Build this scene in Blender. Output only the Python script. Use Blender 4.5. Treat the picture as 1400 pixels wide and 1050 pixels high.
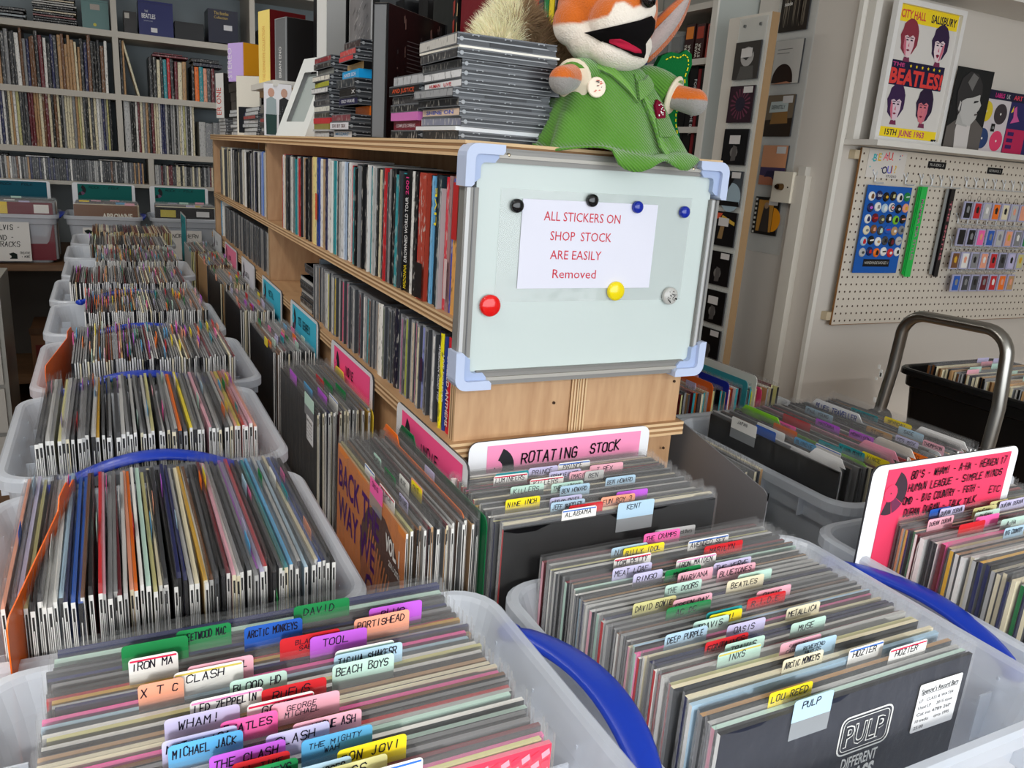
import bpy, bmesh, math, random
from mathutils import Matrix, Vector, noise

# ---------------------------------------------------------------- scene, camera, light
for o in list(bpy.data.objects): bpy.data.objects.remove(o, do_unlink=True)
SC = bpy.context.scene
COL = SC.collection
Z0 = 1.52                      # height of the camera above the shop floor; all z below are relative to it
FPX = 1093.675                 # focal length in pixels of a 1400 px wide frame
CR = ((0.89579417, -0.05910279, 0.44052204),
      (-0.43920041, -0.26985868, 0.85690098),
      (0.06823346, -0.96108436, -0.2676958))
cam_d = bpy.data.cameras.new('camera'); cam = bpy.data.objects.new('camera', cam_d); COL.objects.link(cam)
cam_d.sensor_width = 36.0; cam_d.lens = FPX / 1400 * 36.0; cam_d.clip_start = 0.02; cam_d.clip_end = 100
cam.matrix_world = Matrix(((CR[0][0], -CR[0][1], -CR[0][2], 0), (CR[1][0], -CR[1][1], -CR[1][2], 0),
                           (CR[2][0], -CR[2][1], -CR[2][2], Z0), (0, 0, 0, 1)))
SC.camera = cam
vs = SC.view_settings
SC.display_settings.display_device = 'sRGB'
vs.view_transform = 'Standard'; vs.look = 'None'; vs.gamma = 1; vs.use_curve_mapping = False
vs.exposure = 0.0
world = bpy.data.worlds.new('world'); SC.world = world; world.use_nodes = True
bg = world.node_tree.nodes['Background']
bg.inputs[0].default_value = (0.80, 0.90, 1.0, 1); bg.inputs[1].default_value = 0.55

def lamp(name, kind, loc, rot, energy, color=(1, 1, 1), size=(1, 1), angle=0.1):
    d = bpy.data.lights.new(name, kind); o = bpy.data.objects.new(name, d); COL.objects.link(o)
    o.location = (loc[0], loc[1], loc[2] + Z0); o.rotation_euler = rot; d.energy = energy; d.color = color
    if kind == 'AREA': d.shape = 'RECTANGLE'; d.size, d.size_y = size
    if kind == 'SUN': d.angle = angle
    return o
def aim(o, d): o.rotation_euler = Vector(d).to_track_quat('-Z', 'Y').to_euler()
SHOPWIN = lamp('shop_window_daylight', 'AREA', (0.2, -1.95, 0.1), (0, 0, 0), 92, (0.93, 0.97, 1.0), (4.6, 1.8))
aim(SHOPWIN, (0, 1, -0.12))
SUN = lamp('sun', 'SUN', (0, -3, 3), (0, 0, 0), 1.7, (1.0, 0.97, 0.93), angle=0.09)
aim(SUN, (0.22, 1.0, -0.45))

for cx_, cy_, e_ in ((-0.45, 1.0, 13), (-0.6, 2.7, 16), (0.9, 4.4, 7)):      # unseen fill lamps added below the ceiling to brighten record tops and shelves
    lamp('ceiling_fill_light', 'AREA', (cx_, cy_, 1.22), (0, 0, 0), e_, (1.0, 0.97, 0.92), (0.25, 1.3))

def ray(px, py):
    d = ((px - 700) / FPX, (py - 525) / FPX, 1.0)
    return [sum(CR[i][k] * d[k] for k in range(3)) for i in range(3)]
def on(px, py, ax, v):
    "the point at which a sight line through the picture meets the plane axis=v (used to survey the shop)"
    r = ray(px, py); t = v / r[ax]; return (r[0] * t, r[1] * t, r[2] * t)

# ---------------------------------------------------------------- colours
def s(r, g, b):
    f = lambda c: (c / 255 / 12.92) if c <= 10 else ((c / 255 + 0.055) / 1.055) ** 2.4
    return (f(r), f(g), f(b), 1.0)
NC = {'white': s(238, 237, 232), 'cream': s(232, 222, 190), 'pale grey': s(190, 190, 188), 'grey': s(135, 136, 138),
      'dark grey': s(68, 70, 74), 'black': s(22, 22, 25), 'navy': s(32, 38, 88), 'blue': s(38, 92, 185), 'sky blue': s(95, 175, 225),
      'teal': s(42, 150, 160), 'green': s(28, 130, 70), 'lime': s(130, 200, 45), 'yellow': s(245, 222, 40), 'gold': s(222, 172, 48),
      'orange': s(248, 120, 30), 'salmon': s(240, 165, 135), 'red': s(205, 38, 45), 'maroon': s(110, 25, 38), 'brown': s(118, 78, 48),
      'tan': s(190, 150, 105), 'pink': s(238, 175, 190), 'hot pink': s(250, 105, 175), 'purple': s(190, 95, 215),
      'lavender': s(200, 195, 228), 'pale blue': s(175, 205, 225), 'mint': s(190, 222, 208), 'khaki': s(205, 200, 140)}
WHITE = NC['white']; BLACK = NC['black']
def ordn(n):
    return str(n) + ('th' if 10 <= n % 100 <= 20 else {1: 'st', 2: 'nd', 3: 'rd'}.get(n % 10, 'th'))

# ---------------------------------------------------------------- materials
MATS = {}
def mat(name):
    m = bpy.data.materials.new(name); m.use_nodes = True; MATS[name] = m
    nt = m.node_tree; b = nt.nodes['Principled BSDF']
    return m, nt, b
def N(nt, t, **k):
    n = nt.nodes.new(t)
    for a, v in k.items(): setattr(n, a, v)
    return n
def attr_col(nt):
    a = N(nt, 'ShaderNodeAttribute'); a.attribute_name = 'Col'; return a.outputs['Color']
def bump(nt, b, scale, strength, dist=0.001, coord='Object', detail=3, stretch=None):
    tc = N(nt, 'ShaderNodeTexCoord'); nz = N(nt, 'ShaderNodeTexNoise'); nz.inputs['Scale'].default_value = scale
    nz.inputs['Detail'].default_value = detail
    src = tc.outputs[coord]
    if stretch:
        mp = N(nt, 'ShaderNodeMapping'); mp.inputs['Scale'].default_value = stretch
        nt.links.new(src, mp.inputs[0]); src = mp.outputs[0]
    nt.links.new(src, nz.inputs['Vector'])
    bp = N(nt, 'ShaderNodeBump'); bp.inputs['Strength'].default_value = strength; bp.inputs['Distance'].default_value = dist
    nt.links.new(nz.outputs[0], bp.inputs['Height']); nt.links.new(bp.outputs[0], b.inputs['Normal'])
    return nz
def simple(name, rough, spec=0.5, coat=0.0, metal=0.0, bs=None):
    m, nt, b = mat(name); nt.links.new(attr_col(nt), b.inputs['Base Color'])
    b.inputs['Roughness'].default_value = rough; b.inputs['Specular IOR Level'].default_value = spec
    b.inputs['Coat Weight'].default_value = coat; b.inputs['Metallic'].default_value = metal
    if bs: bump(nt, b, *bs)
    return m
simple('card', 0.75, 0.25)
simple('gloss', 0.3, 0.3, 0.0, 0.0, (30, 0.3, 0.002))
simple('shiny', 0.12, 0.6)
simple('matte', 0.9, 0.15)
simple('alu', 0.5, 0.4, 0, 0.35, (40, 0.1, 0.001))
simple('metal', 0.28, 0.5, 0, 1.0, (60, 0.1, 0.001))
simple('wallpaint', 0.6, 0.3, 0, 0, (9, 0.15, 0.004))
simple('felt', 0.95, 0.1, 0, 0, (700, 0.6, 0.0008))
simple('plush', 0.95, 0.1, 0, 0, (420, 0.9, 0.002))
MATS['plush'].node_tree.nodes['Principled BSDF'].inputs['Sheen Weight'].default_value = 0.4

def m_print(name, rough, scale=(230, 230, 70), th=0.60):
    "colour of the thing with small print of a contrasting colour over it"
    m, nt, b = mat(name); c = attr_col(nt)
    tc = N(nt, 'ShaderNodeTexCoord'); mp = N(nt, 'ShaderNodeMapping'); mp.inputs['Scale'].default_value = scale
    oi = N(nt, 'ShaderNodeObjectInfo'); ad = N(nt, 'ShaderNodeVectorMath', operation='ADD')
    sc = N(nt, 'ShaderNodeMath', operation='MULTIPLY'); sc.inputs[1].default_value = 40
    nt.links.new(oi.outputs['Random'], sc.inputs[0])
    nt.links.new(tc.outputs['Object'], ad.inputs[0]); nt.links.new(sc.outputs[0], ad.inputs[1])
    nt.links.new(ad.outputs[0], mp.inputs[0])
    nz = N(nt, 'ShaderNodeTexNoise'); nz.inputs['Scale'].default_value = 1; nz.inputs['Detail'].default_value = 1
    nt.links.new(mp.outputs[0], nz.inputs['Vector'])
    rp = N(nt, 'ShaderNodeValToRGB'); rp.color_ramp.elements[0].position = th; rp.color_ramp.elements[1].position = th + 0.06; rp.color_ramp.elements[1].color = (.62, .62, .62, 1)
    nt.links.new(nz.outputs[0], rp.inputs[0])
    bw = N(nt, 'ShaderNodeRGBToBW'); nt.links.new(c, bw.inputs[0])
    lt = N(nt, 'ShaderNodeMath', operation='LESS_THAN'); lt.inputs[1].default_value = 0.25; nt.links.new(bw.outputs[0], lt.inputs[0])
    mx0 = N(nt, 'ShaderNodeMix', data_type='RGBA'); nt.links.new(lt.outputs[0], mx0.inputs[0])
    mx0.inputs[6].default_value = (0.03, 0.03, 0.04, 1); mx0.inputs[7].default_value = (0.62, 0.6, 0.55, 1)
    mx = N(nt, 'ShaderNodeMix', data_type='RGBA'); nt.links.new(rp.outputs[0], mx.inputs[0])
    nt.links.new(c, mx.inputs[6]); nt.links.new(mx0.outputs[2], mx.inputs[7])
    nt.links.new(mx.outputs[2], b.inputs['Base Color']); b.inputs['Roughness'].default_value = rough
m_print('spine', 0.35)
m_print('print_fine', 0.5, (300, 300, 300), 0.57)

def m_clear(name, tint, alpha, rough, bs, white=0.0, fres=0.0):
    "clear or milky plastic: part of the light goes straight through, the rest is scattered or mirrored"
    m, nt, b = mat(name); out = nt.nodes['Material Output']
    b.inputs['Base Color'].default_value = tint; b.inputs['Roughness'].default_value = rough
    b.inputs['Specular IOR Level'].default_value = 0.9
    if bs: bump(nt, b, *bs)
    tr = N(nt, 'ShaderNodeBsdfTransparent'); mx = N(nt, 'ShaderNodeMixShader')
    src = b.outputs[0]
    if white > 0:
        tl = N(nt, 'ShaderNodeBsdfTranslucent'); tl.inputs[0].default_value = tint
        m2 = N(nt, 'ShaderNodeMixShader'); m2.inputs[0].default_value = white
        nt.links.new(b.outputs[0], m2.inputs[1]); nt.links.new(tl.outputs[0], m2.inputs[2]); src = m2.outputs[0]
    mx.inputs[0].default_value = alpha
    if fres:
        lw = N(nt, 'ShaderNodeLayerWeight'); lw.inputs[0].default_value = 0.22
        if bs: nt.links.new(b.inputs['Normal'].links[0].from_socket, lw.inputs['Normal'])
        ma = N(nt, 'ShaderNodeMath', operation='MULTIPLY_ADD'); ma.inputs[1].default_value = fres; ma.inputs[2].default_value = alpha
        nt.links.new(lw.outputs['Fresnel'], ma.inputs[0]); nt.links.new(ma.outputs[0], mx.inputs[0])
    nt.links.new(tr.outputs[0], mx.inputs[1]); nt.links.new(src, mx.inputs[2]); nt.links.new(mx.outputs[0], out.inputs[0])
m_clear('plastic_cover', s(205, 205, 205), 0.055, 0.10, (40, 1.0, 0.008, 'Object', 4, (1, 1, 0.5)), 0, 0.30)
m_clear('clear_sheet', s(225, 230, 228), 0.22, 0.08, (9, 0.6, 0.006))
m_clear('crate_plastic', s(232, 238, 246), 0.72, 0.25, (6, 0.15, 0.01), 0.42)
m_clear('tab_clear', s(190, 195, 198), 0.5, 0.3, None)

def m_wood(name, c1, c2, scale, axis='Z', rough=0.55):
    m, nt, b = mat(name)
    tc = N(nt, 'ShaderNodeTexCoord'); mp = N(nt, 'ShaderNodeMapping')
    mp.inputs['Scale'].default_value = {'Z': (7, 7, 1.3), 'X': (1.3, 7, 7), 'Y': (7, 1.3, 7)}[axis]
    nt.links.new(tc.outputs['Object'], mp.inputs[0])
    n1 = N(nt, 'ShaderNodeTexNoise'); n1.inputs['Scale'].default_value = scale; n1.inputs['Detail'].default_value = 5
    n1.inputs['Distortion'].default_value = 0.6
    nt.links.new(mp.outputs[0], n1.inputs['Vector'])
    wv = N(nt, 'ShaderNodeMath', operation='MULTIPLY'); wv.inputs[1].default_value = 9; nt.links.new(n1.outputs[0], wv.inputs[0])
    fr = N(nt, 'ShaderNodeMath', operation='PINGPONG'); fr.inputs[1].default_value = 1.0; nt.links.new(wv.outputs[0], fr.inputs[0])
    n2 = N(nt, 'ShaderNodeTexNoise'); n2.inputs['Scale'].default_value = scale * 14; nt.links.new(mp.outputs[0], n2.inputs['Vector'])
    av = N(nt, 'ShaderNodeMix'); av.inputs[0].default_value = 0.5
    nt.links.new(fr.outputs[0], av.inputs[2]); nt.links.new(n2.outputs[0], av.inputs[3])
    mx = N(nt, 'ShaderNodeMix', data_type='RGBA'); nt.links.new(av.outputs[0], mx.inputs[0])
    mx.inputs[6].default_value = c1; mx.inputs[7].default_value = c2
    at = attr_col(nt); ml = N(nt, 'ShaderNodeMix', data_type='RGBA', blend_type='MULTIPLY'); ml.inputs[0].default_value = 1
    nt.links.new(mx.outputs[2], ml.inputs[6]); nt.links.new(at, ml.inputs[7])
    nt.links.new(ml.outputs[2], b.inputs['Base Color']); b.inputs['Roughness'].default_value = rough
m_wood('plywood', s(202, 164, 124), s(172, 130, 92), 1.6, 'Z')
m_wood('plywood_flat', s(184, 146, 106), s(160, 122, 84), 1.6, 'Y')
m_wood('floor_wood', s(120, 88, 58), s(88, 62, 40), 1.0, 'X')
ONE = (1, 1, 1, 1)

def m_cord():
    m, nt, b = mat('corduroy'); nt.links.new(attr_col(nt), b.inputs['Base Color']); b.inputs['Roughness'].default_value = 0.95
    b.inputs['Sheen Weight'].default_value = 0.35; b.inputs['Specular IOR Level'].default_value = 0.1
    tc = N(nt, 'ShaderNodeTexCoord'); mp = N(nt, 'ShaderNodeMapping'); mp.inputs['Rotation'].default_value = (0.2, 0.75, 0.3)
    nt.links.new(tc.outputs['Object'], mp.inputs[0])
    w = N(nt, 'ShaderNodeTexWave'); w.inputs['Scale'].default_value = 88; w.inputs['Distortion'].default_value = 1.5
    w.inputs['Detail'].default_value = 1; w.inputs['Detail Scale'].default_value = 0.08
    nt.links.new(mp.outputs[0], w.inputs['Vector'])
    bp = N(nt, 'ShaderNodeBump'); bp.inputs['Strength'].default_value = 0.7; bp.inputs['Distance'].default_value = 0.0012
    nt.links.new(w.outputs[1], bp.inputs['Height']); nt.links.new(bp.outputs[0], b.inputs['Normal'])
m_cord()

def m_peg():
    "hardboard with rows of small round holes"
    m, nt, b = mat('pegboard')
    tc = N(nt, 'ShaderNodeTexCoord'); sx = N(nt, 'ShaderNodeSeparateXYZ'); nt.links.new(tc.outputs['Object'], sx.inputs[0])
    outs = []
    for i, ph in (('X', 0), ('Z', 0)):
        d = N(nt, 'ShaderNodeMath', operation='DIVIDE'); d.inputs[1].default_value = 0.0255; nt.links.new(sx.outputs[i], d.inputs[0])
        f = N(nt, 'ShaderNodeMath', operation='FRACT'); nt.links.new(d.outputs[0], f.inputs[0])
        sb = N(nt, 'ShaderNodeMath', operation='SUBTRACT'); sb.inputs[1].default_value = 0.5; nt.links.new(f.outputs[0], sb.inputs[0])
        pw = N(nt, 'ShaderNodeMath', operation='POWER'); pw.inputs[1].default_value = 2; nt.links.new(sb.outputs[0], pw.inputs[0]); outs.append(pw)
    ad = N(nt, 'ShaderNodeMath', operation='ADD'); nt.links.new(outs[0].outputs[0], ad.inputs[0]); nt.links.new(outs[1].outputs[0], ad.inputs[1])
    lt = N(nt, 'ShaderNodeMath', operation='LESS_THAN'); lt.inputs[1].default_value = 0.021; nt.links.new(ad.outputs[0], lt.inputs[0])
    mx = N(nt, 'ShaderNodeMix', data_type='RGBA'); nt.links.new(lt.outputs[0], mx.inputs[0])
    mx.inputs[6].default_value = s(214, 205, 190); mx.inputs[7].default_value = s(70, 50, 35)
    nt.links.new(mx.outputs[2], b.inputs['Base Color']); b.inputs['Roughness'].default_value = 0.6
m_peg()

# ---------------------------------------------------------------- mesh building
STROKES = {'A': '00 26 40|12 32', 'B': '00 06 36 45 34 03|33 42 41 30 00', 'C': '45 36 16 05 01 10 30 41', 'D': '00 06 26 44 42 20 00',
 'E': '40 00 06 46|03 33', 'F': '00 06 46|03 33', 'G': '45 36 16 05 01 10 30 41 43 23', 'H': '00 06|40 46|03 43', 'I': '20 26',
 'J': '36 31 20 10 01', 'K': '00 06|46 03 40', 'L': '06 00 40', 'M': '00 06 23 46 40', 'N': '00 06 40 46',
 'O': '16 05 01 10 30 41 45 36 16', 'P': '00 06 36 45 44 33 03', 'Q': '16 05 01 10 30 41 45 36 16|22 40', 'R': '00 06 36 45 44 33 03|23 40',
 'S': '45 36 16 05 04 13 33 42 41 30 10 01', 'T': '06 46|26 20', 'U': '06 01 10 30 41 46', 'V': '06 20 46', 'W': '06 10 24 30 46',
 'X': '00 46|06 40', 'Y': '06 23 46|23 20', 'Z': '06 46 00 40', '0': '16 05 01 10 30 41 45 36 16', '1': '15 26 20',
 '2': '05 16 36 45 44 00 40', '3': '05 16 36 45 44 33 42 41 30 10 01', '4': '30 36 02 42', '5': '46 06 04 34 43 41 30 10 01',
 '6': '36 16 04 01 10 30 41 42 33 03', '7': '06 46 10', '8': '13 04 05 16 36 45 44 33 13 02 01 10 30 41 42 33', '9': '41 45 36 16 05 04 13 43',
 '-': '13 33', '!': '26 22|20 21', "'": '26 24', '.': '20 21', '?': '05 16 36 45 44 22|20 21', '&': '40 05 16 25 01 10 20 42', '/': '00 46',
 '+': '13 33|22 24', ',': '21 10'}
FONT_CACHE = {}
def font_tris(text, bold=0.0):
    k = (text, bold)
    if k not in FONT_CACHE:
        cu = bpy.data.curves.new('tmp', 'FONT'); cu.body = text; cu.size = 1.0; cu.resolution_u = 2; cu.offset = bold
        o = bpy.data.objects.new('tmp', cu); COL.objects.link(o)
        dg = bpy.context.evaluated_depsgraph_get(); me = bpy.data.meshes.new_from_object(o.evaluated_get(dg))
        vs_ = [(v.co.x, v.co.y) for v in me.vertices]; fs = [tuple(p.vertices) for p in me.polygons]
        bpy.data.objects.remove(o); bpy.data.curves.remove(cu); bpy.data.meshes.remove(me)
        FONT_CACHE[k] = (vs_, fs)
    return FONT_CACHE[k]

ORG = {}
class MB:
    def __init__(self): self.v = []; self.f = []; self.c = []; self.m = []; self.M = None
    def add(self, pts, faces, col, mi=0, cols=None):
        n = len(self.v)
        if self.M is not None: pts = [tuple(self.M @ Vector(p)) for p in pts]
        self.v += [tuple(p) for p in pts]
        for i, f in enumerate(faces):
            self.f.append(tuple(n + k for k in f)); self.c.append(cols[i] if cols else col); self.m.append(mi)
    def quad(self, a, b, c, d, col, mi=0): self.add([a, b, c, d], [(0, 1, 2, 3)], col, mi)
    def box(self, x0, y0, z0, x1, y1, z1, col, mi=0, cols=None):
        "face order: bottom, top, -y, +x, +y, -x"
        self.add([(x0, y0, z0), (x1, y0, z0), (x1, y1, z0), (x0, y1, z0), (x0, y0, z1), (x1, y0, z1), (x1, y1, z1), (x0, y1, z1)],
                 [(0, 3, 2, 1), (4, 5, 6, 7), (0, 1, 5, 4), (1, 2, 6, 5), (2, 3, 7, 6), (3, 0, 4, 7)], col, mi, cols)
    def prism(self, poly, o, U, V, depth, col, mi=0, side=None):
        "flat outline in the U,V plane at o, pushed back by the vector depth"
        o = Vector(o); U = Vector(U); V = Vector(V); D = Vector(depth); n = len(poly)
        a = [o + U * p[0] + V * p[1] for p in poly]; b = [p + D for p in a]
        fs = [tuple(range(n)), tuple(range(2 * n - 1, n - 1, -1))] + [(i, i + n, (i + 1) % n + n, (i + 1) % n) for i in range(n)]
        self.add([tuple(p) for p in a + b], fs, col, mi, [col, col] + [side or col] * n)
    def flat(self, poly, o, U, V, col, mi=0):
        o = Vector(o); U = Vector(U); V = Vector(V)
        self.add([tuple(o + U * p[0] + V * p[1]) for p in poly], [tuple(range(len(poly)))], col, mi)
    def cyl(self, p0, p1, r0, r1, n, col, mi=0, ccol=None):
        p0 = Vector(p0); p1 = Vector(p1); d = (p1 - p0).normalized()
        u = d.orthogonal().normalized(); w = d.cross(u)
        pts = [p0 + (u * math.cos(2 * math.pi * i / n) + w * math.sin(2 * math.pi * i / n)) * r0 for i in range(n)]
        pts += [p1 + (u * math.cos(2 * math.pi * i / n) + w * math.sin(2 * math.pi * i / n)) * r1 for i in range(n)]
        fs = [(i, (i + 1) % n, (i + 1) % n + n, i + n) for i in range(n)] + [tuple(range(n - 1, -1, -1)), tuple(range(n, 2 * n))]
        self.add([tuple(p) for p in pts], fs, col, mi, [col] * n + [ccol or col] * 2)
    def tube(self, path, rx, ry, n, col, mi=0, up=(0, 0, 1)):
        "tube of elliptic section along a path; up fixes the section"
        path = [Vector(p) for p in path]; pts = []; L = len(path)
        for i, p in enumerate(path):
            t = (path[min(i + 1, L - 1)] - path[max(i - 1, 0)]).normalized()
            a = Vector(up).cross(t)
            a = a.normalized() if a.length > 1e-4 else t.orthogonal().normalized(); b = t.cross(a)
            fx = rx[i] if isinstance(rx, (list, tuple)) else rx; fy = ry[i] if isinstance(ry, (list, tuple)) else ry
            pts += [tuple(p + a * fx * math.cos(2 * math.pi * k / n) + b * fy * math.sin(2 * math.pi * k / n)) for k in range(n)]
        fs = [(i * n + k, i * n + (k + 1) % n, (i + 1) * n + (k + 1) % n, (i + 1) * n + k) for i in range(L - 1) for k in range(n)]
        fs += [tuple(range(n - 1, -1, -1)), tuple((L - 1) * n + k for k in range(n))]
        self.add(pts, fs, col, mi)
    def lathe(self, prof, c, axis, n, col, mi=0, cols=None):
        "profile of (radius, height) pairs turned about an axis through c"
        c = Vector(c); d = Vector(axis).normalized(); u = d.orthogonal().normalized(); w = d.cross(u); pts = []
        for r, h in prof:
            pts += [tuple(c + d * h + (u * math.cos(2 * math.pi * i / n) + w * math.sin(2 * math.pi * i / n)) * r) for i in range(n)]
        fs = []; cc = []
        for j in range(len(prof) - 1):
            for i in range(n):
                fs.append((j * n + i, j * n + (i + 1) % n, (j + 1) * n + (i + 1) % n, (j + 1) * n + i)); cc.append(cols[j] if cols else col)
        fs.append(tuple((len(prof) - 1) * n + i for i in range(n))); cc.append(cols[-1] if cols else col)
        self.add(pts, fs, col, mi, cc)
    def ball(self, c, r, col, mi=0, n=12, m=8, squash=(1, 1, 1)):
        pts = []; fs = []
        for j in range(m + 1):
            a = math.pi * j / m
            for i in range(n):
                b = 2 * math.pi * i / n
                pts.append((c[0] + r * squash[0] * math.sin(a) * math.cos(b), c[1] + r * squash[1] * math.sin(a) * math.sin(b), c[2] - r * squash[2] * math.cos(a)))
        for j in range(m):
            for i in range(n): fs.append((j * n + i, j * n + (i + 1) % n, (j + 1) * n + (i + 1) % n, (j + 1) * n + i))
        self.add(pts, fs, col, mi)
    def write(self, text, o, U, V, h, col, mi=0, wid=None, stroke=None, jit=0.06, seed=None):
        "handwriting with a marker pen: every stroke a thin ribbon"
        rnd = random.Random(seed if seed is not None else text); o = Vector(o); U = Vector(U).normalized(); V = Vector(V).normalized()
        n = len(text); cw = (wid / max(n, 1)) if wid else h * 0.8; gw = cw * 0.72 / 4; gh = h / 6; sw = (stroke or h * 0.11) / 2
        for i, ch in enumerate(text.upper()):
            if ch not in STROKES: continue
            dy = rnd.uniform(-jit, jit) * h; kx = rnd.uniform(0.85, 1.1); ky = rnd.uniform(0.85, 1.05)
            for pl in STROKES[ch].split('|'):
                P = []
                for tk in pl.split():
                    x, y = int(tk[0]), int(tk[1])
                    P.append(((i * cw + x * gw * kx + y * gw * 0.12 + rnd.uniform(-jit, jit) * gw * 3), y * gh * ky + dy + rnd.uniform(-jit, jit) * gh * 3))
                for (ax, ay), (bx, by) in zip(P, P[1:]):
                    L = math.hypot(bx - ax, by - ay)
                    if L < 1e-7: continue
                    tx, ty = (bx - ax) / L, (by - ay) / L; ex, ey = tx * sw, ty * sw; nx, ny = -ty * sw, tx * sw
                    q = [(ax - ex * .8 + nx, ay - ey * .8 + ny), (ax - ex * .8 - nx, ay - ey * .8 - ny), (bx + ex * .8 - nx, by + ey * .8 - ny), (bx + ex * .8 + nx, by + ey * .8 + ny)]
                    self.add([tuple(o + U * a + V * b) for a, b in q], [(0, 1, 2, 3)], col, mi)
    def type(self, text, o, U, V, h, col, mi=0, wid=None, bold=0.0, center=False):
        "printed lettering"
        vs_, fs = font_tris(text, bold); o = Vector(o); U = Vector(U).normalized(); V = Vector(V).normalized()
        x0 = min(v[0] for v in vs_); x1 = max(v[0] for v in vs_); k = h / 0.73; kx = (wid / (x1 - x0)) if wid else k
        sh = -(x1 - x0) * kx / 2 if center else 0
        self.add([tuple(o + U * ((a - x0) * kx + sh) + V * (b * k)) for a, b in vs_], fs, col, mi)
    def build(self, name, mats='card', parent=None, loc=None, rot=None, org=None, smooth=False):
        if isinstance(mats, str): mats = [mats]
        V = self.v
        if org is not None: V = [(a - org[0], b - org[1], c - org[2]) for a, b, c in V]
        me = bpy.data.meshes.new(name); me.from_pydata(V, [], self.f)
        for k in mats: me.materials.append(MATS[k])
        me.polygons.foreach_set('material_index', self.m)
        ca = me.color_attributes.new('Col', 'FLOAT_COLOR', 'CORNER'); buf = []
        for f, c in zip(self.f, self.c): buf += list(c) * len(f)
        ca.data.foreach_set('color', buf)
        if smooth: me.polygons.foreach_set('use_smooth', [True] * len(self.f))
        me.update()
        return link(name, me, parent, loc, rot, org)
def link(name, data, parent=None, loc=None, rot=None, org=None):
    o = bpy.data.objects.new(name, data); COL.objects.link(o)
    if parent is not None:
        o.parent = parent
        if org is not None:
            po = ORG.get(parent.name, (0, 0, 0)); ORG[o.name] = org
            o.location = (org[0] - po[0], org[1] - po[1], org[2] - po[2])
        elif loc is not None: o.location = loc
    else:
        p = org if org is not None else (loc or (0, 0, 0))
        if org is not None: ORG[o.name] = org
        o.location = (p[0], p[1], p[2] + Z0)
    if rot is not None: o.rotation_euler = rot
    return o
def tag(o, label, cat=None, group=None, kind=None):
    if label: o['label'] = label
    if cat: o['category'] = cat
    if group: o['group'] = group
    if kind: o['kind'] = kind
    return o
def thing(name, label, cat, group=None, org=(0, 0, 0), rot=None):
    o = link(name, None, None, None, rot, org); o.empty_display_size = 0.05
    return tag(o, label, cat, group)
def rrect(w, h, r, n=4, x0=0, y0=0, tl=True, bl=True):
    "outline of a rectangle with rounded corners"
    P = []
    for cx, cy, a0, on_ in ((w - r, r, -90, bl), (w - r, h - r, 0, tl), (r, h - r, 90, tl), (r, r, 180, bl)):
        if on_:
            for i in range(n + 1):
                a = math.radians(a0 + 90 * i / n); P.append((x0 + cx + r * math.cos(a), y0 + cy + r * math.sin(a)))
        else:
            P.append((x0 + (w if cx > w / 2 else 0), y0 + (h if cy > h / 2 else 0)))
    return P
def vinyl_art(mb, o, U, V, h, bgc, dk, mid, off):
    "half record drawn on the sign cards: black quarter, grey wedge and a round label"
    o = Vector(o) + Vector(off) * .5; cx, cy, R = 0.20 * h, 0.50 * h, 0.50 * h
    def sec(a0, a1, r, col, k):
        n = 8; P = [(cx, cy)] + [(cx + r * math.cos(math.radians(a0 + (a1 - a0) * i / n)), cy + r * math.sin(math.radians(a0 + (a1 - a0) * i / n))) for i in range(n + 1)]
        P = [(max(0, x), min(y, h)) for x, y in P]
        mb.flat(P, o + Vector(off) * k, U, V, col)
    sec(-33, 66, R, dk, 1); sec(-72, -35, R, mid, 1); sec(-112, -75, R, dk, 1)
    P = [(max(0, cx + .20 * h * math.cos(2 * math.pi * i / 14)), cy + .20 * h * math.sin(2 * math.pi * i / 14)) for i in range(14)]
    mb.flat(P, o + Vector(off) * 2, U, V, bgc)
    P = [(cx + .02 * h * math.cos(2 * math.pi * i / 6), cy + .02 * h * math.sin(2 * math.pi * i / 6)) for i in range(6)]
    mb.flat(P, o + Vector(off) * 3, U, V, dk)

# ================================================================ THE ROOM
PAINT = s(212, 205, 195)
def struct(name, boxes, col, m='wallpaint'):
    b = MB()
    for q in boxes: b.box(*q, col)
    return tag(b.build(name, m, org=(boxes[0][0], boxes[0][1], boxes[0][2])), None, kind='structure')
struct('floor', [(-2.7, -2.1, -1.57, 4.3, 6.1, -1.52)], ONE, 'floor_wood')
struct('ceiling', [(-2.7, -2.1, 1.25, 4.3, 6.1, 1.33)], s(225, 224, 220))
struct('wall_back', [(-2.7, 6.0, -1.52, 2.34, 6.1, 1.25)], s(150, 160, 165))
struct('wall_left', [(-2.7, -2.1, -1.52, -2.6, 6.0, 1.25)], PAINT)
struct('wall_right', [(2.34, 2.45, -1.52, 2.44, 6.1, 1.25)], s(196, 196, 190))
struct('wall_pegboard_side', [(2.155, 1.98, -1.52, 4.3, 2.45, 1.25)], PAINT)
struct('wall_far_right', [(4.2, -2.1, -1.52, 4.3, 1.98, 1.25)], PAINT)
struct('wall_front', [(-2.7, -2.1, -1.52, 4.3, -2.0, -0.85), (-2.7, -2.1, 1.0, 4.3, -2.0, 1.25), (-2.7, -2.1, -0.85, -2.3, -2.0, 1.0), (3.4, -2.1, -0.85, 4.3, -2.0, 1.0)], PAINT)
b = MB()
b.box(2.140, 1.965, -1.52, 2.157, 1.982, 1.25, s(226, 222, 212)); b.build('trim_1', 'wallpaint', org=(2.14, 1.965, -1.52))['kind'] = 'structure'
b = MB()      # boxed-in cable trunking running down from the switch
b.box(2.128, 2.075, -1.52, 2.157, 2.125, 0.02, s(212, 206, 194)); b.box(2.132, 2.085, 0.02, 2.157, 2.118, 0.05, s(205, 200, 190))
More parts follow.
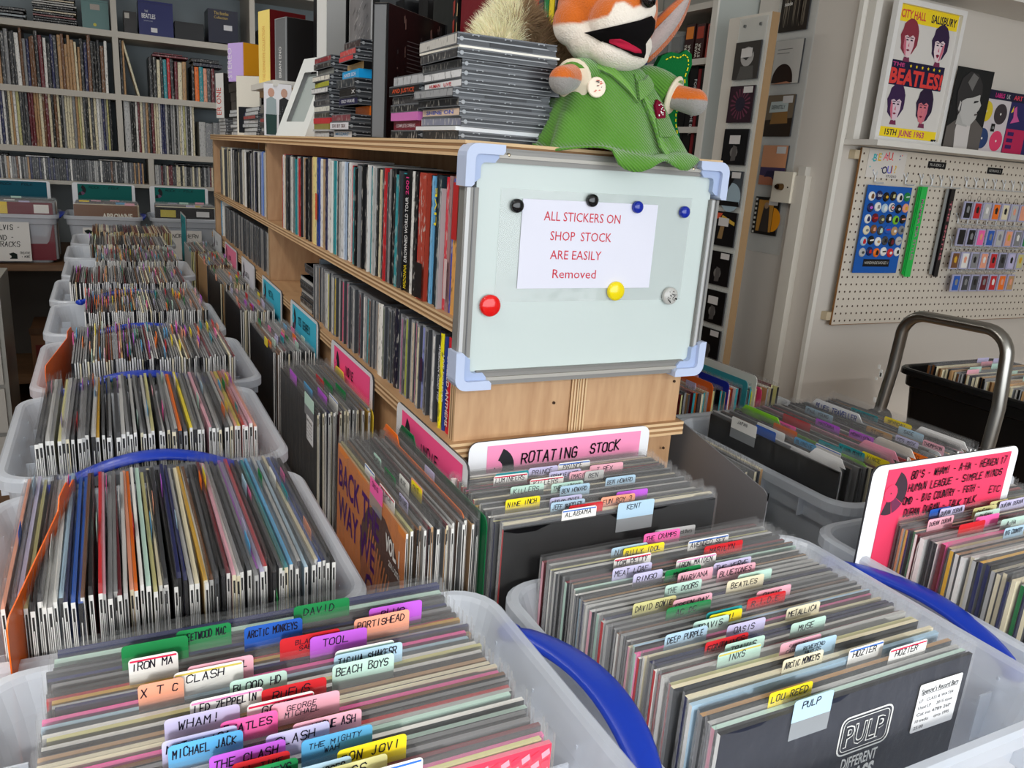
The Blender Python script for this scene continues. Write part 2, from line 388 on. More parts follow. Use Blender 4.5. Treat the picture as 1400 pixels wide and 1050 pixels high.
b.build('trim_2', 'wallpaint', org=(2.128, 2.075, -1.52))['kind'] = 'structure'
t = thing('wall_socket_box', 'cream square surface box with a round brass knob on the white wall', 'switch', org=(2.155, 2.17, -0.07))
b = MB(); b.box(2.118, 2.125, -0.075, 2.156, 2.215, 0.03, s(222, 214, 196)); b.build('back_box', 'gloss', t, org=(2.118, 2.125, -0.075))
b = MB(); b.cyl((2.118, 2.17, -0.022), (2.098, 2.17, -0.022), .012, .010, 16, s(120, 92, 60)); b.cyl((2.098, 2.17, -0.022), (2.09, 2.17, -0.022), .006, .006, 12, s(60, 45, 30))
b.build('knob', 'metal', t, org=(2.118, 2.17, -0.022))
b = MB()
for y in (2.140, 2.200): b.cyl((2.118, y, -0.022), (2.1165, y, -0.022), .0025, .0025, 8, s(60, 50, 40))
b.build('screw', 'metal', t, org=(2.118, 2.14, -0.022))

# ---------------------------------------------------------------- tables the crates stand on
def table(x0, y0, x1, y1, z, label, leg=True):
    t = thing('table', label, 'table', org=(x0, y0, -1.52))
    b = MB(); b.box(x0, y0, z - .03, x1, y1, z, ONE); b.build('tabletop', 'plywood_flat', t, org=(x0, y0, z - .03))
    for x in (x0 + .03, x1 - .08):
        for y in (y0 + .03, y1 - .08):
            b = MB(); b.box(x, y, -1.52, x + .05, y + .05, z - .03, ONE); b.build('leg', 'plywood', t, org=(x, y, -1.52))
table(-.20, .20, 1.50, .968, -.775, 'plywood table under the nearest record crates')
table(.90, .972, 1.50, 1.235, -.775, 'small table under the back of the right-hand crate')
table(-.20, 1.245, .412, 4.55, -.775, 'long plywood table under the receding row of milky crates')
table(.90, 1.245, 1.60, 1.95, -.82, 'low table carrying the crate of coloured dividers by the wall')
table(1.80, .90, 2.70, 1.80, -.80, 'table behind the aluminium step ladder carrying the black crate')

# ---------------------------------------------------------------- plywood shelving unit in the middle
PLY = [s(214, 180, 138), s(160, 122, 84), s(222, 190, 150), s(150, 112, 76), s(216, 184, 142)]
def ply_board(t, name, x0, y0, z0, x1, y1, z1, edges='-x-y', m='plywood_flat'):
    "board whose cut edges show five veneers"
    b = MB(); e = .0008
    b.box(x0 + e, y0 + e, z0, x1, y1, z1, ONE, 0)
    ax = min(range(3), key=lambda i: (x1 - x0, y1 - y0, z1 - z0)[i]); lo = (x0, y0, z0)[ax]; th = ((x1 - x0, y1 - y0, z1 - z0)[ax]) / 5
    for k in range(5):
        a = [x0, y0, z0]; c = [x1, y1, z1]; a[ax] = lo + k * th; c[ax] = lo + (k + 1) * th; ins = 0.0006 if k % 2 else 0
        if '-x' in edges and ax != 0: b.quad((x0 + ins, c[1], a[2]), (x0 + ins, a[1], a[2]), (x0 + ins, a[1], c[2]), (x0 + ins, c[1], c[2]), PLY[k], 1)
        if '-y' in edges and ax != 1: b.quad((a[0], y0 + ins, a[2]), (c[0], y0 + ins, a[2]), (c[0], y0 + ins, c[2]), (a[0], y0 + ins, c[2]), PLY[k], 1)
    return b.build(name, [m, 'card'], t, org=(x0, y0, z0))
CAB = thing('shelving_unit', 'long double-sided plywood shelving unit full of discs with a whiteboard on its end', 'shelves', org=(.41, .97, -1.52))
ply_board(CAB, 'top_board', .408, .968, .002, .822, 2.33, .022); ply_board(CAB, 'top_board', .408, 2.332, .002, .822, 3.74, .022)
ply_board(CAB, 'shelf', .414, .996, -.231, .60, 2.0, -.213, '-x'); ply_board(CAB, 'shelf', .414, 2.002, -.231, .60, 3.72, -.213, '-x')
ply_board(CAB, 'base_board', .404, .966, -.405, .812, 2.2, -.384); ply_board(CAB, 'base_board', .404, 2.202, -.405, .812, 3.75, -.384)
ply_board(CAB, 'end_panel', .415, .976, -.384, .600, .994, .002, '-x', 'plywood'); ply_board(CAB, 'end_panel', .626, .976, -.384, .803, .994, .002, '', 'plywood')
ply_board(CAB, 'back_panel', .600, .973, -.384, .6125, 3.70, .002, '-y', 'plywood'); ply_board(CAB, 'back_panel', .6135, .973, -.384, .626, 3.70, .002, '-y', 'plywood')
ply_board(CAB, 'divider', .415, 2.43, -.213, .60, 2.448, .002, '-x', 'plywood'); ply_board(CAB, 'divider', .415, 2.40, -.384, .60, 2.418, -.231, '-x', 'plywood')
ply_board(CAB, 'divider', .415, 3.705, -.213, .60, 3.722, .002, '-x', 'plywood'); ply_board(CAB, 'divider', .415, 3.69, -.384, .60, 3.71, -.231, '-x', 'plywood')
b = MB(); b.box(.628, .996, -.384, .80, 3.70, .002, s(96, 70, 48)); b.build('rear_bay', 'card', CAB, org=(.628, .996, -.384))
b = MB(); b.box(.42, .985, -1.52, .805, 3.72, -.405, ONE); b.build('plinth', 'plywood', CAB, org=(.42, .985, -1.52))
b = MB()
for x, z in ((.573, -.338), (.79, -.318), (.805 - .02, -.43)): b.cyl((x, .9765, z), (x, .9745, z), .0022, .0022, 8, s(60, 42, 28))
b.build('screw', 'card', CAB, org=(.573, .976, -.338))

# ---------------------------------------------------------------- whiteboard on the end of the unit
AL = s(140, 138, 134); CAP = s(168, 184, 216); CAPL = s(190, 202, 228)
WB = thing('whiteboard', 'aluminium framed whiteboard with pale blue corner caps on the end of the plywood unit', 'whiteboard', org=(.405, .955, -.30))
X0, X1, ZB, ZT, YF = .4045, .8135, -.297, .015, .955
b = MB(); b.box(X0 + .018, YF + .004, ZB + .018, X1 - .014, YF + .016, ZT - .016, s(205, 216, 212)); b.build('writing_panel', 'gloss', WB, org=(X0 + .018, YF + .004, ZB + .018))
def rail(p, q, w, horiz):
    b = MB(); x0, z0 = p; x1, z1 = q
    b.box(x0, YF - .001, z0, x1, YF + .017, z1, AL)
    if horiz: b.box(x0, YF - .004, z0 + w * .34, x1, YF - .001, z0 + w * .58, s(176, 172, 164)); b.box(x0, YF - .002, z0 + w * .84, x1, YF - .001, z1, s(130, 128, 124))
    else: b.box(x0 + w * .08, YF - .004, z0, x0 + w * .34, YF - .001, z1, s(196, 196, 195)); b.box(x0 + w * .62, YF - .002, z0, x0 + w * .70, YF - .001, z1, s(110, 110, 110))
    b.build('frame_rail', 'alu', WB, org=(x0, YF, z0))
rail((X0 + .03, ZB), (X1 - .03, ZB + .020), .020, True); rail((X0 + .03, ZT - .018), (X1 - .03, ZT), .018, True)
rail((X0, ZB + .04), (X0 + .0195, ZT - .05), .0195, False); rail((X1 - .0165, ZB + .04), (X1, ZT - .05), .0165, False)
def cap(cx, cz, sx, sz):
    b = MB()
    def L(a, w, r, y0, y1, col):
        P = [(0, a)]; n = 5
        for i in range(n + 1):
            t_ = math.pi / 2 * i / n; P.append((r - r * math.cos(t_), r - r * math.sin(t_)))
        P += [(a, 0), (a, w * .7), (a - w * .25, w)]
        for i in range(4):
            t_ = math.pi / 2 * i / 3; ri = .006; P.append((w + ri - ri * math.sin(t_), w + ri - ri * math.cos(t_)))
        P += [(w, a - w * .25), (w * .7, a)]
        P = [(x, z) for x, z in P]
        ins = 0 if a > .05 else .0012; pts = [(cx + sx * (x + ins), cz + sz * (z + ins)) for x, z in P]
        if sx * sz > 0: pts = pts[::1]
        else: pts = pts[::-1]
        b.prism(pts, (0, y0, 0), (1, 0, 0), (0, 0, 1), (0, y1 - y0, 0), col)
    L(.053, .0125, .016, YF - .011, YF + .019, CAPL); L(.046, .0215, .014, YF - .005, YF + .018, CAP)
    b.build('corner_cap', 'gloss', WB, org=(cx, YF, cz))
cap(X0 - .004, ZT + .004, 1, -1); cap(X1 + .004, ZT + .004, -1, -1); cap(X0 - .004, ZB - .004, 1, 1); cap(X1 + .004, ZB - .004, -1, 1)
for x in (.462, .757):
    b = MB(); b.ball((x, YF - .002, ZT - .008), .0028, s(205, 190, 160), 0, 8, 6); b.build('screw', 'metal', WB, org=(x, YF, ZT - .008), smooth=True)
YP = YF + .004
b = MB(); b.box(.457, YP - .0012, -.183, .766, YP - .0006, -.034, WHITE)
o = b.build('plastic_wallet', 'clear_sheet', org=(.457, YP, -.183)); tag(o, 'clear plastic wallet held by magnets on the whiteboard', 'wallet')
b = MB(); U = (1, .0, -.004); V = (0, 0, 1)
b.box(.489, YP - .0022, -.165, .706, YP - .0016, -.046, s(228, 228, 240))
for txt, x, z, w in (('ALL STICKERS ON', .522, -.073, .122), ('SHOP  STOCK', .534, -.099, .098), ('ARE EASILY', .536, -.1245, .082), ('Removed', .542, -.1505, .070)):
    b.type(txt, (x, YP - .0025, z), (1, 0, -.01), V, .0128, s(205, 50, 68), 0, w)
tag(b.build('paper_notice', 'card', org=(.489, YP, -.165)), 'white paper notice with four lines of red lettering about stickers', 'notice')
for nm, x, z, r, col, lab in (('magnet', .4795, -.0555, .0092, s(14, 14, 16), 'black round magnet at the left end above the notice'),
                         ('magnet', .5935, -.0440, .0088, s(14, 14, 16), 'black round magnet in the middle of the notice top edge'),
                         ('magnet', .6690, -.0500, .0085, s(22, 44, 160), 'blue round magnet at the top right corner of the notice'),
                         ('magnet', .7520, -.0540, .0085, s(22, 44, 160), 'blue round magnet right of the notice on bare board'),
                         ('magnet', .4495, -.1870, .0148, s(232, 24, 22), 'large red round magnet on the lower left of the whiteboard'),
                         ('magnet', .6470, -.1690, .0138, s(246, 222, 18), 'large yellow round magnet at the foot of the notice'),
                         ('button_badge', .7440, -.1770, .0130, s(190, 188, 182), 'silver patterned button badge on the lower right of the whiteboard')):
    b = MB(); n = 24; y = YP - .0028
    prof = [(r, 0), (r, .003), (r * .96, .0048), (r * .8, .0062), (r * .45, .0072), (r * .12, .0075)]
    b.lathe(prof, (x, y, z), (0, -1, 0), n, col)
    if nm == 'button_badge':
        rnd = random.Random(4)
        for k in range(26):
            a = rnd.uniform(0, 6.28); q = r * .75 * math.sqrt(rnd.random()); p = (x + q * math.cos(a), y - .0078, z + q * math.sin(a)); w = rnd.uniform(.0006, .0022)
            b.quad((p[0], p[1], p[2]), (p[0] + w, p[1], p[2] - w * .6), (p[0] + w * .4, p[1], p[2] + w), (p[0] - w * .5, p[1], p[2] + w * .7), s(30, 30, 30))
    o = b.build(nm, 'shiny', org=(x, y, z), smooth=nm == 'magnet'); tag(o, lab, 'magnet' if nm == 'magnet' else 'badge')

# ---------------------------------------------------------------- white shelving across the back wall
SHW = s(205, 200, 190)
BS = thing('wall_shelving', 'grey-white fitted shelving across the back wall full of books and discs', 'shelves', org=(-2.0, 5.62, -.32))
for z in (.93, .575, .225, -.105, -.295):
    b = MB(); b.box(-2.1, 5.60, z - (.034 if z > -.2 else .022), 2.0, 5.995, z, SHW); b.build('shelf', 'wallpaint', BS, org=(-2.1, 5.6, z))
for x, z0, z1 in ((.085, -.105, 1.24), (.865, -.105, 1.24), (-.85, -.105, 1.24), (.245, -.295, -.139), (-.9, -.295, -.139), (1.3, -.295, -.139)):
    b = MB(); b.box(x, 5.603, z0, x + .032, 5.99, z1, SHW); b.build('upright', 'wallpaint', BS, org=(x, 5.6, z0))
for x in (.26, -.9, 1.2):
    b = MB(); b.box(x, 5.97, -.69, x + .028, 5.995, -.317, s(180, 180, 176)); b.build('bracket_strip', 'metal', BS, org=(x, 5.97, -.69))
CT = thing('back_counter', 'dark low counter under the back shelves carrying three milky record crates', 'counter', org=(-2.0, 4.95, -1.52))
b = MB(); b.box(-2.0, 4.93, -.735, 2.0, 5.99, -.705, ONE); b.build('worktop', 'floor_wood', CT, org=(-2, 4.93, -.735))
b = MB(); b.box(-2.0, 5.55, -1.515, 2.0, 5.60, -.74, s(78, 74, 70)); b.build('back_panel', 'card', CT, org=(-2, 5.55, -1.5))
b = MB(); b.box(-2.0, 4.95, -1.36, 2.0, 5.54, -1.33, ONE); b.build('lower_shelf', 'floor_wood', CT, org=(-2, 4.95, -1.36))
for x in (-1.9, -.08, 1.5):
    b = MB(); b.box(x, 4.96, -1.515, x + .05, 5.01, -.74, s(60, 45, 32)); b.build('leg', 'card', CT, org=(x, 4.96, -1.5))

# ---------------------------------------------------------------- shelving along the right wall, behind the toy
RS = thing('wall_shelving', 'white shelving along the right wall behind the stuffed fox', 'shelves', org=(1.98, 2.46, -1.52))
for z in (.93, .60, .41, .17, .065, -.30, -.70):
    b = MB(); b.box(1.98, 2.485, z - .022, 2.335, 4.6, z, SHW); b.build('shelf', 'wallpaint', RS, org=(1.98, 2.485, z))
b = MB(); b.box(1.975, 2.46, -1.515, 2.335, 2.485, 1.24, s(176, 180, 174)); b.box(1.972, 2.458, -1.515, 1.98, 2.487, 1.24, s(222, 218, 208)); b.build('end_panel', 'wallpaint', RS, org=(1.975, 2.46, -1.515))
for y in (3.3, 4.1):
    b = MB(); b.box(1.98, y, -1.515, 2.335, y + .02, 1.24, SHW); b.build('upright', 'wallpaint', RS, org=(1.98, y, -1.515))
rnd = random.Random(8)

# ================================================================ BUILDERS FOR THE STOCK
RT = (0, 0, 0); RMX = (0, 0, -math.pi / 2)     # RMX turns a thing so that its front looks to the left (-x) and its right end to the viewer
def record(loc, axis, face, end, t=.004, lean=0.0, yaw=0.0, h=.315, w=.315, top=None, label='', group=None, tabs=(), plastic=True,
           hollow=False, art=None, price=None, over=.008, jit=None, spine_txt=None):
    """one LP in its card cover: width along local x, front looking to local -y.
    tabs: list of (x, width, height above the cover, colour, text, stripe)"""
    rr = random.Random(label + str(loc)); b = MB(); hw, ht = w / 2, t / 2; top = top or end
    b.box(-hw, -ht, 0, hw, ht, h, face, 0, [end, top, face, end, face, end])
    if hollow:      # open mouth of the cover: folded card round a dark gap with the inner sleeve
        e = hw + .0004; k = min(.0011, ht * .5); dk = s(16, 16, 18)
        b.quad((e, -ht + k, 0), (e, ht - k, 0), (e, ht - k, h - .006), (e, -ht + k, h - .006), dk, 0)
        if rr.random() < .75: b.quad((e + .0003, -k * .4, 0), (e + .0003, k * .4, 0), (e + .0003, k * .4, h - .02), (e + .0003, -k * .4, h - .02), WHITE, 0)
    if art: art(b, -ht - .0004, hw, h)
    rx = 0
    if spine_txt:
        tx, tc, th = spine_txt
        b.type(tx, (-hw - .0005, th * .4, h - .03), (0, 0, -1), (0, -1, 0), th, tc, 0, min(.18, .011 * len(tx)))
    o = b.build('vinyl_record', 'gloss', loc=loc, rot=((lean), 0, RMX[2] + yaw if axis == 'Y' else yaw))
    tag(o, label, 'record', group)
    if plastic:
        b = MB(); n = 7; a = .003; q = ht + .0008; zt = [h + over + rr.uniform(-.0012, .0012) for _ in range(n + 1)]; wv = [rr.uniform(-.0007, .0007) for _ in range(n + 1)]
        X = [-hw - a + (w + 2 * a) * i / n for i in range(n + 1)]
        for sg, dz in ((-1, 0), (1, .0015)):
            for i in range(n):
                m1 = (X[i], sg * q, h - .02); m2 = (X[i + 1], sg * q, h - .02)
                b.quad((X[i], sg * q, .1), (X[i + 1], sg * q, .1), m2, m1, WHITE, 0)
                b.quad(m1, m2, (X[i + 1], sg * q * .6 + wv[i + 1], zt[i + 1] + dz), (X[i], sg * q * .6 + wv[i], zt[i] + dz), WHITE, 0)
        for x in (X[0], X[-1]): b.quad((x, -q, .1), (x, q, .1), (x, q * .6, h + over * .8), (x, -q * .6, h + over * .8), WHITE, 0)
        b.build('plastic_cover', 'plastic_cover', o)
    for (tx, tw, up, tc, txt, stripe) in tabs:
        b = MB(); y = -ht - .0016; H = .022; hh = .012 if up > .004 else .010
        b.prism(rrect(tw, H, .003, 3, 0, 0, True, False), (tx, y, h + up - H), (1, 0, 0), (0, 0, 1), (0, .0003, 0), tc, 0)
        b.quad((tx, y, h + up - H - .018), (tx + tw, y, h + up - H - .018), (tx + tw, y, h + up - H), (tx, y, h + up - H), WHITE, 1)
        if stripe: b.quad((tx + .001, y - .0002, h + up - .0032), (tx + tw - .001, y - .0002, h + up - .0032), (tx + tw - .001, y - .0002, h + up - .0016), (tx + .001, y - .0002, h + up - .0016), stripe, 0)
        if txt:
            L = txt.split('|'); fh = .0064 if len(L) == 1 else .0042
            for i, l in enumerate(L):
                wd = min(tw * .86, len(l) * fh * .85)
                b.write(l, (tx + (tw - wd) * .4, y - .0004, h + up - .0035 - fh - i * fh * 1.25), (1, 0, .02), (0, 0, 1), fh, s(26, 24, 40), 0, wd, fh * .13, .05, txt + str(i))
        b.build('index_tab', ['card', 'tab_clear'], o)
    if price:
        px, pz, pw, ph = price; b = MB(); y = -ht - .0018
        b.prism(rrect(pw, ph, .002, 2), (px, y, pz), (1, 0, -.02), (0, 0, 1), (0, .0003, 0), s(226, 226, 226))
        b.type("Spencer's Record Barn", (px + pw * .06, y - .0003, pz + ph * .80), (1, 0, -.02), (0, 0, 1), ph * .105, s(30, 30, 32), 0, pw * .86, .01)
        b.quad((px + pw * .06, y - .0003, pz + ph * .775), (px + pw * .92, y - .0003, pz + ph * .76), (px + pw * .92, y - .0003, pz + ph * .77), (px + pw * .06, y - .0003, pz + ph * .785), s(30, 30, 32))
        for i, l in enumerate(('LP - CLASS & WATER', 'Used LP     2015 issue', 'Cat no 4789 26P', '10 tracks     circa 1995', '25.00')):
            b.type(l, (px + pw * .06, y - .0003, pz + ph * (.62 - i * .14)), (1, 0, -.02), (0, 0, 1), ph * .07, s(70, 70, 74), 0, pw * (.8 if i < 4 else .22))
        b.build('price_label', 'card', o)
    return o

def divider(loc, axis, col, tabx, tabw, h=.335, w=.325, tabh=.02, txt='', tcol=BLACK, label='', lean=0, group=None, yaw=0):
    "stiff plastic divider card with rounded shoulders and a raised writing tab"
    b = MB(); hw = w / 2; r = .012; P = [(-hw, 0), (hw, 0)]
    def arc(cx, cz, a0, a1, rr): return [(cx + rr * math.cos(math.radians(a0 + (a1 - a0) * i / 4)), cz + rr * math.sin(math.radians(a0 + (a1 - a0) * i / 4))) for i in range(5)]
    P += arc(hw - r, h - r, 0, 90, r)
    if tabh:
        P += [(tabx + tabw + .008, h)] + arc(tabx + tabw - .006, h + tabh - .006, 20, 90, .006) + arc(tabx + .006, h + tabh - .006, 90, 160, .006) + [(tabx - .008, h)]
    P += arc(-hw + r, h - r, 90, 180, r)
    b.prism(P, (0, -.0006, 0), (1, 0, 0), (0, 0, 1), (0, .0012, 0), col)
    if txt: b.write(txt, (tabx + .006, -.0011, h + tabh - .0175 if tabh else h - .016), (1, 0, .02), (0, 0, 1), .0105, tcol, 0, min(tabw * .9, len(txt) * .009), .0016, .04, txt)
    o = b.build('divider_card', 'gloss', loc=loc, rot=(lean, 0, (RMX[2] if axis == 'Y' else 0) + yaw)); tag(o, label, 'divider', group); return o

def rring(x0, y0, x1, y1, r, z, n=6):
    P = []
    for cx, cy, a0 in ((x1 - r, y0 + r, -90), (x1 - r, y1 - r, 0), (x0 + r, y1 - r, 90), (x0 + r, y0 + r, 180)):
        for i in range(n + 1):
            a = math.radians(a0 + 90 * i / n); P.append((cx + r * math.cos(a), cy + r * math.sin(a), z))
    return P
def crate(x0, y0, x1, y1, zt, h, label, handles='', group=None, col=WHITE, m='crate_plastic', hcol=s(24, 56, 168), bow=.03, hz=0.0, lift=.012, ribs=True):
    z0 = zt - h; t = thing('storage_crate', label, 'crate', group, org=((x0 + x1) / 2, (y0 + y1) / 2, z0))
    b = MB(); rings = []
    for ins, z, r in ((.045, z0, .03), (.024, zt - .055, .035), (.014, zt - .05, .04), (.012, zt - .022, .042), (.0, zt - .018, .045), (0, zt - .004, .045), (.004, zt, .044), (.011, zt, .042),
                      (.014, zt - .004, .04), (.022, zt - .03, .036), (.028, zt - .06, .033), (.05, z0 + .005, .026)):
        rings.append(rring(x0 + ins, y0 + ins, x1 - ins, y1 - ins, r, z))
    n = len(rings[0]); pts = [p for R_ in rings for p in R_]; fs = []
    for j in range(len(rings) - 1):
        for i in range(n): fs.append((j * n + i, j * n + (i + 1) % n, (j + 1) * n + (i + 1) % n, (j + 1) * n + i))
    fs += [tuple(range(n - 1, -1, -1)), tuple((len(rings) - 1) * n + i for i in range(n))]
    b.add(pts, fs, col)
    b.build('crate_body', m, t, org=((x0 + x1) / 2, (y0 + y1) / 2, z0), smooth=False)
    if ribs:
        b = MB(); k = 5
        for i in range(1, k):
            x = x0 + (x1 - x0) * i / k; y = y0 + (y1 - y0) * i / k
            for ya, yb in ((y0 + .001, y0 + .02), (y1 - .02, y1 - .001)): b.box(x - .001, ya, zt - .05, x + .001, yb, zt - .02, col)
            for xa, xb in ((x0 + .001, x0 + .02), (x1 - .02, x1 - .001)): b.box(xa, y - .001, zt - .05, xb, y + .001, zt - .02, col)
            for xa in (x0 + .026, x1 - .046): b.box(xa, y - .001, zt - .09, xa + .02, y + .001, zt - .035, col)
        tag(b.build('rim_rib', m, t, org=((x0 + x1) / 2, (y0 + y1) / 2, zt - .05)), None, kind='stuff')
    for hd in handles.split():
        if hd in ('+x', '-x'):
            sg = 1 if hd == '+x' else -1; xr = x1 if sg > 0 else x0; a, c = y0 + .075, y1 - .075
            path = [(xr + sg * (-.004 + bow * math.sin(math.pi * i / 16) ** .7), a + (c - a) * i / 16, zt - .014 + hz + lift * math.sin(math.pi * i / 16)) for i in range(17)]
        else:
            sg = 1 if hd == '+y' else -1; yr = y1 if sg > 0 else y0; a, c = x0 + .07, x1 - .07
            path = [(a + (c - a) * i / 16, yr + sg * (-.004 + bow * math.sin(math.pi * i / 16) ** .7), zt - .014 + hz + lift * math.sin(math.pi * i / 16)) for i in range(17)]
        b = MB(); rx = [.007 + .0105 * math.sin(math.pi * i / 16) ** .5 for i in range(17)]
        b.tube(path, rx, .006, 10, hcol)
        for p in (path[0], path[-1]): b.ball(p, .0125, hcol, 0, 10, 6, (1, 1, .7))
        b.build('handle', 'gloss', t, org=path[0], smooth=True)
    return t

def spine_item(loc, th, h, d, col, axis='X', kind='cd', name='compact_disc', label='', cat='disc', group=None, lean=0, txt=None, tcol=WHITE, tsize=.6, up=True, cov=None, band=None):
    "upright case or book; spine looks to local -y, thickness along local x, stands on z=0"
    b = MB(); cov = cov or col; G = s(150, 153, 158)
    if kind == 'cd':
        b.box(-th / 2, 0, 0, th / 2, d, h, G, 0, [G, s(120, 122, 126), G, cov, G, cov])
        e = th * .16
        b.quad((-th / 2 + e, -.0004, .0035), (th / 2 - e, -.0004, .0035), (th / 2 - e, -.0004, h - .0035), (-th / 2 + e, -.0004, h - .0035), col, 1)
        b.quad((-th / 2 + e, -.0006, .0), (-th / 2 + e + .0006, -.0006, 0), (-th / 2 + e + .0006, -.0006, h), (-th / 2 + e, -.0006, h), s(205, 208, 212), 0)
    elif kind == 'dvd':
        b.box(-th / 2, 0, 0, th / 2, d, h, col, 0, [col, s(30, 30, 32), col, cov, col, cov])
        b.quad((-th / 2 + .0006, -.0004, .004), (th / 2 - .0006, -.0004, .004), (th / 2 - .0006, -.0004, h - .004), (-th / 2 + .0006, -.0004, h - .004), col, 1)
    else:
        pg = s(225, 216, 196); k = min(.0018, th * .2)
        b.box(-th / 2, 0, 0, th / 2, d, h, cov, 0, [pg, pg if kind == 'book' else cov, cov, cov, cov, cov])
        P = [(-th / 2, 0), (-th * .3, -k), (0, -k * 1.4), (th * .3, -k), (th / 2, 0)]
        for (ax, ay), (bx, by) in zip(P, P[1:]): b.quad((ax, ay, 0), (bx, by, 0), (bx, by, h), (ax, ay, h), col, 1)
    if band:
        z0, z1, bc = band; b.quad((-th / 2 + .0004, -.0036, h * z0), (th / 2 - .0004, -.0036, h * z0), (th / 2 - .0004, -.0036, h * z1), (-th / 2 + .0004, -.0036, h * z1), bc, 0)
    if txt:
        parts = txt if isinstance(txt, list) else [(txt, tcol, .1, .86)]
        for (tx, tc, a0, a1) in parts:
            fh = th * tsize
            if up: b.type(tx, (fh * .5, -.004, h * a0), (0, 0, 1), (-1, 0, 0), fh, tc, 0, h * (a1 - a0), .01)
            else: b.type(tx, (-fh * .5, -.004, h * a1), (0, 0, -1), (1, 0, 0), fh, tc, 0, h * (a1 - a0), .01)
    o = b.build(name, ['gloss', 'spine' if not txt else 'gloss'], loc=loc, rot=(0, lean, 0) if axis == 'X' else (0, lean, RMX[2]))
    if axis == 'Y' and lean: o.rotation_euler = (Matrix.Rotation(RMX[2], 4, 'Z') @ Matrix.Rotation(lean, 4, 'Y')).to_euler()
    tag(o, label, cat, group); return o

def jewel(loc, yaw, spine_col, label, group, txt=None, tcol=WHITE, th=.0104, w=.142, d=.125, style=0, name='compact_disc', col=None):
    "jewel case lying flat: printed spine to local -x, hinge edge to local -y"
    rr = random.Random(label); b = MB(); A = s(104, 107, 111); Lt = s(158, 162, 166); Dk = s(34, 36, 40)
    if style == 1:      # card box
        b.box(0, 0, 0, w, d, th, col or spine_col, 0, [spine_col, spine_col, col or spine_col, spine_col, spine_col, spine_col])
    else:
        b.box(.0006, .0012, 0, w - .0006, d, th, s(66, 69, 73), 0)
        b.box(0, 0, th - .0016, w, d, th, A); b.box(0, 0, 0, w, d, .0014, A)
        b.box(0, 0, th * .46, w, .002, th * .56, Lt)
        b.quad((.004, .0008, th * .60), (w - .012, .0008, th * .60), (w - .012, .0008, th * .82), (.004, .0008, th * .82), Dk)
        if rr.random() < .5: b.quad((w * .32, .0002, .0015), (w * .75, .0002, .0015), (w * .75, .0002, th * .45), (w * .32, .0002, th * .45), Dk)
        for fx in (.14, .46, .80):
            b.box(w * fx, -.0003, th * .80, w * fx + .010, .002, th * .93, Lt); b.box(w * fx + .002, -.0005, th * .8, w * fx + .008, .001, th * .88, Dk)
        b.cyl((.006, .0005, th * .5), (.006, -.0006, th * .5), .0032, .0026, 8, Lt)
        P = [(w - .008 - .012 * math.cos(math.pi * i / 6) * .7, th * .75 - .0045 * math.sin(math.pi * i / 6)) for i in range(7)]
        b.flat(P, (0, -.0003, 0), (1, 0, 0), (0, 0, 1), s(78, 82, 86))
        b.quad((-.0003, d, .0016), (-.0003, 0.001, .0016), (-.0003, 0.001, th - .0018), (-.0003, d, th - .0018), spine_col, 1)
    if txt:
        parts = txt if isinstance(txt, list) else [(txt, tcol, .12, .85)]
        for (tx, tc, a0, a1) in parts: b.type(tx, (-.0008, d * (1 - a0), th * .3), (0, -1, 0), (0, 0, 1), th * .42, tc, 0, d * (a1 - a0), .01)
    o = b.build(name, ['gloss', 'spine' if not txt else 'gloss'], loc=loc, rot=(0, 0, yaw)); tag(o, label, 'disc', group); return o

def sign_card(loc, axis, w, h, panel, rows, label, name='sign_card', seed=1, lean=0.0, ink=s(24, 22, 30), dk=s(40, 40, 44), mid=s(120, 80, 110), wr=True):
    "white card with a coloured sheet and marker-pen words; hangs upright, front looking to local -y"
    t = thing(name, label, 'sign', None, org=(0, 0, 0)); t.location = (loc[0], loc[1], loc[2] + Z0); t.rotation_euler = (lean, 0, RMX[2] if axis == 'Y' else 0)
    b = MB(); b.prism(rrect(w, h, .014, 4, -w / 2, 0), (0, 0, 0), (1, 0, 0), (0, 0, 1), (0, .003, 0), s(236, 238, 242), 0, s(60, 60, 62)); b.build('backing_card', 'gloss', t)
    m = .012 if wr else .02; b = MB(); px0 = -w / 2 + .028; pw = w - .028 - .017
    b.quad((px0, -.0006, 0), (px0 + pw, -.0006, 0), (px0 + pw, -.0006, h - .007), (px0, -.0006, h - .007), panel)
    vinyl_art(b, (px0, -.0006, h - .072), (1, 0, 0), (0, 0, 1), .062, panel, dk, mid, (0, -.0003, 0))
    for (tx, x, z, fh, wd) in rows: b.write(tx, (px0 + x, -.002, z), (1, 0, .01), (0, 0, 1), fh, ink, 0, wd, fh * .14, .06, seed)
    b.build('printed_sheet', 'card', t)
    return t

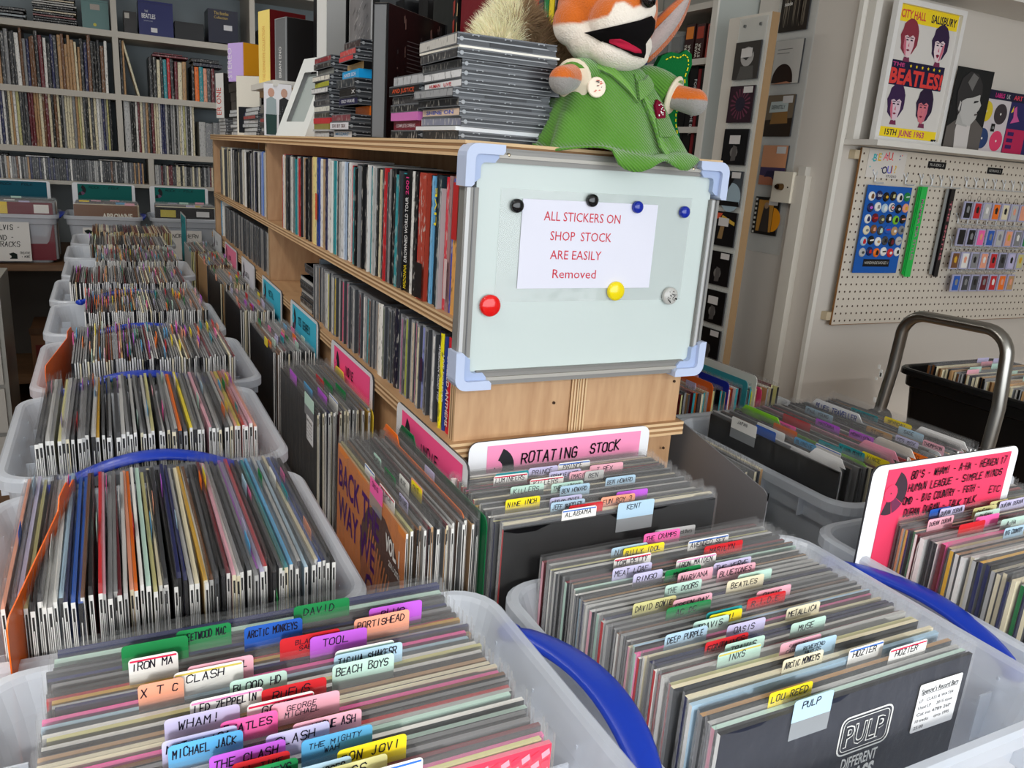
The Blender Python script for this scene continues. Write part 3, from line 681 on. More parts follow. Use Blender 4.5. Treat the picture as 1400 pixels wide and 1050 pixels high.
# ================================================================ RECORDS AND CRATES
W_, RD, BL = s(245, 245, 245), s(215, 40, 80), s(50, 110, 200)
YL = s(210, 190, 90); PKS = s(235, 150, 200)
FILL = ['dark grey', 'black', 'grey', 'pale grey', 'cream', 'dark grey', 'tan', 'white', 'grey', 'pale blue', 'black', 'brown', 'khaki', 'pale grey', 'navy', 'maroon', 'mint', 'pale grey', 'cream', 'hot pink', 'gold', 'red', 'black', 'white', 'white', 'pale grey', 'cream']
SHADE = {'grey': 'clear', 'dark grey': 'charcoal'}
def row_x(where, tabs, ztab, xc, yb, yf, ztop, seed, pitch=.0058, ends=None, tmax=.0045, special=None, group=None, fills=None, minp=.0046):
    """records standing parallel to the x axis, listed from the back to the front; where = words for the crate"""
    rnd = random.Random(seed); it = []; fills = fills or FILL
    for (x0, y0, x1, y1, cn, txt, st) in tabs:
        a = on(x0, y0, 2, ztab); c = on(x1, y1, 2, ztab); y = (a[1] + c[1]) / 2
        it.append([y, (min(a[0], c[0]), max(.03, min(.062, abs(c[0] - a[0]))), cn, txt, st)])
    it.sort(key=lambda q: -q[0])
    for i in range(1, len(it)): it[i][0] = min(it[i][0], it[i - 1][0] - minp)
    if it[-1][0] < yf:            # squeeze back inside the crate
        k = (it[0][0] - yf) / (it[0][0] - it[-1][0])
        for q in it: q[0] = it[0][0] - (it[0][0] - q[0]) * k
    full = []; prev = yb
    for q in it + [[yf, None]]:
        g = prev - q[0]; nf = int(g / pitch) - (0 if q[1] is None else 1)
        for j in range(max(0, nf)): full.append([prev - g * (j + 1) / (nf + 1), None])
        if q[1]: full.append(q)
        prev = q[0]
    full.sort(key=lambda q: -q[0]); n = len(full)
    for i, (y, tb) in enumerate(full):
        gap = min(full[i - 1][0] - y if i else 1, y - full[i + 1][0] if i + 1 < n else 1)
        t = max(.0016, min(tmax, gap * .68)); cn = rnd.choice(fills); dz = rnd.uniform(-.005, .001); dx = rnd.uniform(-.004, .004)
        en = NC[rnd.choice(ends or fills)]; T = []; words = ''
        if tb:
            T = [(tb[0] - xc - dx, tb[1], ztab - (ztop + dz), NC[tb[2]] if tb[2] in NC else tb[2], tb[3], tb[4])]
            words = ', %s tab' % (tb[2] + (' striped' if tb[4] else ''))
        lab = '%s record%s, %s from the back of %s' % (SHADE.get(cn, cn), words, ordn(i + 1), where)
        kw = {}
        if special and i == n - 1: kw = special; lab = special.pop('label')
        fc = kw.pop('face', NC[cn] if rnd.random() < .6 else NC['dark grey']); tt = kw.pop('t', t)
        record((xc + dx, y, ztop + dz - .315), 'X', fc, en, tt, rnd.uniform(-.004, .004), rnd.uniform(-.006, .006), top=kw.pop('top', NC[cn]), label=lab, group=group, tabs=T, over=.007 + rnd.uniform(0, .004), **kw)

F1 = [(165, 877, 255, 858, 'green', '', None), (174, 882, 240, 869, 'white', 'IRON MA', RD), (240, 859, 316, 851, 'green', 'FLEETWOOD MAC', None),
 (330, 846, 410, 836, 'blue', 'ARCTIC MONKEYS', None), (400, 826, 476, 813, 'green', 'DAVID', None), (497, 819, 570, 809, 'purple', 'BLUR', None),
 (481, 841, 555, 825, 'salmon', 'PORTISHEAD', None), (379, 864, 459, 846, 'red', 'BLACK|SAB', None), (417, 855, 495, 844, 'purple', 'TOOL', None),
 (451, 875, 530, 858, 'white', '', NC['mint']), (451, 884, 541, 861, 'pale blue', 'TICIUA SHAKESR', None), (447, 893, 530, 876, 'mint', 'BEACH BOYS', None),
 (255, 905, 343, 883, 'pink', 'LAUREN HILL', None), (236, 913, 331, 897, 'white', 'CLASH', YL), (187, 924, 240, 914, 'salmon', 'X T C', None),
 (310, 915, 388, 903, 'mint', 'BLOOD HD', None), (256, 938, 352, 911, 'white', 'LED ZEPPELIN', PKS), (222, 966, 322, 938, 'lavender', 'WHAM!', None),
 (354, 932, 442, 914, 'red', 'RUFUS', None), (335, 954, 426, 934, 'white', 'GENE', RD), (367, 951, 459, 930, 'pink', 'GEORGE|MICHAEL', None),
 (300, 984, 379, 968, 'hot pink', 'BEATLES', None), (220, 1009, 322, 981, 'lavender', 'METALLICA', None), (229, 1021, 332, 997, 'sky blue', 'MICHAEL JACK', None),
 (282, 1014, 386, 995, 'purple', 'THE CLASH', None), (360, 994, 446, 973, 'lavender', 'CLASH', None), (397, 981, 491, 960, 'pink', 'WISHBONE ASH', None),
 (407, 998, 503, 975, 'sky blue', 'THE MIGHTY|WAH', None), (314, 1031, 392, 1011, 'red', 'ALL TIME|LOW', None), (456, 1013, 550, 990, 'yellow', 'BON JOVI', None),
 (303, 1047, 405, 1027, 'green', 'BLACK KEYS', None), (375, 1040, 475, 1018, 'pale blue', 'GUNS N ROSES', None), (385, 1052, 477, 1022, 'white', 'YEAH YEAH YEAHS', PKS),
 (430, 1030, 521, 1010, 'khaki', 'KISS', None), (500, 1050, 580, 1037, 'white', '', BL)]
F2 = [(879, 729, 929, 721, 'hot pink', 'THE CRAMPS', None), (834, 748, 886, 741, 'pale blue', 'NIRVANA', None), (852, 750, 904, 737, 'yellow', 'BILLY IDOL', None),
 (836, 761, 891, 755, 'white', 'TOM PETTY', RD), (837, 777, 892, 768, 'lavender', 'MEAT LOAF', None), (867, 786, 905, 776, 'lavender', 'RINGO', None),
 (904, 776, 957, 770, 'green', 'MUSE', None), (924, 765, 975, 752, 'white', 'IRON MAIDEN', PKS), (936, 736, 999, 730, 'white', 'AVENGED SEV', BL),
 (960, 745, 1014, 736, 'red', 'MARILYN', None), (922, 780, 975, 774, 'pink', 'NIRVANA', None), (974, 769, 1023, 757, 'lavender', 'THE VERVE', None),
 (981, 778, 1032, 767, 'pink', 'BLUETONES', None), (992, 793, 1044, 783, 'cream', 'BEATLES', None), (1005, 783, 1057, 777, 'mint', '', None),
 (905, 797, 962, 792, 'mint', 'THE DOORS', None), (866, 826, 926, 814, 'khaki', 'DAVID BOWIE', None), (919, 820, 976, 811, 'pink', 'GREEN DAY', None),
 (914, 834, 971, 817, 'green', 'AC DC', None), (1031, 806, 1082, 798, 'pink', 'OASIS', None), (1020, 817, 1075, 807, 'red', 'R.I.D.E', None),
 (966, 838, 1017, 828, 'teal', '', None), (968, 840, 1018, 833, 'yellow', 'WHAM!', None), (946, 849, 998, 840, 'mint', 'TRAVIS', None),
 (908, 867, 970, 856, 'pale blue', 'DEEP PURPLE', None), (991, 853, 1050, 845, 'lavender', 'OASIS', None), (1070, 828, 1120, 820, 'cream', 'METALLICA', None),
 (1079, 851, 1133, 843, 'mint', 'MUSE', None), (964, 878, 1027, 866, 'red', 'FONTAINES', None), (990, 880, 1047, 868, 'mint', 'TRAVIS', None),
 (982, 894, 1045, 881, 'mint', 'INXS', YL), (1067, 880, 1124, 866, 'pink', 'SABRINA|CARPENTER', None), (1091, 884, 1146, 868, 'pale blue', 'REVEREND|MAKERS', None),
 (1070, 902, 1129, 889, 'cream', 'ARCTIC MONKEYS', None), (1161, 888, 1216, 879, 'white', 'HOZIER', BL), (1219, 889, 1269, 873, 'white', 'HOZIER', RD),
 (1051, 947, 1117, 934, 'yellow', 'LOU REED', None), (1086, 958, 1145, 945, 'pale blue', 'PULP', None)]
RS_ = [(675, 646, 721, 641, 'teal', '', None), (675, 651, 721, 645, 'white', 'LUMINEERS', RD), (722, 640, 762, 635, 'lavender', 'PRINCE', None),
 (763, 633, 805, 627, 'white', 'PRINCE', BL), (807, 637, 847, 628, 'pink', 'T REX', None), (749, 644, 793, 639, 'lavender', 'FRANKIE GOES', None),
 (725, 656, 771, 650, 'white', 'KILLERS', RD), (779, 646, 809, 642, 'pink', 'IMAGINE', None), (800, 645, 825, 641, 'pale grey', 'BEN', None),
 (829, 654, 872, 650, 'pale blue', 'BEN HOWARD', None), (698, 666, 745, 661, 'mint', 'KILLERS', None), (754, 662, 800, 658, 'mint', 'THE LIBERT', None),
 (767, 666, 811, 663, 'pale blue', 'BEN HOWARD', None), (694, 686, 742, 680, 'yellow', 'NINE INCH', None), (754, 683, 801, 679, 'lavender', 'TAYLOR SWIFT', None),
 (755, 689, 804, 684, 'pale blue', 'JEFF BUCKLEY', None), (847, 676, 892, 671, 'purple', '', None), (827, 684, 872, 676, 'salmon', 'FUN BOY 3', None),
 (783, 696, 830, 689, 'red', '', None), (773, 701, 822, 695, 'white', 'ALABAMA', BL), (852, 693, 898, 683, 'pale blue', 'KENT', None)]
S1_ = [(1243, 676, 1285, 671, 'orange', 'WHAM!', None), (1336, 663, 1370, 660, 'white', 'WHAM!', BL), (1299, 679, 1335, 675, 'salmon', 'POWER STATION', None),
 (1267, 695, 1299, 691, 'blue', '', None), (1281, 694, 1320, 690, 'lavender', 'DURAN DURAN', None), (1326, 693, 1361, 688, 'khaki', 'DURAN', None),
 (1346, 683, 1375, 680, 'khaki', 'DURAN', None), (1365, 685, 1398, 677, 'lavender', 'DURAN DURAN', None), (1264, 708, 1303, 703, 'pink', 'DURAN DURAN', None),
 (1328, 699, 1367, 694, 'mint', 'DURAN', None), (1329, 705, 1365, 700, 'hot pink', '', None), (1308, 716, 1345, 709, 'red', '', None),
 (1365, 709, 1398, 702, 'mint', 'A-HA', None), (1366, 719, 1400, 716, 'pale blue', 'BIG COUNTRY', None)]

def art_pulp(b, y, hw, h):
    U, V = (1, 0, 0), (0, 0, 1); c1, c2 = s(225, 225, 220), s(40, 42, 50)
    def frame(x, z, w, hh, r, th, col, k):
        o = rrect(w, hh, r, 4, x, z); i = rrect(w - 2 * th, hh - 2 * th, max(.001, r - th), 4, x + th, z + th); n = len(o)
        b.add([(p[0], y - k, p[1]) for p in o + i], [(j, (j + 1) % n, (j + 1) % n + n, j + n) for j in range(n)], col)
    x0, z0 = -.014, .247
    frame(x0, z0, .068, .042, .009, .0018, c1, .0002); frame(x0 + .004, z0 + .004, .060, .034, .006, .0008, c1, .0002)
    b.type('PULP', (x0 + .034, y - .0002, z0 + .0095), U, V, .023, c1, 0, .052, .035, True); b.type('PULP', (x0 + .034, y - .0004, z0 + .0095), U, V, .023, c2, 0, .052, .0, True)
    b.type('DIFFERENT', (x0 + .034, y - .0002, z0 - .016), U, V, .0125, c1, 0, .047, .02, True); b.type('CLASS', (x0 + .034, y - .0002, z0 - .037), U, V, .0185, c1, 0, .047, .04, True)
    frame(-.045, .02, .172, .172, .02, .005, c1, .0002); b.quad((-.038, y - .0002, .025), (.120, y - .0002, .025), (.120, y - .0002, .185), (-.038, y - .0002, .185), s(38, 37, 40), 0)
def art_knit(b, y, hw, h):
    rr = random.Random(3)
    for i in range(40):
        for j in range(3):
            x = -hw + i * .0079; z = h - .006 - j * .008
            b.quad((x, y, z - .005), (x + .006, y, z - .002), (x + .005, y, z + .003), (x - .001, y, z), s(235, 150, 165) if (i + j) % 2 else s(225, 60, 85))
G1 = 'records in the near left crate'; G2 = 'records in the near middle crate'; G3 = 'rotating stock records'; G4 = 'eighties records on the right'
row_x('the near left crate', F1, -.372, .100, .640, .405, -.390, 11, .0084, group=G1, minp=.0062, tmax=.0062,
      special=dict(label='red knit-patterned record at the very front of the near left crate', face=s(225, 60, 85), top=s(230, 120, 140), art=art_knit, price=(-.06, .25, .10, .05)))
crate(-.125, .30, .335, .685, -.432, .303, 'milky crate with blue side handle at the bottom left of the picture', '+x', col=s(225, 235, 245), hz=.0)
b = MB(); b.box(-.12, .30, -.775, .33, .68, -.736, ONE); tag(b.build('riser_board', 'plywood', org=(-.12, .3, -.775)), 'plywood riser board under the near left crate', 'board')
row_x('the near middle crate', F2, -.418, .5755, .705, .402, -.430, 12, .0066, ends=['white', 'black', 'white', 'grey', 'red', 'pink', 'pale grey', 'pale blue', 'black', 'dark grey', 'mint', 'navy'], group=G2,
      special=dict(label='black record with a white framed logo and price label, front of the near middle crate', face=s(17, 21, 38), top=s(20, 20, 24), t=.004, art=art_pulp, price=(.085, .245, .062, .054)))
crate(.372, .335, .835, .735, -.470, .300, 'milky crate with bowed blue handles in front of the whiteboard', '+x', col=s(222, 230, 242))
row_x('the rotating stock row', RS_, -.402, .552, .935, .762, -.414, 13, .0070, ends=['white', 'grey', 'red', 'navy', 'black', 'dark grey', 'white'], group=G3,
      special=dict(label='black record with a blue tab and printed price label, front of the rotating stock', face=s(8, 9, 11), top=s(20, 20, 24), t=.004, price=(.062, .235, .066, .048)))
crate(.34, .745, .80, .962, -.60, .172, 'low milky tray holding the rotating stock records', '', ribs=False)
row_x('the eighties crate', S1_, -.415, 1.078, .632, .42, -.428, 14, .0072, ends=['white', 'navy', 'maroon', 'white', 'gold', 'black', 'green', 'pale grey', 'white', 'navy', 'cream', 'tan', 'black', 'cream'], tmax=.0062, group=G4)
crate(.862, .335, 1.33, .735, -.470, .300, 'milky crate holding eighties records at the right edge', '', col=s(214, 218, 228))
sign_card((1.004, .640, -.775), 'X', .30, .433, s(226, 62, 98), [("80'S - WHAM! - A-HA - HEAVEN 17", .046, .408, .0105, .200), ('HUMAN LEAGUE - SIMPLE MINDS', .045, .390, .0105, .198), ('OMD - BIG COUNTRY - FGTH -', .040, .372, .0105, .160), ('ETC', .222, .366, .010, .026), ('DURAN DURAN - TALK TALK', .046, .354, .0105, .150)],
          'white and crimson sign card listing eighties bands in black marker', dk=s(60, 45, 55), mid=s(105, 45, 75), seed=5)
sign_card((.582, .951, -.62), 'X', .305, .241, s(244, 150, 190), [('ROTATING', .054, .203, .0165, .096), ('STOCK', .170, .207, .016, .054)], 'pink sign card reading rotating stock under the whiteboard', seed=9)
divider((1.075, .604, -.775), 'X', s(236, 234, 226), -.14, .20, .340, .31, 0, label='white divider card with magenta writing, middle of the eighties crate')
b = MB()
o = bpy.data.objects['divider_card']; b.write('A-HA', (-.105, -.0012, .326), (1, 0, 0), (0, 0, 1), .009, s(200, 30, 120), 0, .034, .0016); b.build('ink', 'card', o)
o = divider((1.075, .628, -.775), 'X', s(232, 228, 220), -.14, .09, .330, .31, .012, label='white divider card with magenta writing, back of the eighties crate')
b = MB(); b.write('WHAM!', (-.125, -.0012, .329), (1, 0, 0), (0, 0, 1), .009, s(200, 30, 120), 0, .04, .0016); b.build('ink', 'card', o)
divider((1.115, .577, -.775), 'X', s(12, 110, 62), -.13, .09, .335, .30, .010, 'BIG COUNTRY', label='green divider card in the eighties crate')
for i, y in enumerate((.56, .53, .50, .47)):
    o = divider((1.085 + .01 * i, y, -.775), 'X', s(200, 200, 198), 0, 0, .345, .30, 0, label='clear grey divider card, %s from the front in the eighties crate' % ordn(4 - i))

# ---------------------------------------------------------------- rows of records standing parallel to the y axis
def row_y(where, x0, x1, yf, ztop, n, seed, faces=None, ends=None, group=None, tabp=.5, hollow=True, t=(.0024, .0034), first=None, yj=.006, jz=.003, leanf=None, side='left', tabs=None, ztab=None):
    rnd = random.Random(seed); faces = faces or FILL; ends = ends or (['white'] * 8 + ['cream', 'pale grey', 'black', 'white', 'dark grey'])
    pos = [x0 + (x1 - x0) * (i + .5) / n for i in range(n)]; TB = {}
    for (px0, py0, px1, py1, cn, txt, st) in (tabs or []):
        a = on(px0, py0, 2, ztab); c = on(px1, py1, 2, ztab); xm = (a[0] + c[0]) / 2; k = min(range(n), key=lambda i: abs(pos[i] - xm) + (1 if i in TB else 0))
        TB[k] = (a[1], max(.03, min(.07, abs(a[1] - c[1]))), cn, txt, st)
    for i in range(n):
        x = pos[i]; cn = faces[i % len(faces)] if len(faces) > 22 else rnd.choice(faces); tk = rnd.uniform(*t); T = []; words = ''
        yy = yf + .1575 + rnd.uniform(-yj, yj); dz = rnd.uniform(-jz, jz)
        if i in TB:
            a = TB[i]; T = [(yy - a[0], a[1], ztab - ztop - dz, NC[a[2]], a[3], a[4])]; words = ', %s tab' % a[2]
        elif tabs is None and rnd.random() < tabp:
            tc = rnd.choice(['yellow', 'orange', 'hot pink', 'sky blue', 'green', 'red', 'purple', 'pale blue', 'mint', 'salmon', 'lavender', 'white', 'teal', 'pink', 'blue'])
            T = [(rnd.uniform(-.14, .09), rnd.uniform(.03, .045), .013, NC[tc], '', None)]; words = ', %s tab' % tc
        lab = '%s record%s, %s from the left of %s' % (SHADE.get(cn, cn), words, ordn(i + 1), where)
        kw = {}; fc = NC[cn]
        if first and i == 0: kw = dict(first); lab = kw.pop('label'); fc = kw.pop('face')
        record((x, yy, ztop + dz - .315), 'Y', fc, NC[rnd.choice(ends)], tk, (leanf(i / n) if leanf else 0) + rnd.uniform(-.008, .008), rnd.uniform(-.008, .008),
               top=NC[cn], label=lab, group=group, tabs=T, hollow=hollow, over=.010 + rnd.uniform(0, .006), **kw)
C1F = ['salmon', 'dark grey', 'lavender', 'khaki', 'black', 'dark grey', 'white', 'pale grey', 'white', 'pale blue', 'navy', 'blue', 'blue', 'brown', 'black', 'red', 'pink', 'grey', 'grey', 'maroon', 'pale grey', 'salmon', 'orange',
       'white', 'mint', 'khaki', 'cream', 'black', 'dark grey', 'black', 'navy', 'navy', 'pale grey', 'cream', 'gold', 'white', 'brown', 'dark grey', 'black', 'maroon', 'pink', 'white', 'grey', 'dark grey', 'grey', 'purple', 'lavender', 'red', 'black', 'dark grey', 'green', 'teal', 'sky blue', 'grey', 'pale grey', 'pale blue', 'grey', 'cream', 'blue', 'navy', 'dark grey', 'black', 'black']
row_y('the first left-row crate', -.105, .196, .758, -.418, 62, 21, C1F, group='records in the first crate of the left row', tabp=.42, t=(.0032, .0043))
crate(-.155, .728, .232, 1.128, -.458, .312, 'milky crate nearest the viewer in the receding left row', '+y', col=s(226, 232, 240), bow=.02, hz=.016, lift=.03)
divider((-.076, .872, -.775), 'Y', s(246, 108, 22), -.12, .05, .372, .325, .012, label='orange divider card at the left of the first crate in the left row', yaw=-.13)
divider((.122, .92, -.775), 'Y', s(196, 30, 48), -.10, .05, .345, .31, .012, label='red divider card right of centre in the first crate of the left row')
divider((.133, .91, -.775), 'Y', s(24, 140, 62), -.10, .05, .335, .32, .004, label='green divider card right of the red one in the first crate')
divider((.140, .915, -.775), 'Y', s(60, 200, 215), .05, .06, .340, .31, .008, label='cyan divider card right of the green one in the first crate')
divider((-.065, 1.34, -.775), 'Y', s(225, 225, 222), -.1, .05, .345, .3, .01, label='pale divider card at the left of the second crate in the left row')
divider((.118, 1.345, -.775), 'Y', s(244, 130, 40), .08, .05, .345, .32, .008, label='orange divider card near the right of the second crate in the left row')
C2X = ['dark grey', 'grey', 'salmon', 'dark grey', 'khaki', 'grey', 'dark grey', 'grey', 'grey', 'pale blue', 'dark grey', 'grey', 'gold', 'grey', 'black', 'maroon', 'dark grey', 'grey', 'red', 'grey', 'pale grey', 'khaki', 'grey', 'pale grey', 'khaki', 'khaki', 'grey', 'pink', 'grey', 'dark grey', 'orange', 'cream', 'yellow', 'salmon', 'red', 'pink', 'pink']
C2F = [c if i % 4 == 0 or c in ('yellow', 'gold', 'orange', 'black') or i > 42 else ('grey', 'dark grey', 'pale grey')[i % 3] for i, c in enumerate((C2X * 2)[:48])]
C2F[-6:] = ['salmon', 'yellow', 'red', 'pink', 'pink', 'salmon']
row_y('the second left-row crate', -.105, .182, 1.17, -.402, 48, 22, C2F, group='records in the second crate of the left row', tabp=.5, t=(.0036, .0054))
for i in range(2, 8): pass
CY = [1.172, 1.60, 2.06, 2.48, 2.93, 3.36, 3.80]
NMS = ['second', 'third', 'fourth', 'fifth', 'sixth', 'seventh', 'eighth']
for i, y in enumerate(CY):
    dx = (0, .03, .02, 0, .03, .01, .03)[i]
    crate(-.158 + dx * .4, y - .012, .232 + dx, y + .385, -.452, .318, 'milky crate, %s from the viewer in the receding left row' % NMS[i], '+y' if i < 3 else '', col=s(226, 228, 230), bow=.02, hz=.016, lift=.026, ribs=i < 4)

divider((-.098, 1.755, -.775), 'Y', s(248, 108, 24), -.13, .05, .365, .31, .012, label='orange divider card at the left of the third crate in the left row', yaw=-.12)
divider((.196, 1.76, -.775), 'Y', s(20, 130, 64), .02, .05, .350, .31, .012, label='green divider card at the right of the third crate in the left row')
divider((-.103, 2.63, -.775), 'Y', s(110, 190, 50), -.1, .05, .352, .30, .008, label='lime divider card at the left of the fifth crate in the left row')
divider((-.078, 2.63, -.775), 'Y', s(214, 96, 40), -.1, .05, .352, .30, .008, label='rust divider card right of the lime one in the fifth crate')

def art_back(b, y, hw, h):
    U, V = (1, 0, 0), (0, 0, 1); pu = s(88, 36, 120)
    b.quad((-hw, y + .0001, 0), (hw, y + .0001, 0), (hw, y + .0001, h), (-hw, y + .0001, h), s(240, 144, 66))
    n = 14; P = [(.06 + .09 * math.cos(2 * math.pi * i / n), .215 + .085 * math.sin(2 * math.pi * i / n)) for i in range(n)]; b.flat(P, (0, y - .0001, 0), U, V, s(92, 48, 28))
    P = [(.03 + .055 * math.cos(2 * math.pi * i / n), .165 + .075 * math.sin(2 * math.pi * i / n)) for i in range(n)]; b.flat(P, (0, y - .0002, 0), U, V, s(196, 112, 62))
    b.flat([(-.06, 0), (.157, 0), (.157, .11), (.10, .16), (.02, .12), (-.04, .07)], (0, y - .00015, 0), U, V, s(140, 76, 40))
    for q in range(10):
        b.quad((.0 + q * .009, y - .0003, .20 - q * .003), (.004 + q * .009, y - .0003, .20 - q * .003), (.016 + q * .010, y - .0003, .262 - q * .004), (.012 + q * .010, y - .0003, .262 - q * .004), s(236, 140, 60))
    b.type('BACK THE', (-.148, y - .0004, .255), U, V, .042, pu, 0, .205, .02); b.type('WAY WE', (-.148, y - .0004, .202), U, V, .042, pu, 0, .19, .02); b.type('CAME', (.0, y - .0004, .150), U, V, .042, pu, 0, .14, .02)
    b.type('VOL. 1', (.085, y - .0005, .262), U, V, .022, s(240, 238, 232), 0, .055, .04); b.type('2011-2021', (.10, y - .0005, .246), U, V, .008, s(240, 238, 232), 0, .042, .02)
P1T = [(487, 652, 512, 673, 'hot pink', 'OASIS', None), (513, 660, 535, 686, 'white', 'COLDPLAY', RD), (498, 632, 515, 648, 'white', '', BL), (527, 637, 545, 655, 'green', 'INTERPOL', None), (516, 617, 530, 628, 'mint', 'BLACK', None),
       (540, 647, 556, 662, 'white', 'BLOC', None), (561, 655, 580, 670, 'yellow', 'THIS', None), (541, 673, 562, 687, 'lavender', 'EDITORS', None), (567, 651, 586, 668, 'salmon', '', None), (582, 634, 598, 647, 'lavender', '', None)]
row_y('the indie stack', .284, .386, .800, -.420, 21, 31, ['tan', 'khaki', 'dark grey', 'brown', 'grey', 'pale grey', 'maroon', 'white', 'dark grey', 'black', 'grey', 'maroon', 'white', 'pale grey', 'brown', 'grey', 'dark grey', 'tan', 'black', 'grey', 'grey', 'grey', 'grey'],
      ['white', 'cream', 'white', 'black', 'white', 'tan', 'dark grey', 'white'], 'records by the indie sign', t=(.0026, .0036), tabs=P1T, ztab=-.404,
      first=dict(label='orange record cover with purple lettering facing left, front stack by the indie sign', face=s(240, 144, 66), art=art_back, price=(.062, .13, .075, .05)))
divider((.364, .968, -.775), 'Y', s(246, 118, 26), -.155, .06, .362, .32, .013, '', label='orange divider card left of the green one by the indie sign')
divider((.385, .955, -.775), 'Y', s(14, 104, 60), -.155, .06, .363, .335, .013, '', label='dark green divider card against the indie sign')
P2T = [(398, 503, 410, 515, 'purple', '', None), (418, 520, 432, 536, 'sky blue', '', None), (417, 534, 432, 552, 'mint', '', None), (435, 510, 446, 522, 'red', '', None), (446, 515, 460, 534, 'green', '', None), (438, 528, 452, 546, 'purple', '', None), (463, 522, 475, 542, 'green', '', None), (452, 536, 466, 550, 'white', '', BL)]
row_y('the second unit-side stack', .292, .386, 1.275, -.428, 20, 32, ['black', 'black', 'black', 'grey', 'navy', 'dark grey', 'black', 'grey', 'maroon', 'pale grey', 'grey', 'cream', 'grey', 'dark grey', 'grey', 'grey', 'tan', 'grey', 'gold', 'grey', 'grey', 'grey', 'grey'],
      ['white', 'cream', 'white', 'white', 'cream', 'black'], 'records in the second stack by the plywood unit', t=(.0026, .0036), tabs=P2T, ztab=-.412,
      first=dict(label='black record cover with white price sticker facing left in the second stack', face=s(26, 26, 28), price=(.085, .25, .05, .045)))
divider((.3895, 1.43, -.775), 'Y', s(244, 214, 70), -.10, .06, .345, .32, .016, label='yellow divider card against the second pink sign')
# crate on the right with the records seen across their top edges
S2T = [(996, 569, 1023, 585, 'white', 'JAPAN', None), (1064, 571, 1093, 584, 'hot pink', 'MICHAEL', None), (1059, 577, 1091, 591, 'orange', '', None), (1032, 580, 1061, 592, 'blue', '', None), (1040, 576, 1077, 595, 'white', '', None),
       (1092, 596, 1115, 610, 'sky blue', 'BLONDIE', None), (1078, 564, 1110, 580, 'red', '', None), (1119, 571, 1152, 584, 'purple', 'MADONNA', None), (1164, 586, 1197, 599, 'purple', 'MORRISON', None), (1107, 554, 1137, 570, 'pale blue', 'PAUL YOUNG', None),
       (1114, 601, 1150, 614, 'teal', 'U2', None), (1115, 605, 1151, 620, 'white', '', BL), (1150, 605, 1185, 620, 'teal', 'ALISON MOYET', None), (1158, 619, 1195, 635, 'yellow', 'VINCE', None), (1231, 613, 1265, 627, 'orange', 'TOTO', None),
       (1182, 582, 1221, 595, 'tan', 'STING', None), (1169, 556, 1200, 570, 'teal', 'BLANCMANGE', None), (1216, 568, 1248, 582, 'yellow', 'SPANDAU', None), (1229, 582, 1268, 594, 'pale blue', 'SADE', None), (1223, 594, 1260, 605, 'lavender', 'YES BOX', None), (1265, 600, 1294, 611, 'pink', 'THOMPSON', None)]
row_y('the right-hand crate', 1.025, 1.385, .835, -.443, 34, 41, ['black', 'grey', 'black', 'brown', 'grey', 'dark grey', 'grey', 'cream', 'maroon', 'grey', 'pale grey', 'grey', 'brown', 'grey', 'pale grey', 'red', 'grey', 'tan', 'grey', 'pale grey', 'grey', 'dark grey', 'grey', 'brown', 'pale blue', 'grey', 'tan', 'grey', 'dark grey', 'pink', 'grey', 'tan', 'grey', 'grey'],
      ['black', 'dark grey', 'white', 'black', 'cream'], 'records in the right-hand crate', hollow=False, t=(.003, .0055), tabs=S2T, ztab=-.430,
      first=dict(label='plain black record cover facing left in the right-hand crate', face=s(12, 12, 14)))
crate(.985, .775, 1.44, 1.225, -.478, .300, 'clear milky crate of tabbed records before the step ladder', '', col=s(205, 208, 206))
for (nm, px0, py0, px1, py1, col, tx, tc, lb) in (('a', 1019, 552, 1064, 572, s(150, 225, 60), '', BLACK, 'lime green divider card in the right-hand crate'), ('b', 1115, 544, 1176, 567, s(236, 236, 236), 'BLUES TRAVELLER', s(40, 70, 160), 'white divider card with blue writing at the back left of the right-hand crate'),
     ('c', 1114, 611, 1187, 644, s(240, 240, 240), '', BLACK, 'blank white divider card nearest the pink and white tabs in the right-hand crate'), ('d', 1181, 600, 1250, 628, s(250, 165, 190), '', BLACK, 'long pink divider card in the right-hand crate'),
     ('e', 1198, 596, 1276, 625, s(238, 232, 222), '', BLACK, 'cream divider card right of the long pink one'), ('f', 1258, 582, 1337, 611, s(240, 240, 238), '', BLACK, 'blank white divider card at the far right of the right-hand crate')):
    a = on(px0, py0, 2, -.426); c = on(px1, py1, 2, -.426); x = (a[0] + c[0]) / 2; yc = .9975; tw = abs(a[1] - c[1])
    divider((x, yc, -.775), 'Y', col, yc - a[1], min(tw, .16 - (yc - a[1])) if tw < .2 else .30 - 0, .335, .325, .014 if tw < .17 else 0, tx, tc, label=lb) if tw < .17 else divider((x, yc, -.775), 'Y', col, 0, 0, .349, .325, 0, label=lb)

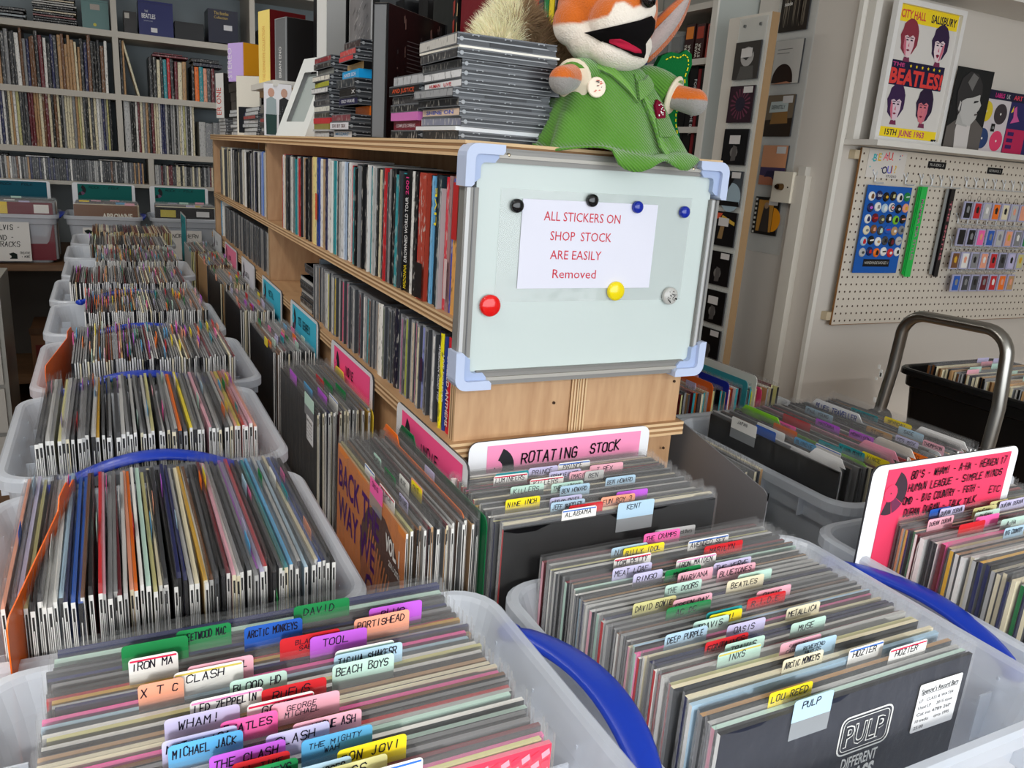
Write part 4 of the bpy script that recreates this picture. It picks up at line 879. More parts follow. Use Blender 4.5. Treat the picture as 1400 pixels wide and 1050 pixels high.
# ---------------------------------------------------------------- every record further off, past the three hundred nearest: one object
ST = MB(); rnd = random.Random(77)
def bulk_y(x0, x1, yf, ztop, n, faces, ends, tabp=.4, black_first=False, d=.315):
    for i in range(n):
        x = x0 + (x1 - x0) * (i + .5) / n; t = (x1 - x0) / n * rnd.uniform(.45, .72); y = yf + rnd.uniform(-.008, .008); z = ztop + rnd.uniform(-.004, .003)
        f = NC[rnd.choice(faces)]; e = NC[rnd.choice(ends)]; sh = rnd.uniform(-.002, .002)
        if black_first and i < 2: f = BLACK
        ST.add([(x - t / 2 - sh, y, ztop - .3), (x + t / 2 - sh, y, ztop - .3), (x + t / 2 - sh, y + d, ztop - .3), (x - t / 2 - sh, y + d, ztop - .3), (x - t / 2, y, z), (x + t / 2, y, z), (x + t / 2, y + d, z), (x - t / 2, y + d, z)],
               [(4, 5, 6, 7), (0, 1, 5, 4), (1, 2, 6, 5), (2, 3, 7, 6), (3, 0, 4, 7)], f, 0, [f, e, f, e, f])
        ST.quad((x, y - .004, z - .05), (x, y + d, z - .05), (x, y + d, z + .010), (x, y - .004, z + .010), WHITE, 1)
        if rnd.random() < tabp:
            ty = y + rnd.uniform(.01, d - .05); tc = NC[rnd.choice(['yellow', 'orange', 'hot pink', 'sky blue', 'green', 'red', 'purple', 'mint', 'salmon', 'lavender', 'teal', 'pink'])]
            ST.box(x - t / 2 - .0018, ty, z - .004, x - t / 2 - .0006, ty + .035, z + .014, tc, 0)
def bulk_x(x0, yb, yf, ztop, n, faces, ends, tabp=.3, w=.315):
    for i in range(n):
        y = yb + (yf - yb) * (i + .5) / n; t = abs(yb - yf) / n * rnd.uniform(.5, .75); x = x0 + rnd.uniform(-.006, .006); z = ztop + rnd.uniform(-.006, .003)
        f = NC[rnd.choice(faces)]; e = NC[rnd.choice(ends)]
        ST.box(x, y - t / 2, ztop - .3, x + w, y + t / 2, z, f, 0, [f, f, f, e, f, e])
        ST.quad((x, y, z - .05), (x + w, y, z - .05), (x + w, y, z + .010), (x, y, z + .010), WHITE, 1)
        if rnd.random() < tabp: tx = x + rnd.uniform(.01, w - .06); tc = NC[rnd.choice(['yellow', 'white', 'pink', 'sky blue', 'mint', 'lavender'])]; ST.box(tx, y - t / 2 - .0012, z - .004, tx + .05, y - t / 2 - .0006, z + .012, tc, 0)
GR = ['grey', 'dark grey', 'grey', 'grey', 'dark grey', 'black', 'grey', 'dark grey', 'grey', 'tan', 'grey', 'pale grey', 'dark grey', 'grey', 'brown', 'cream', 'maroon']; EW = ['white', 'white', 'white', 'cream', 'black', 'pale grey', 'white', 'white']
EB = ['tan', 'cream', 'brown', 'tan', 'khaki', 'dark grey', 'cream']
bulk_y(-.075, .208, 1.595, -.402, 66, GR, EW, .75); bulk_y(-.062, .208, 2.06, -.402, 62, GR, EW, .65); bulk_y(-.105, .195, 2.475, -.402, 64, GR + ['maroon', 'brown'], EW, .3)
bulk_y(-.045, .206, 2.925, -.402, 60, GR, EW, .5); bulk_y(-.068, .200, 3.36, -.402, 62, GR + ['brown', 'maroon'], EW + EB, .2); bulk_y(-.064, .245, 3.80, -.402, 56, ['brown', 'tan', 'dark grey', 'maroon', 'cream'], EB, .05)
bulk_y(.298, .388, 1.705, -.428, 20, GR, EW, .6, True); bulk_y(.298, .388, 2.17, -.428, 19, GR, EW, .5, True); bulk_y(.300, .388, 2.60, -.428, 18, GR, EW + EB, .5, True)
bulk_y(.305, .392, 3.02, -.428, 18, GR, EB, .5); bulk_y(.290, .390, 3.46, -.435, 18, GR, EB, .4)
EC = ['black', 'teal', 'dark grey', 'cream', 'tan', 'maroon', 'black', 'white', 'khaki', 'grey', 'orange']
bulk_y(1.02, 1.425, 1.37, -.478, 46, EC, EC, .3)
bulk_x(2.02, 1.41, 1.08, -.462, 34, ['tan', 'grey', 'cream', 'dark grey'], ['tan', 'cream', 'black', 'white', 'brown', 'pale grey'], .3)
bulk_y(.86, .97, .93, -.472, 14, ['grey', 'dark grey', 'cream'], ['tan', 'cream', 'dark grey', 'white'], .0)
def art_brown(b, y, hw, h):
    b.type('ABROWNE', (-.02, y - .0005, h - .075), (1, 0, 0), (0, 0, 1), .032, s(225, 220, 205), 0, .15, .03)
def art_halves(b, y, hw, h):
    b.quad((-hw, y - .0003, h - .06), (-.05, y - .0003, h - .06), (-.05, y - .0003, h), (-hw, y - .0003, h), s(226, 196, 70)); b.quad((.07, y - .0003, h - .055), (.14, y - .0003, h - .055), (.14, y - .0003, h - .01), (.07, y - .0003, h - .01), s(225, 222, 216))
def art_sticker(b, y, hw, h):
    b.quad((-.13, y - .0003, h - .055), (-.05, y - .0003, h - .055), (-.05, y - .0003, h - .015), (-.13, y - .0003, h - .015), s(200, 186, 80)); b.quad((.06, y - .0003, h - .05), (.13, y - .0003, h - .05), (.13, y - .0003, h - .02), (.06, y - .0003, h - .02), s(220, 220, 220))
for x0, fc, ar, lb in ((-.42, 'maroon', art_halves, 'maroon record with yellow corner at the front of the left back crate'), (-.005, 'brown', art_brown, 'brown record with white lettering at the front of the middle back crate'), (.40, 'black', art_sticker, 'black record with yellow sticker at the front of the right back crate')):
    record((x0, 5.022, -.69), 'X', NC[fc], NC['cream'], .005, top=NC['pale grey'], label=lb, group='front records of the back crates', art=ar, over=.012, h=.305)
for x0, zt in ((-.60, -.385), (-.185, -.385), (.225, -.385)): bulk_x(x0 + .03, 5.32, 5.03, zt, 26, GR + ['white', 'teal', 'salmon'], GR, .2)
o = ST.build('vinyl_record', ['gloss', 'plastic_cover'], org=(-.07, 1.6, -.775)); tag(o, 'packed records filling the farther crates of every row', 'record', kind='stuff')

# more crates, signs and dividers round them
crate(.985, 1.33, 1.47, 1.74, -.515, .300, 'milky crate of coloured divider cards right of the plywood unit', '', col=s(170, 175, 172), ribs=False)
for i, (x, col, ln, lb) in enumerate(((1.115, s(205, 200, 195), .02, 'grey divider card'), (1.10, s(140, 205, 50), 0, 'lime divider card'), (1.215, s(240, 110, 40), .02, 'orange divider card'), (1.262, s(30, 50, 165), .02, 'dark blue divider card'),
     (1.318, s(62, 158, 165), .02, 'teal divider card'), (1.345, s(240, 236, 226), .03, 'cream divider card'), (1.365, s(225, 60, 120), 0, 'crimson divider card'), (1.335, s(230, 220, 60), -.002, 'yellow divider card'))):
    divider((x, 1.525, -.815), 'Y', col, -.13, .07, .338 + ln, .33, .012 if ln else 0, label=lb + ' in the crate right of the whiteboard')
crate(1.965, 1.005, 2.42, 1.475, -.478, .320, 'black plastic crate of records against the white wall', '', col=s(14, 14, 15), m='gloss', ribs=False)
for (x0, x1, lb) in ((-.63, -.235, 'milky crate on the back counter with handwritten soundtracks label'), (-.215, .178, 'milky crate in the middle of the back counter'), (.212, .60, 'milky crate at the right of the back counter')):
    crate(x0, 4.985, x1, 5.40, -.445, .258, lb, '+x', col=s(190, 188, 180), ribs=False, bow=.012)
sign_card((.40, 1.031, -.775), 'Y', .292, .393, s(255, 88, 146), [('INDIE', .088, .345, .018, .075)], 'bright pink indie sign card nearest the corner of the plywood unit', seed=3)
sign_card((.40, 1.460, -.775), 'Y', .298, .397, s(255, 88, 146), [('INDIE', .088, .352, .018, .062)], 'bright pink sign card behind the yellow divider, second along the plywood unit', seed=4)
sign_card((.40, 1.877, -.775), 'Y', .302, .405, s(70, 190, 220), [('70S GENRES', .07, .36, .018, .13)], 'cyan sign card, nearer of the two along the plywood unit', seed=6)
sign_card((.40, 2.295, -.775), 'Y', .305, .402, s(70, 190, 220), [('METAL', .09, .36, .018, .08)], 'cyan sign card, farther of the two along the plywood unit', seed=7)
sign_card((.40, 2.717, -.775), 'Y', .275, .405, s(225, 225, 235), [('CLASSICAL', .05, .35, .014, .10)], 'white sign card with a grey rim along the plywood unit', seed=8)
sign_card((.40, 3.124, -.775), 'Y', .325, .404, s(238, 130, 165), [('PUNK', .09, .35, .016, .06)], 'pale pink sign card far along the plywood unit', seed=2)
sign_card((.40, 3.53, -.775), 'Y', .29, .41, s(215, 218, 222), [('FOLK', .09, .36, .014, .06)], 'white sign card near the far end of the plywood unit', seed=2)
sign_card((.31, 4.02, -.775), 'Y', .29, .44, s(60, 170, 180), [('JAZZ', .09, .40, .016, .08)], 'teal sign card beyond the far end of the record rows', seed=2)
for x0, lb in ((-.61, 'dark teal sign card standing behind the left back crate'), (-.17, 'dark green sign card standing behind the middle back crate'), (.24, 'dark green sign card standing behind the right back crate')):
    sign_card((x0 + .16, 5.39, -.70), 'X', .33, .41, s(20, 105, 100) if x0 > -.5 else s(20, 90, 110), [('ROCK - FOLK', .06, .38, .012, .16)], lb, seed=2)
def paper(loc, w, h, rows, label, house=None):
    b = MB(); b.prism([(0, 0), (w, 0), (w, h), (0, h)], (0, 0, 0), (1, 0, 0), (0, 0, 1), (0, .0006, 0), s(222, 220, 216))
    for tx, x, z, fh, wd in rows: b.write(tx, (x, -.0008, z), (1, 0, 0), (0, 0, 1), fh, s(20, 20, 22), 0, wd, fh * .12)
    for hx, hz, k in house or ():
        b.flat([(hx, hz), (hx + k, hz), (hx + k, hz + k * .75), (hx + k * .5, hz + k), (hx - k * .1, hz + k * .8), (hx, hz + k * .7)], (0, -.0008, 0), (1, 0, 0), (0, 0, 1), s(16, 30, 26))
        b.cyl((hx, -.0009, hz + k * .35), (hx, -.0012, hz + k * .35), k * .22, k * .22, 12, s(222, 220, 216))
    o = b.build('paper_label', 'card', loc=loc); tag(o, label, 'label'); return o
paper((-.60, 4.975, -.690), .225, .205, [('ELVIS -', .075, .165, .028, .11), ('SOUND -', .035, .112, .026, .12), ('TRACKS', .07, .076, .026, .11), ('THEATRE', .172, .038, .012, .048), ('+ MORE', .178, .018, .012, .04)], 'white paper reading in black marker taped on the left back crate', [(.125, .012, .034), (.03, .165, .03)])
paper((-.125, 4.975, -.655), .22, .15, [('ABROWNE', .05, .115, .02, .12)], 'white paper label on the middle back crate', [(.01, .105, .035)])
paper((.265, 4.975, -.675), .215, .165, [('NORTHERN', .06, .125, .022, .14)], 'white paper label on the right back crate', [(.01, .11, .035)])
# metal sheet beside the rotating stock
b = MB(); P = [(0, -.35), (.232, -.35), (.232, -.045)]
for i in range(6): a = math.radians(90 * i / 5); P.append((.232 - .016 + .016 * math.cos(a), -.058 + .016 * math.sin(a)))
P += [(0, 0)]
b.prism(P, (.826, 1.012, -.388), (0, -1, 0), (0, 0, 1), (.002, 0, 0), s(122, 122, 124))
tag(b.build('metal_divider', 'alu', org=(.826, 1.0, -.74)), 'brushed steel sheet standing right of the rotating stock', 'divider')

# ================================================================ DISCS AND BOOKS ON THE PLYWOOD UNIT
def fill_y(where, y0, y1, z, seed, hr, thr, cols, kind, cat, name, group, spec=(), xf=.422, dep=.14, lean=0, pull=.004, ratio_white=0):
    "spines facing left, from the viewer's end y0 to the far end y1"
    rnd = random.Random(seed); y = y0; i = 0
    while y < y1:
        sp = spec[i] if i < len(spec) else None
        if sp: th, h, col, kw = sp
        else:
            th = rnd.uniform(*thr); h = rnd.uniform(*hr); kw = {}; cn = rnd.choice(cols); col = NC[cn]
        if sp: th *= TS
        if y + th > y1 + .002: break
        cnm = kw.get('cn') or (cn if not sp else 'coloured'); kw = {k: v for k, v in kw.items() if k not in ('cn', 'ts')}
        spine_item((xf + rnd.uniform(-pull, pull), y + th / 2, z), th - .0006, h, dep, col, 'Y', kw.pop('kind', kind), name,
                   '%s-spined %s, %s from the near end %s' % (cnm, cat, ordn(i + 1), where), cat, group, lean, cov=NC['dark grey'] if kind == 'cd' else None, **kw)
        y += th; i += 1
K = dict; TS = 1.0
top = [(.004, .182, s(200, 200, 200), K(cn='silver')), (.005, .184, s(240, 240, 238), K(cn='white')), (.013, .19, s(232, 170, 90), K(cn='orange and blue comic', band=(.55, .95, s(190, 40, 40)))), (.005, .185, s(60, 80, 190), K(cn='blue')),
       (.008, .188, s(170, 130, 130), K(cn='dusty pink', band=(.1, .4, s(215, 190, 190)))), (.009, .186, s(220, 40, 60), K(cn='red')), (.004, .17, s(190, 190, 192), K(cn='pale grey')), (.010, .187, s(40, 60, 70), K(cn='dark teal')),
       (.012, .188, s(14, 14, 14), K(cn='black and yellow lettered', txt=[('LIVE', s(245, 225, 40), .62, .90)], tsize=.5)), (.007, .185, s(120, 190, 235), K(cn='sky blue')), (.006, .186, s(24, 24, 26), K(cn='black')),
       (.020, .188, s(178, 66, 48), K(cn='rust red', band=(.02, .3, s(20, 16, 16)))), (.006, .186, s(220, 60, 60), K(cn='red')), (.010, .188, s(18, 18, 20), K(cn='black')), (.012, .188, s(230, 230, 226), K(cn='white speckled')),
       (.017, .19, s(15, 15, 16), K(cn='black tour programme', txt=[('MADONNA', s(245, 215, 30), .03, .23), ('DROWNED WORLD TOUR', s(240, 240, 240), .25, .78), ('2001', s(235, 60, 140), .80, .94)], tsize=.55))]
CT_ = ['black', 'white', 'dark grey', 'pale grey', 'black', 'navy', 'grey', 'white', 'cream', 'red', 'black', 'pale grey', 'teal', 'tan']
TL = [(.011, .188, s(30, 30, 32), K(cn='black'))]
TS = 1.55
fill_y('of the top shelf', .999, 1.56, -.213, 5, (.180, .190), (.007, .015), CT_, 'dvd', 'book', 'tour_book', 'books and video discs on the top shelf', top)
far = [(.010, .19, s(240, 240, 236), K(cn='white')), (.006, .188, s(25, 25, 30), K(cn='black')), (.007, .19, s(180, 200, 225), K(cn='pale blue')), (.010, .19, s(230, 232, 234), K(cn='white'))] + \
      [(.009, .189, NC[c], K(cn=c)) for c in ('pale grey', 'pale grey', 'dark grey', 'white', 'teal', 'pale grey', 'white', 'grey')] + \
      [(.012, .192, s(236, 236, 236), K(cn='white')), (.008, .19, s(36, 36, 80), K(cn='navy')), (.016, .19, s(190, 160, 120), K(cn='brown hatched')), (.018, .19, s(244, 244, 240), K(cn='white')), (.013, .192, s(30, 60, 140), K(cn='striped blue and red', band=(.3, .6, s(225, 90, 50)))),
       (.034, .192, s(246, 226, 150), K(cn='thick pale yellow', kind='box')), (.010, .19, s(236, 190, 150), K(cn='peach')), (.014, .19, s(24, 22, 24), K(cn='black')), (.008, .188, s(170, 60, 50), K(cn='red'))]
fill_y('of the upper far half', 1.562, 2.235, -.213, 6, (.182, .192), (.007, .015), CT_, 'dvd', 'book', 'tour_book', 'books and video discs on the far half of the top shelf', far)
TS = 1.3
lf = [(.012, .188, s(30, 34, 44), K(cn='charcoal')), (.012, .188, s(26, 26, 28), K(cn='black')), (.03, .188, s(232, 226, 210), K(cn='cream')), (.012, .188, s(200, 200, 200), K(cn='pale grey')), (.012, .188, s(235, 235, 232), K(cn='white')), (.012, .19, s(60, 120, 215), K(cn='bright blue')), (.016, .188, s(150, 170, 220), K(cn='pale blue'))]
fill_y('of the upper far bay', 2.462, 3.60, -.213, 7, (.175, .190), (.012, .022), ['black', 'dark grey', 'white', 'pale grey', 'navy', 'black', 'cream'], 'dvd', 'book', 'tour_book', 'books and video discs in the far bay', lf, xf=.43)
low = [(.0165, .142, s(218, 30, 52), K(cn='red', kind='box', txt=[('CHILLED ANTHEMS', s(250, 235, 225), .08, .82)], tsize=.5, up=False)), (.0085, .140, s(40, 62, 140), K(cn='blue', kind='box', txt=[('LIVE FOREVER', s(240, 240, 240), .3, .8)], tsize=.5, up=False)),
       (.0095, .142, s(250, 236, 20), K(cn='bright yellow', kind='box')), (.0145, .142, s(26, 22, 66), K(cn='navy', kind='box', txt=[('AMERICAN ROAD TRIP', s(235, 235, 245), .25, .85)], tsize=.42, up=False))] + \
      [(.0085, .134, NC[c], K(cn=c)) for c in ('white', 'cream', 'grey', 'dark grey', 'pale grey')] + [(.0098, .135, s(150, 158, 222), K(cn='lavender blue', band=(.35, .62, s(60, 30, 60)))), (.0085, .133, NC['cream'], K(cn='cream')), (.009, .132, NC['dark grey'], K(cn='charcoal')),
       (.007, .134, s(240, 70, 150), K(cn='hot pink')), (.010, .133, s(220, 205, 180), K(cn='beige')), (.008, .132, NC['pale grey'], K(cn='pale grey')), (.010, .134, s(178, 190, 80), K(cn='olive green')), (.008, .13, NC['dark grey'], K(cn='charcoal')), (.009, .13, s(180, 120, 150), K(cn='mauve')),
       (.008, .13, NC['pale grey'], K(cn='pale grey')), (.009, .13, s(110, 130, 165), K(cn='slate blue')), (.0185, .136, s(14, 18, 40), K(cn='thick midnight blue', kind='box')), (.009, .128, NC['dark grey'], K(cn='charcoal')), (.010, .128, s(60, 64, 60), K(cn='dark grey')), (.012, .128, s(70, 80, 92), K(cn='slate')),
       (.010, .128, s(120, 130, 110), K(cn='grey green')), (.024, .130, s(238, 236, 228), K(cn='thick white', kind='box'))]
mid = [(.0102, .126, NC[c], K(cn=c)) for c in ('tan', 'grey', 'grey', 'brown', 'teal', 'pale grey', 'white', 'pale grey', 'maroon', 'grey', 'dark grey', 'pale grey', 'grey', 'dark grey', 'grey')] + \
      [(.012, .130, s(250, 60, 140), K(cn='bright pink')), (.010, .127, NC['grey'], K(cn='grey')), (.009, .13, s(236, 90, 130), K(cn='pink')), (.012, .13, s(240, 130, 80), K(cn='orange')), (.010, .126, NC['pale grey'], K(cn='pale grey')), (.010, .126, NC['maroon'], K(cn='maroon')), (.010, .126, NC['grey'], K(cn='grey')),
       (.010, .126, s(220, 195, 60), K(cn='mustard')), (.010, .126, NC['white'], K(cn='white')), (.010, .126, NC['pale grey'], K(cn='pale grey')), (.010, .128, s(170, 210, 200), K(cn='mint')), (.010, .128, s(232, 226, 130), K(cn='pale yellow')), (.013, .128, s(240, 240, 240), K(cn='white'))]
fill_y('of the lower shelf', 1.000, 1.86, -.384, 9, (.124, .127), (.0098, .0108), ['grey', 'pale grey', 'dark grey', 'pale blue', 'grey', 'tan', 'white', 'pink'], 'cd', 'disc', 'compact_disc', 'discs on the lower shelf', low + mid, xf=.4215, dep=.14)
fl = [(.016, .142, NC['white'], K(cn='white'))]
fill_y('of the lower far bay', 2.43, 3.55, -.384, 10, (.124, .127), (.016, .024), ['grey', 'dark grey', 'pale grey', 'black', 'grey', 'dark grey'], 'cd', 'disc', 'compact_disc', 'discs in the far bay of the lower shelf', (), xf=.430)
for i, (cn, th) in enumerate((('white', .016), ('sky blue', .03))):
    spine_item((.43, 3.57 + i * .035, -.384), th, .142, .12, NC[cn], 'Y', 'box', 'compact_disc', '%s disc case at the far end of the lower shelf' % cn, 'disc', 'discs in the far bay of the lower shelf')
spine_item((.436, 1.868, -.384), .010, .135, .14, s(120, 130, 140), 'Y', 'cd', 'compact_disc', 'grey upright disc case beside the flat stack on the lower shelf', 'disc')
for i in range(9):      # flat cases lying beside the divider
    rnd = random.Random(i + 3); tilt = .35 if i > 6 else 0
    o = jewel((.425 + rnd.uniform(-.004, .004) + (.012 if i > 6 else 0), 1.885 + (0 if i < 7 else .012), -.384 + i * .0108 + (.006 if i > 6 else 0)), 0, s(24, 22, 24) if i % 3 else s(200, 200, 196), 'dark disc case lying flat on the lower shelf, %s from the bottom of the pile' % ordn(i + 1), 'flat pile on the lower shelf', name='compact_disc', d=.135)

# ---------------------------------------------------------------- piles on top of the unit
TZ = .022
def pile(x, y, items, where, group, seed, w=.142, d=.125):
    rnd = random.Random(seed); z = TZ
    for i, it in enumerate(items):
        th, sc, lab, kw = it; kw = dict(kw); dx = kw.pop('dx', rnd.uniform(-.003, .003)); dy = kw.pop('dy', rnd.uniform(-.003, .003)); yw = kw.pop('yaw', rnd.uniform(-.03, .03)); ww = kw.pop('w', w); dd = kw.pop('d', d)
        jewel((x + dx, y + dy, z), yw, sc, '%s case, %s up in %s' % (lab, ordn(i + 1), where), group, th=th - .0003, w=ww, d=dd, **kw); z += th
g = s(150, 152, 154)
pile(.422, 1.030, [(.0125, s(70, 72, 74), 'grey', K()), (.0055, s(225, 228, 230), 'thin white card', K(style=1, w=.137)), (.0125, s(130, 132, 150), 'bluish grey', K(dx=.004)), (.0125, s(225, 200, 180), 'peach spined', K(dx=.002, txt='SHINE ON', tcol=s(60, 90, 200))), (.0115, s(40, 40, 42), 'dark spined', K()),
     (.0125, s(160, 162, 165), 'clear spined', K(dx=-.008)), (.0115, s(232, 232, 234), 'red lettered white', K(dx=.002, txt=[('HUMAN', s(210, 50, 60), .15, .45), ('LIVE', s(210, 50, 60), .55, .75)])), (.0125, s(225, 226, 228), 'white spined', K(dx=.002)), (.0115, s(60, 62, 64), 'grey lettered', K(dx=.003)),
     (.0125, s(58, 58, 60), 'dark', K(dx=-.006)), (.0030, s(236, 232, 220), 'thin cream card', K(style=1, dx=-.004, w=.148)), (.0155, s(200, 198, 192), 'pale spined', K(dx=-.006, yaw=-.02))], 'the pile left of the stuffed fox', 'pile of jewel cases left of the fox', 2, w=.145, d=.150)
pile(.426, 1.190, [(.0135, s(30, 30, 32), 'black', K()), (.014, s(120, 28, 44), 'maroon lettered', K(txt='COMPLETE OPERAS', tcol=s(220, 200, 205), style=1)), (.0125, s(214, 120, 190), 'purple and yellow', K(style=1)), (.012, s(36, 36, 38), 'black', K()), (.0125, s(60, 58, 60), 'dark', K()),
     (.0155, s(34, 30, 30), 'orange lettered', K(txt='AND JUSTICE', tcol=s(225, 90, 50))), (.0155, s(190, 192, 195), 'silver grey', K(dx=.004))], 'the pile touching the grey set', 'pile of jewel cases against the boxed set', 3, d=.135)
pile(.428, 1.575, [(.0140, s(220, 222, 225), 'white', K(txt='MOZART', tcol=s(80, 150, 200))), (.0160, s(226, 226, 232), 'white lettered', K(txt='SIX BY SIX', tcol=s(110, 80, 80), dx=-.006)), (.0145, s(130, 60, 70), 'maroon and blue', K()), (.0175, s(250, 125, 30), 'bright orange', K(style=1, dx=.035, w=.12, d=.11)),
     (.0155, s(34, 32, 74), 'navy white lettered', K(txt='OLD WAVE', tcol=s(230, 230, 240), dx=.01, d=.135)), (.0165, s(30, 28, 28), 'black marked', K(txt=[('X', s(235, 235, 235), .75, .95)], dx=.006)), (.0165, s(50, 56, 62), 'dark glassy', K(dx=.005)), (.0165, s(40, 170, 235), 'bright blue', K(style=1, col=s(30, 168, 240), txt='INNER SIDE', tcol=s(235, 240, 245), dx=.012)),
     (.0135, s(200, 165, 110), 'tan', K(dx=.02, style=1, col=s(20, 20, 22))), (.011, s(210, 60, 66), 'red and white', K(dx=.0, d=.11)), (.013, s(205, 80, 78), 'red', K(dx=.006, d=.12)), (.015, s(64, 48, 48), 'dark brown', K(dx=.014, d=.11))], 'the pile left of the grey boxed set', 'tall pile of cases left of the boxed set', 5, w=.15, d=.13)
pile(.430, 1.765, [(.0125, s(200, 205, 208), 'pale', K()), (.004, s(180, 182, 185), 'thin grey', K(style=1)), (.012, s(150, 140, 70), 'olive', K(style=1)), (.012, s(200, 50, 56), 'red', K(style=1)), (.012, s(60, 60, 52), 'dark olive', K()), (.013, s(225, 225, 215), 'cream', K()), (.012, s(56, 56, 60), 'dark', K()), (.013, s(60, 60, 66), 'charcoal', K()),
     (.012, s(230, 230, 230), 'white', K()), (.013, s(176, 178, 50), 'yellow-green', K()), (.012, s(235, 232, 220), 'white lettered', K()), (.014, s(130, 134, 130), 'grey', K(dx=.01)), (.012, s(40, 38, 36), 'dark with red mark', K(dx=.004)), (.012, s(140, 36, 44), 'half red', K(dx=.004))], 'the pile nearest the white frame', 'tall pile of cases by the white frame', 6, d=.14)
pile(.43, 2.68, [(.0125, s(215, 220, 224), 'silver', K()), (.0125, s(215, 220, 224), 'silver', K()), (.0125, s(205, 210, 214), 'silver', K()), (.0125, s(225, 226, 230), 'silver', K(dx=.004)), (.0125, s(170, 50, 50), 'red topped', K(dx=-.004)), (.0125, s(215, 220, 224), 'silver', K(dx=.004)), (.0125, s(215, 220, 224), 'silver', K(dx=.008))],
     'the silver pile under the yellow boxes', 'silver cases under the yellow boxes', 8, w=.20, d=.30)
pile(.43, 3.42, [(.0125, s(210, 214, 218), 'silver', K())] * 5, 'the small pile at the far end of the unit', 'silver cases at the far end', 9, w=.14, d=.18)
pile(.44, 2.34, [(.013, s(60, 58, 58), 'dark', K()), (.013, s(190, 190, 186), 'grey', K()), (.013, s(50, 40, 40), 'dark', K()), (.013, s(160, 40, 44), 'red', K()), (.013, s(130, 128, 120), 'grey', K()), (.013, s(110, 108, 100), 'grey', K()), (.013, s(90, 88, 84), 'grey', K()), (.02, s(150, 160, 205), 'pale blue', K(style=1)), (.018, s(200, 160, 100), 'tan', K(style=1)), (.016, s(225, 222, 214), 'white', K(style=1, dx=-.02))],
     'the pile behind the leaning white frame', 'mixed pile behind the white frame', 12, w=.20, d=.32)
pile(.43, 3.0, [(.0125, s(215, 220, 224), 'silver', K())] * 7 + [(.030, s(30, 28, 28), 'thick black', K(style=1))] * 3, 'the silver pile under the lilac box', 'silver cases under the lilac box', 15, w=.16, d=.24)
def boxed(name, loc, yaw, w, d, h, cols, label, cat='boxed set', extra=None, lean=0):
    "upright slip-case: spine (width d) to local -x, face (width w) to local -y, page block showing on top"
    sp, fc, rim = cols; b = MB(); e = .0022
    b.box(0, 0, 0, w, d, h, fc, 0, [sp, fc, fc, fc, fc, sp])
    b.quad((-.0005, d - e, e), (-.0005, e, e), (-.0005, e, h - e), (-.0005, d - e, h - e), sp, 0)
    if rim:
        for a, c in ((0, e), (d - e, d)): b.box(-.0014, a, 0, 0, c, h, rim)
        b.box(-.0014, 0, h - e, 0, d, h, rim); b.box(-.0014, 0, 0, 0, d, e, rim)
        for a, c in ((0, e), (w - e, w)): b.box(a, -.0014, 0, c, 0, h, rim)
    b.box(e, e, h, w - e, d - e, h + .001, s(120, 115, 108))
    if extra: extra(b)
    o = b.build(name, 'gloss', loc=loc, rot=(0, lean, yaw)); tag(o, label, cat); return o
def ex_grey(b):
    rr = random.Random(2)
    for k in range(60):
        x = rr.uniform(.03, .19); z = rr.uniform(.01, .2); w = rr.uniform(.002, .009); hh = rr.uniform(.003, .02)
        if .06 < x < .15 and z < .17: continue
        b.quad((x, -.0006, z), (x + w, -.0006, z + .002), (x + w * .7, -.0006, z + hh), (x - .001, -.0006, z + hh * .8), s(120, 96, 88) if rr.random() < .5 else s(70, 66, 66))
    for k in range(22): b.quad((.065, -.0006, .165 - k * .007), (.065 + rr.uniform(.05, .08), -.0006, .165 - k * .007), (.13, -.0006, .1665 - k * .007), (.065, -.0006, .1665 - k * .007), s(90, 88, 88))
boxed('boxed_set', (.435, 1.388, TZ), .72, .21, .028, .215, (s(118, 120, 122), s(24, 22, 22), s(30, 30, 32)), 'tall boxed set with grey spine and black rim standing between the two piles', extra=ex_grey)
boxed('boxed_set', (.452, 2.565, .1675), .22, .11, .085, .205, (s(250, 226, 130), s(96, 18, 22), None), 'tall boxed set with pale yellow spine and dark red side', extra=lambda b: b.type('THE DEFINITIVE COLLECTION', (-.001, .035, .012), (0, 0, 1), (0, 1, 0), .02, s(232, 176, 90), 0, .15))
boxed('boxed_set', (.462, 2.38, .1675), .20, .12, .075, .165, (s(110, 112, 114), s(34, 32, 32), s(150, 152, 154)), 'tall grey boxed set with white lettering up its spine', extra=lambda b: b.type('BRIAN ENO', (-.001, .032, .012), (0, 0, 1), (0, 1, 0), .018, s(235, 235, 235), 0, .08))
boxed('boxed_set', (.448, 3.05, .2015), .38, .07, .10, .125, (s(206, 178, 240), s(244, 166, 20), None), 'boxed set with lilac mottled spine and amber side', extra=lambda b: b.type('STEREO', (-.001, .075, .01), (0, 0, 1), (0, 1, 0), .03, s(240, 232, 250), 0, .10))
boxed('boxed_set', (.430, 3.44, TZ + .0628), .3, .10, .07, .165, (s(236, 236, 234), s(30, 28, 28), None), 'white boxed set with red letters reading ER ONE up its spine', extra=lambda b: b.type('ER ONE', (-.001, .022, .012), (0, 0, 1), (0, 1, 0), .045, s(214, 70, 60), 0, .10))
def ex_portrait(b):
    b.quad((.008, -.0006, .008), (.092, -.0006, .008), (.092, -.0006, .092), (.008, -.0006, .092), s(24, 28, 36))
    n = 12; b.flat([(.05 + .02 * math.cos(6.283 * i / n), .055 + .027 * math.sin(6.283 * i / n)) for i in range(n)], (0, -.0009, 0), (1, 0, 0), (0, 0, 1), s(62, 60, 88))
boxed('boxed_set', (.415, 2.99, TZ + .0005), -.9, .10, .008, .19, (s(226, 222, 210), s(226, 222, 210), None), 'small cream framed card with a dark portrait above the silver pile', cat='picture', extra=ex_portrait)
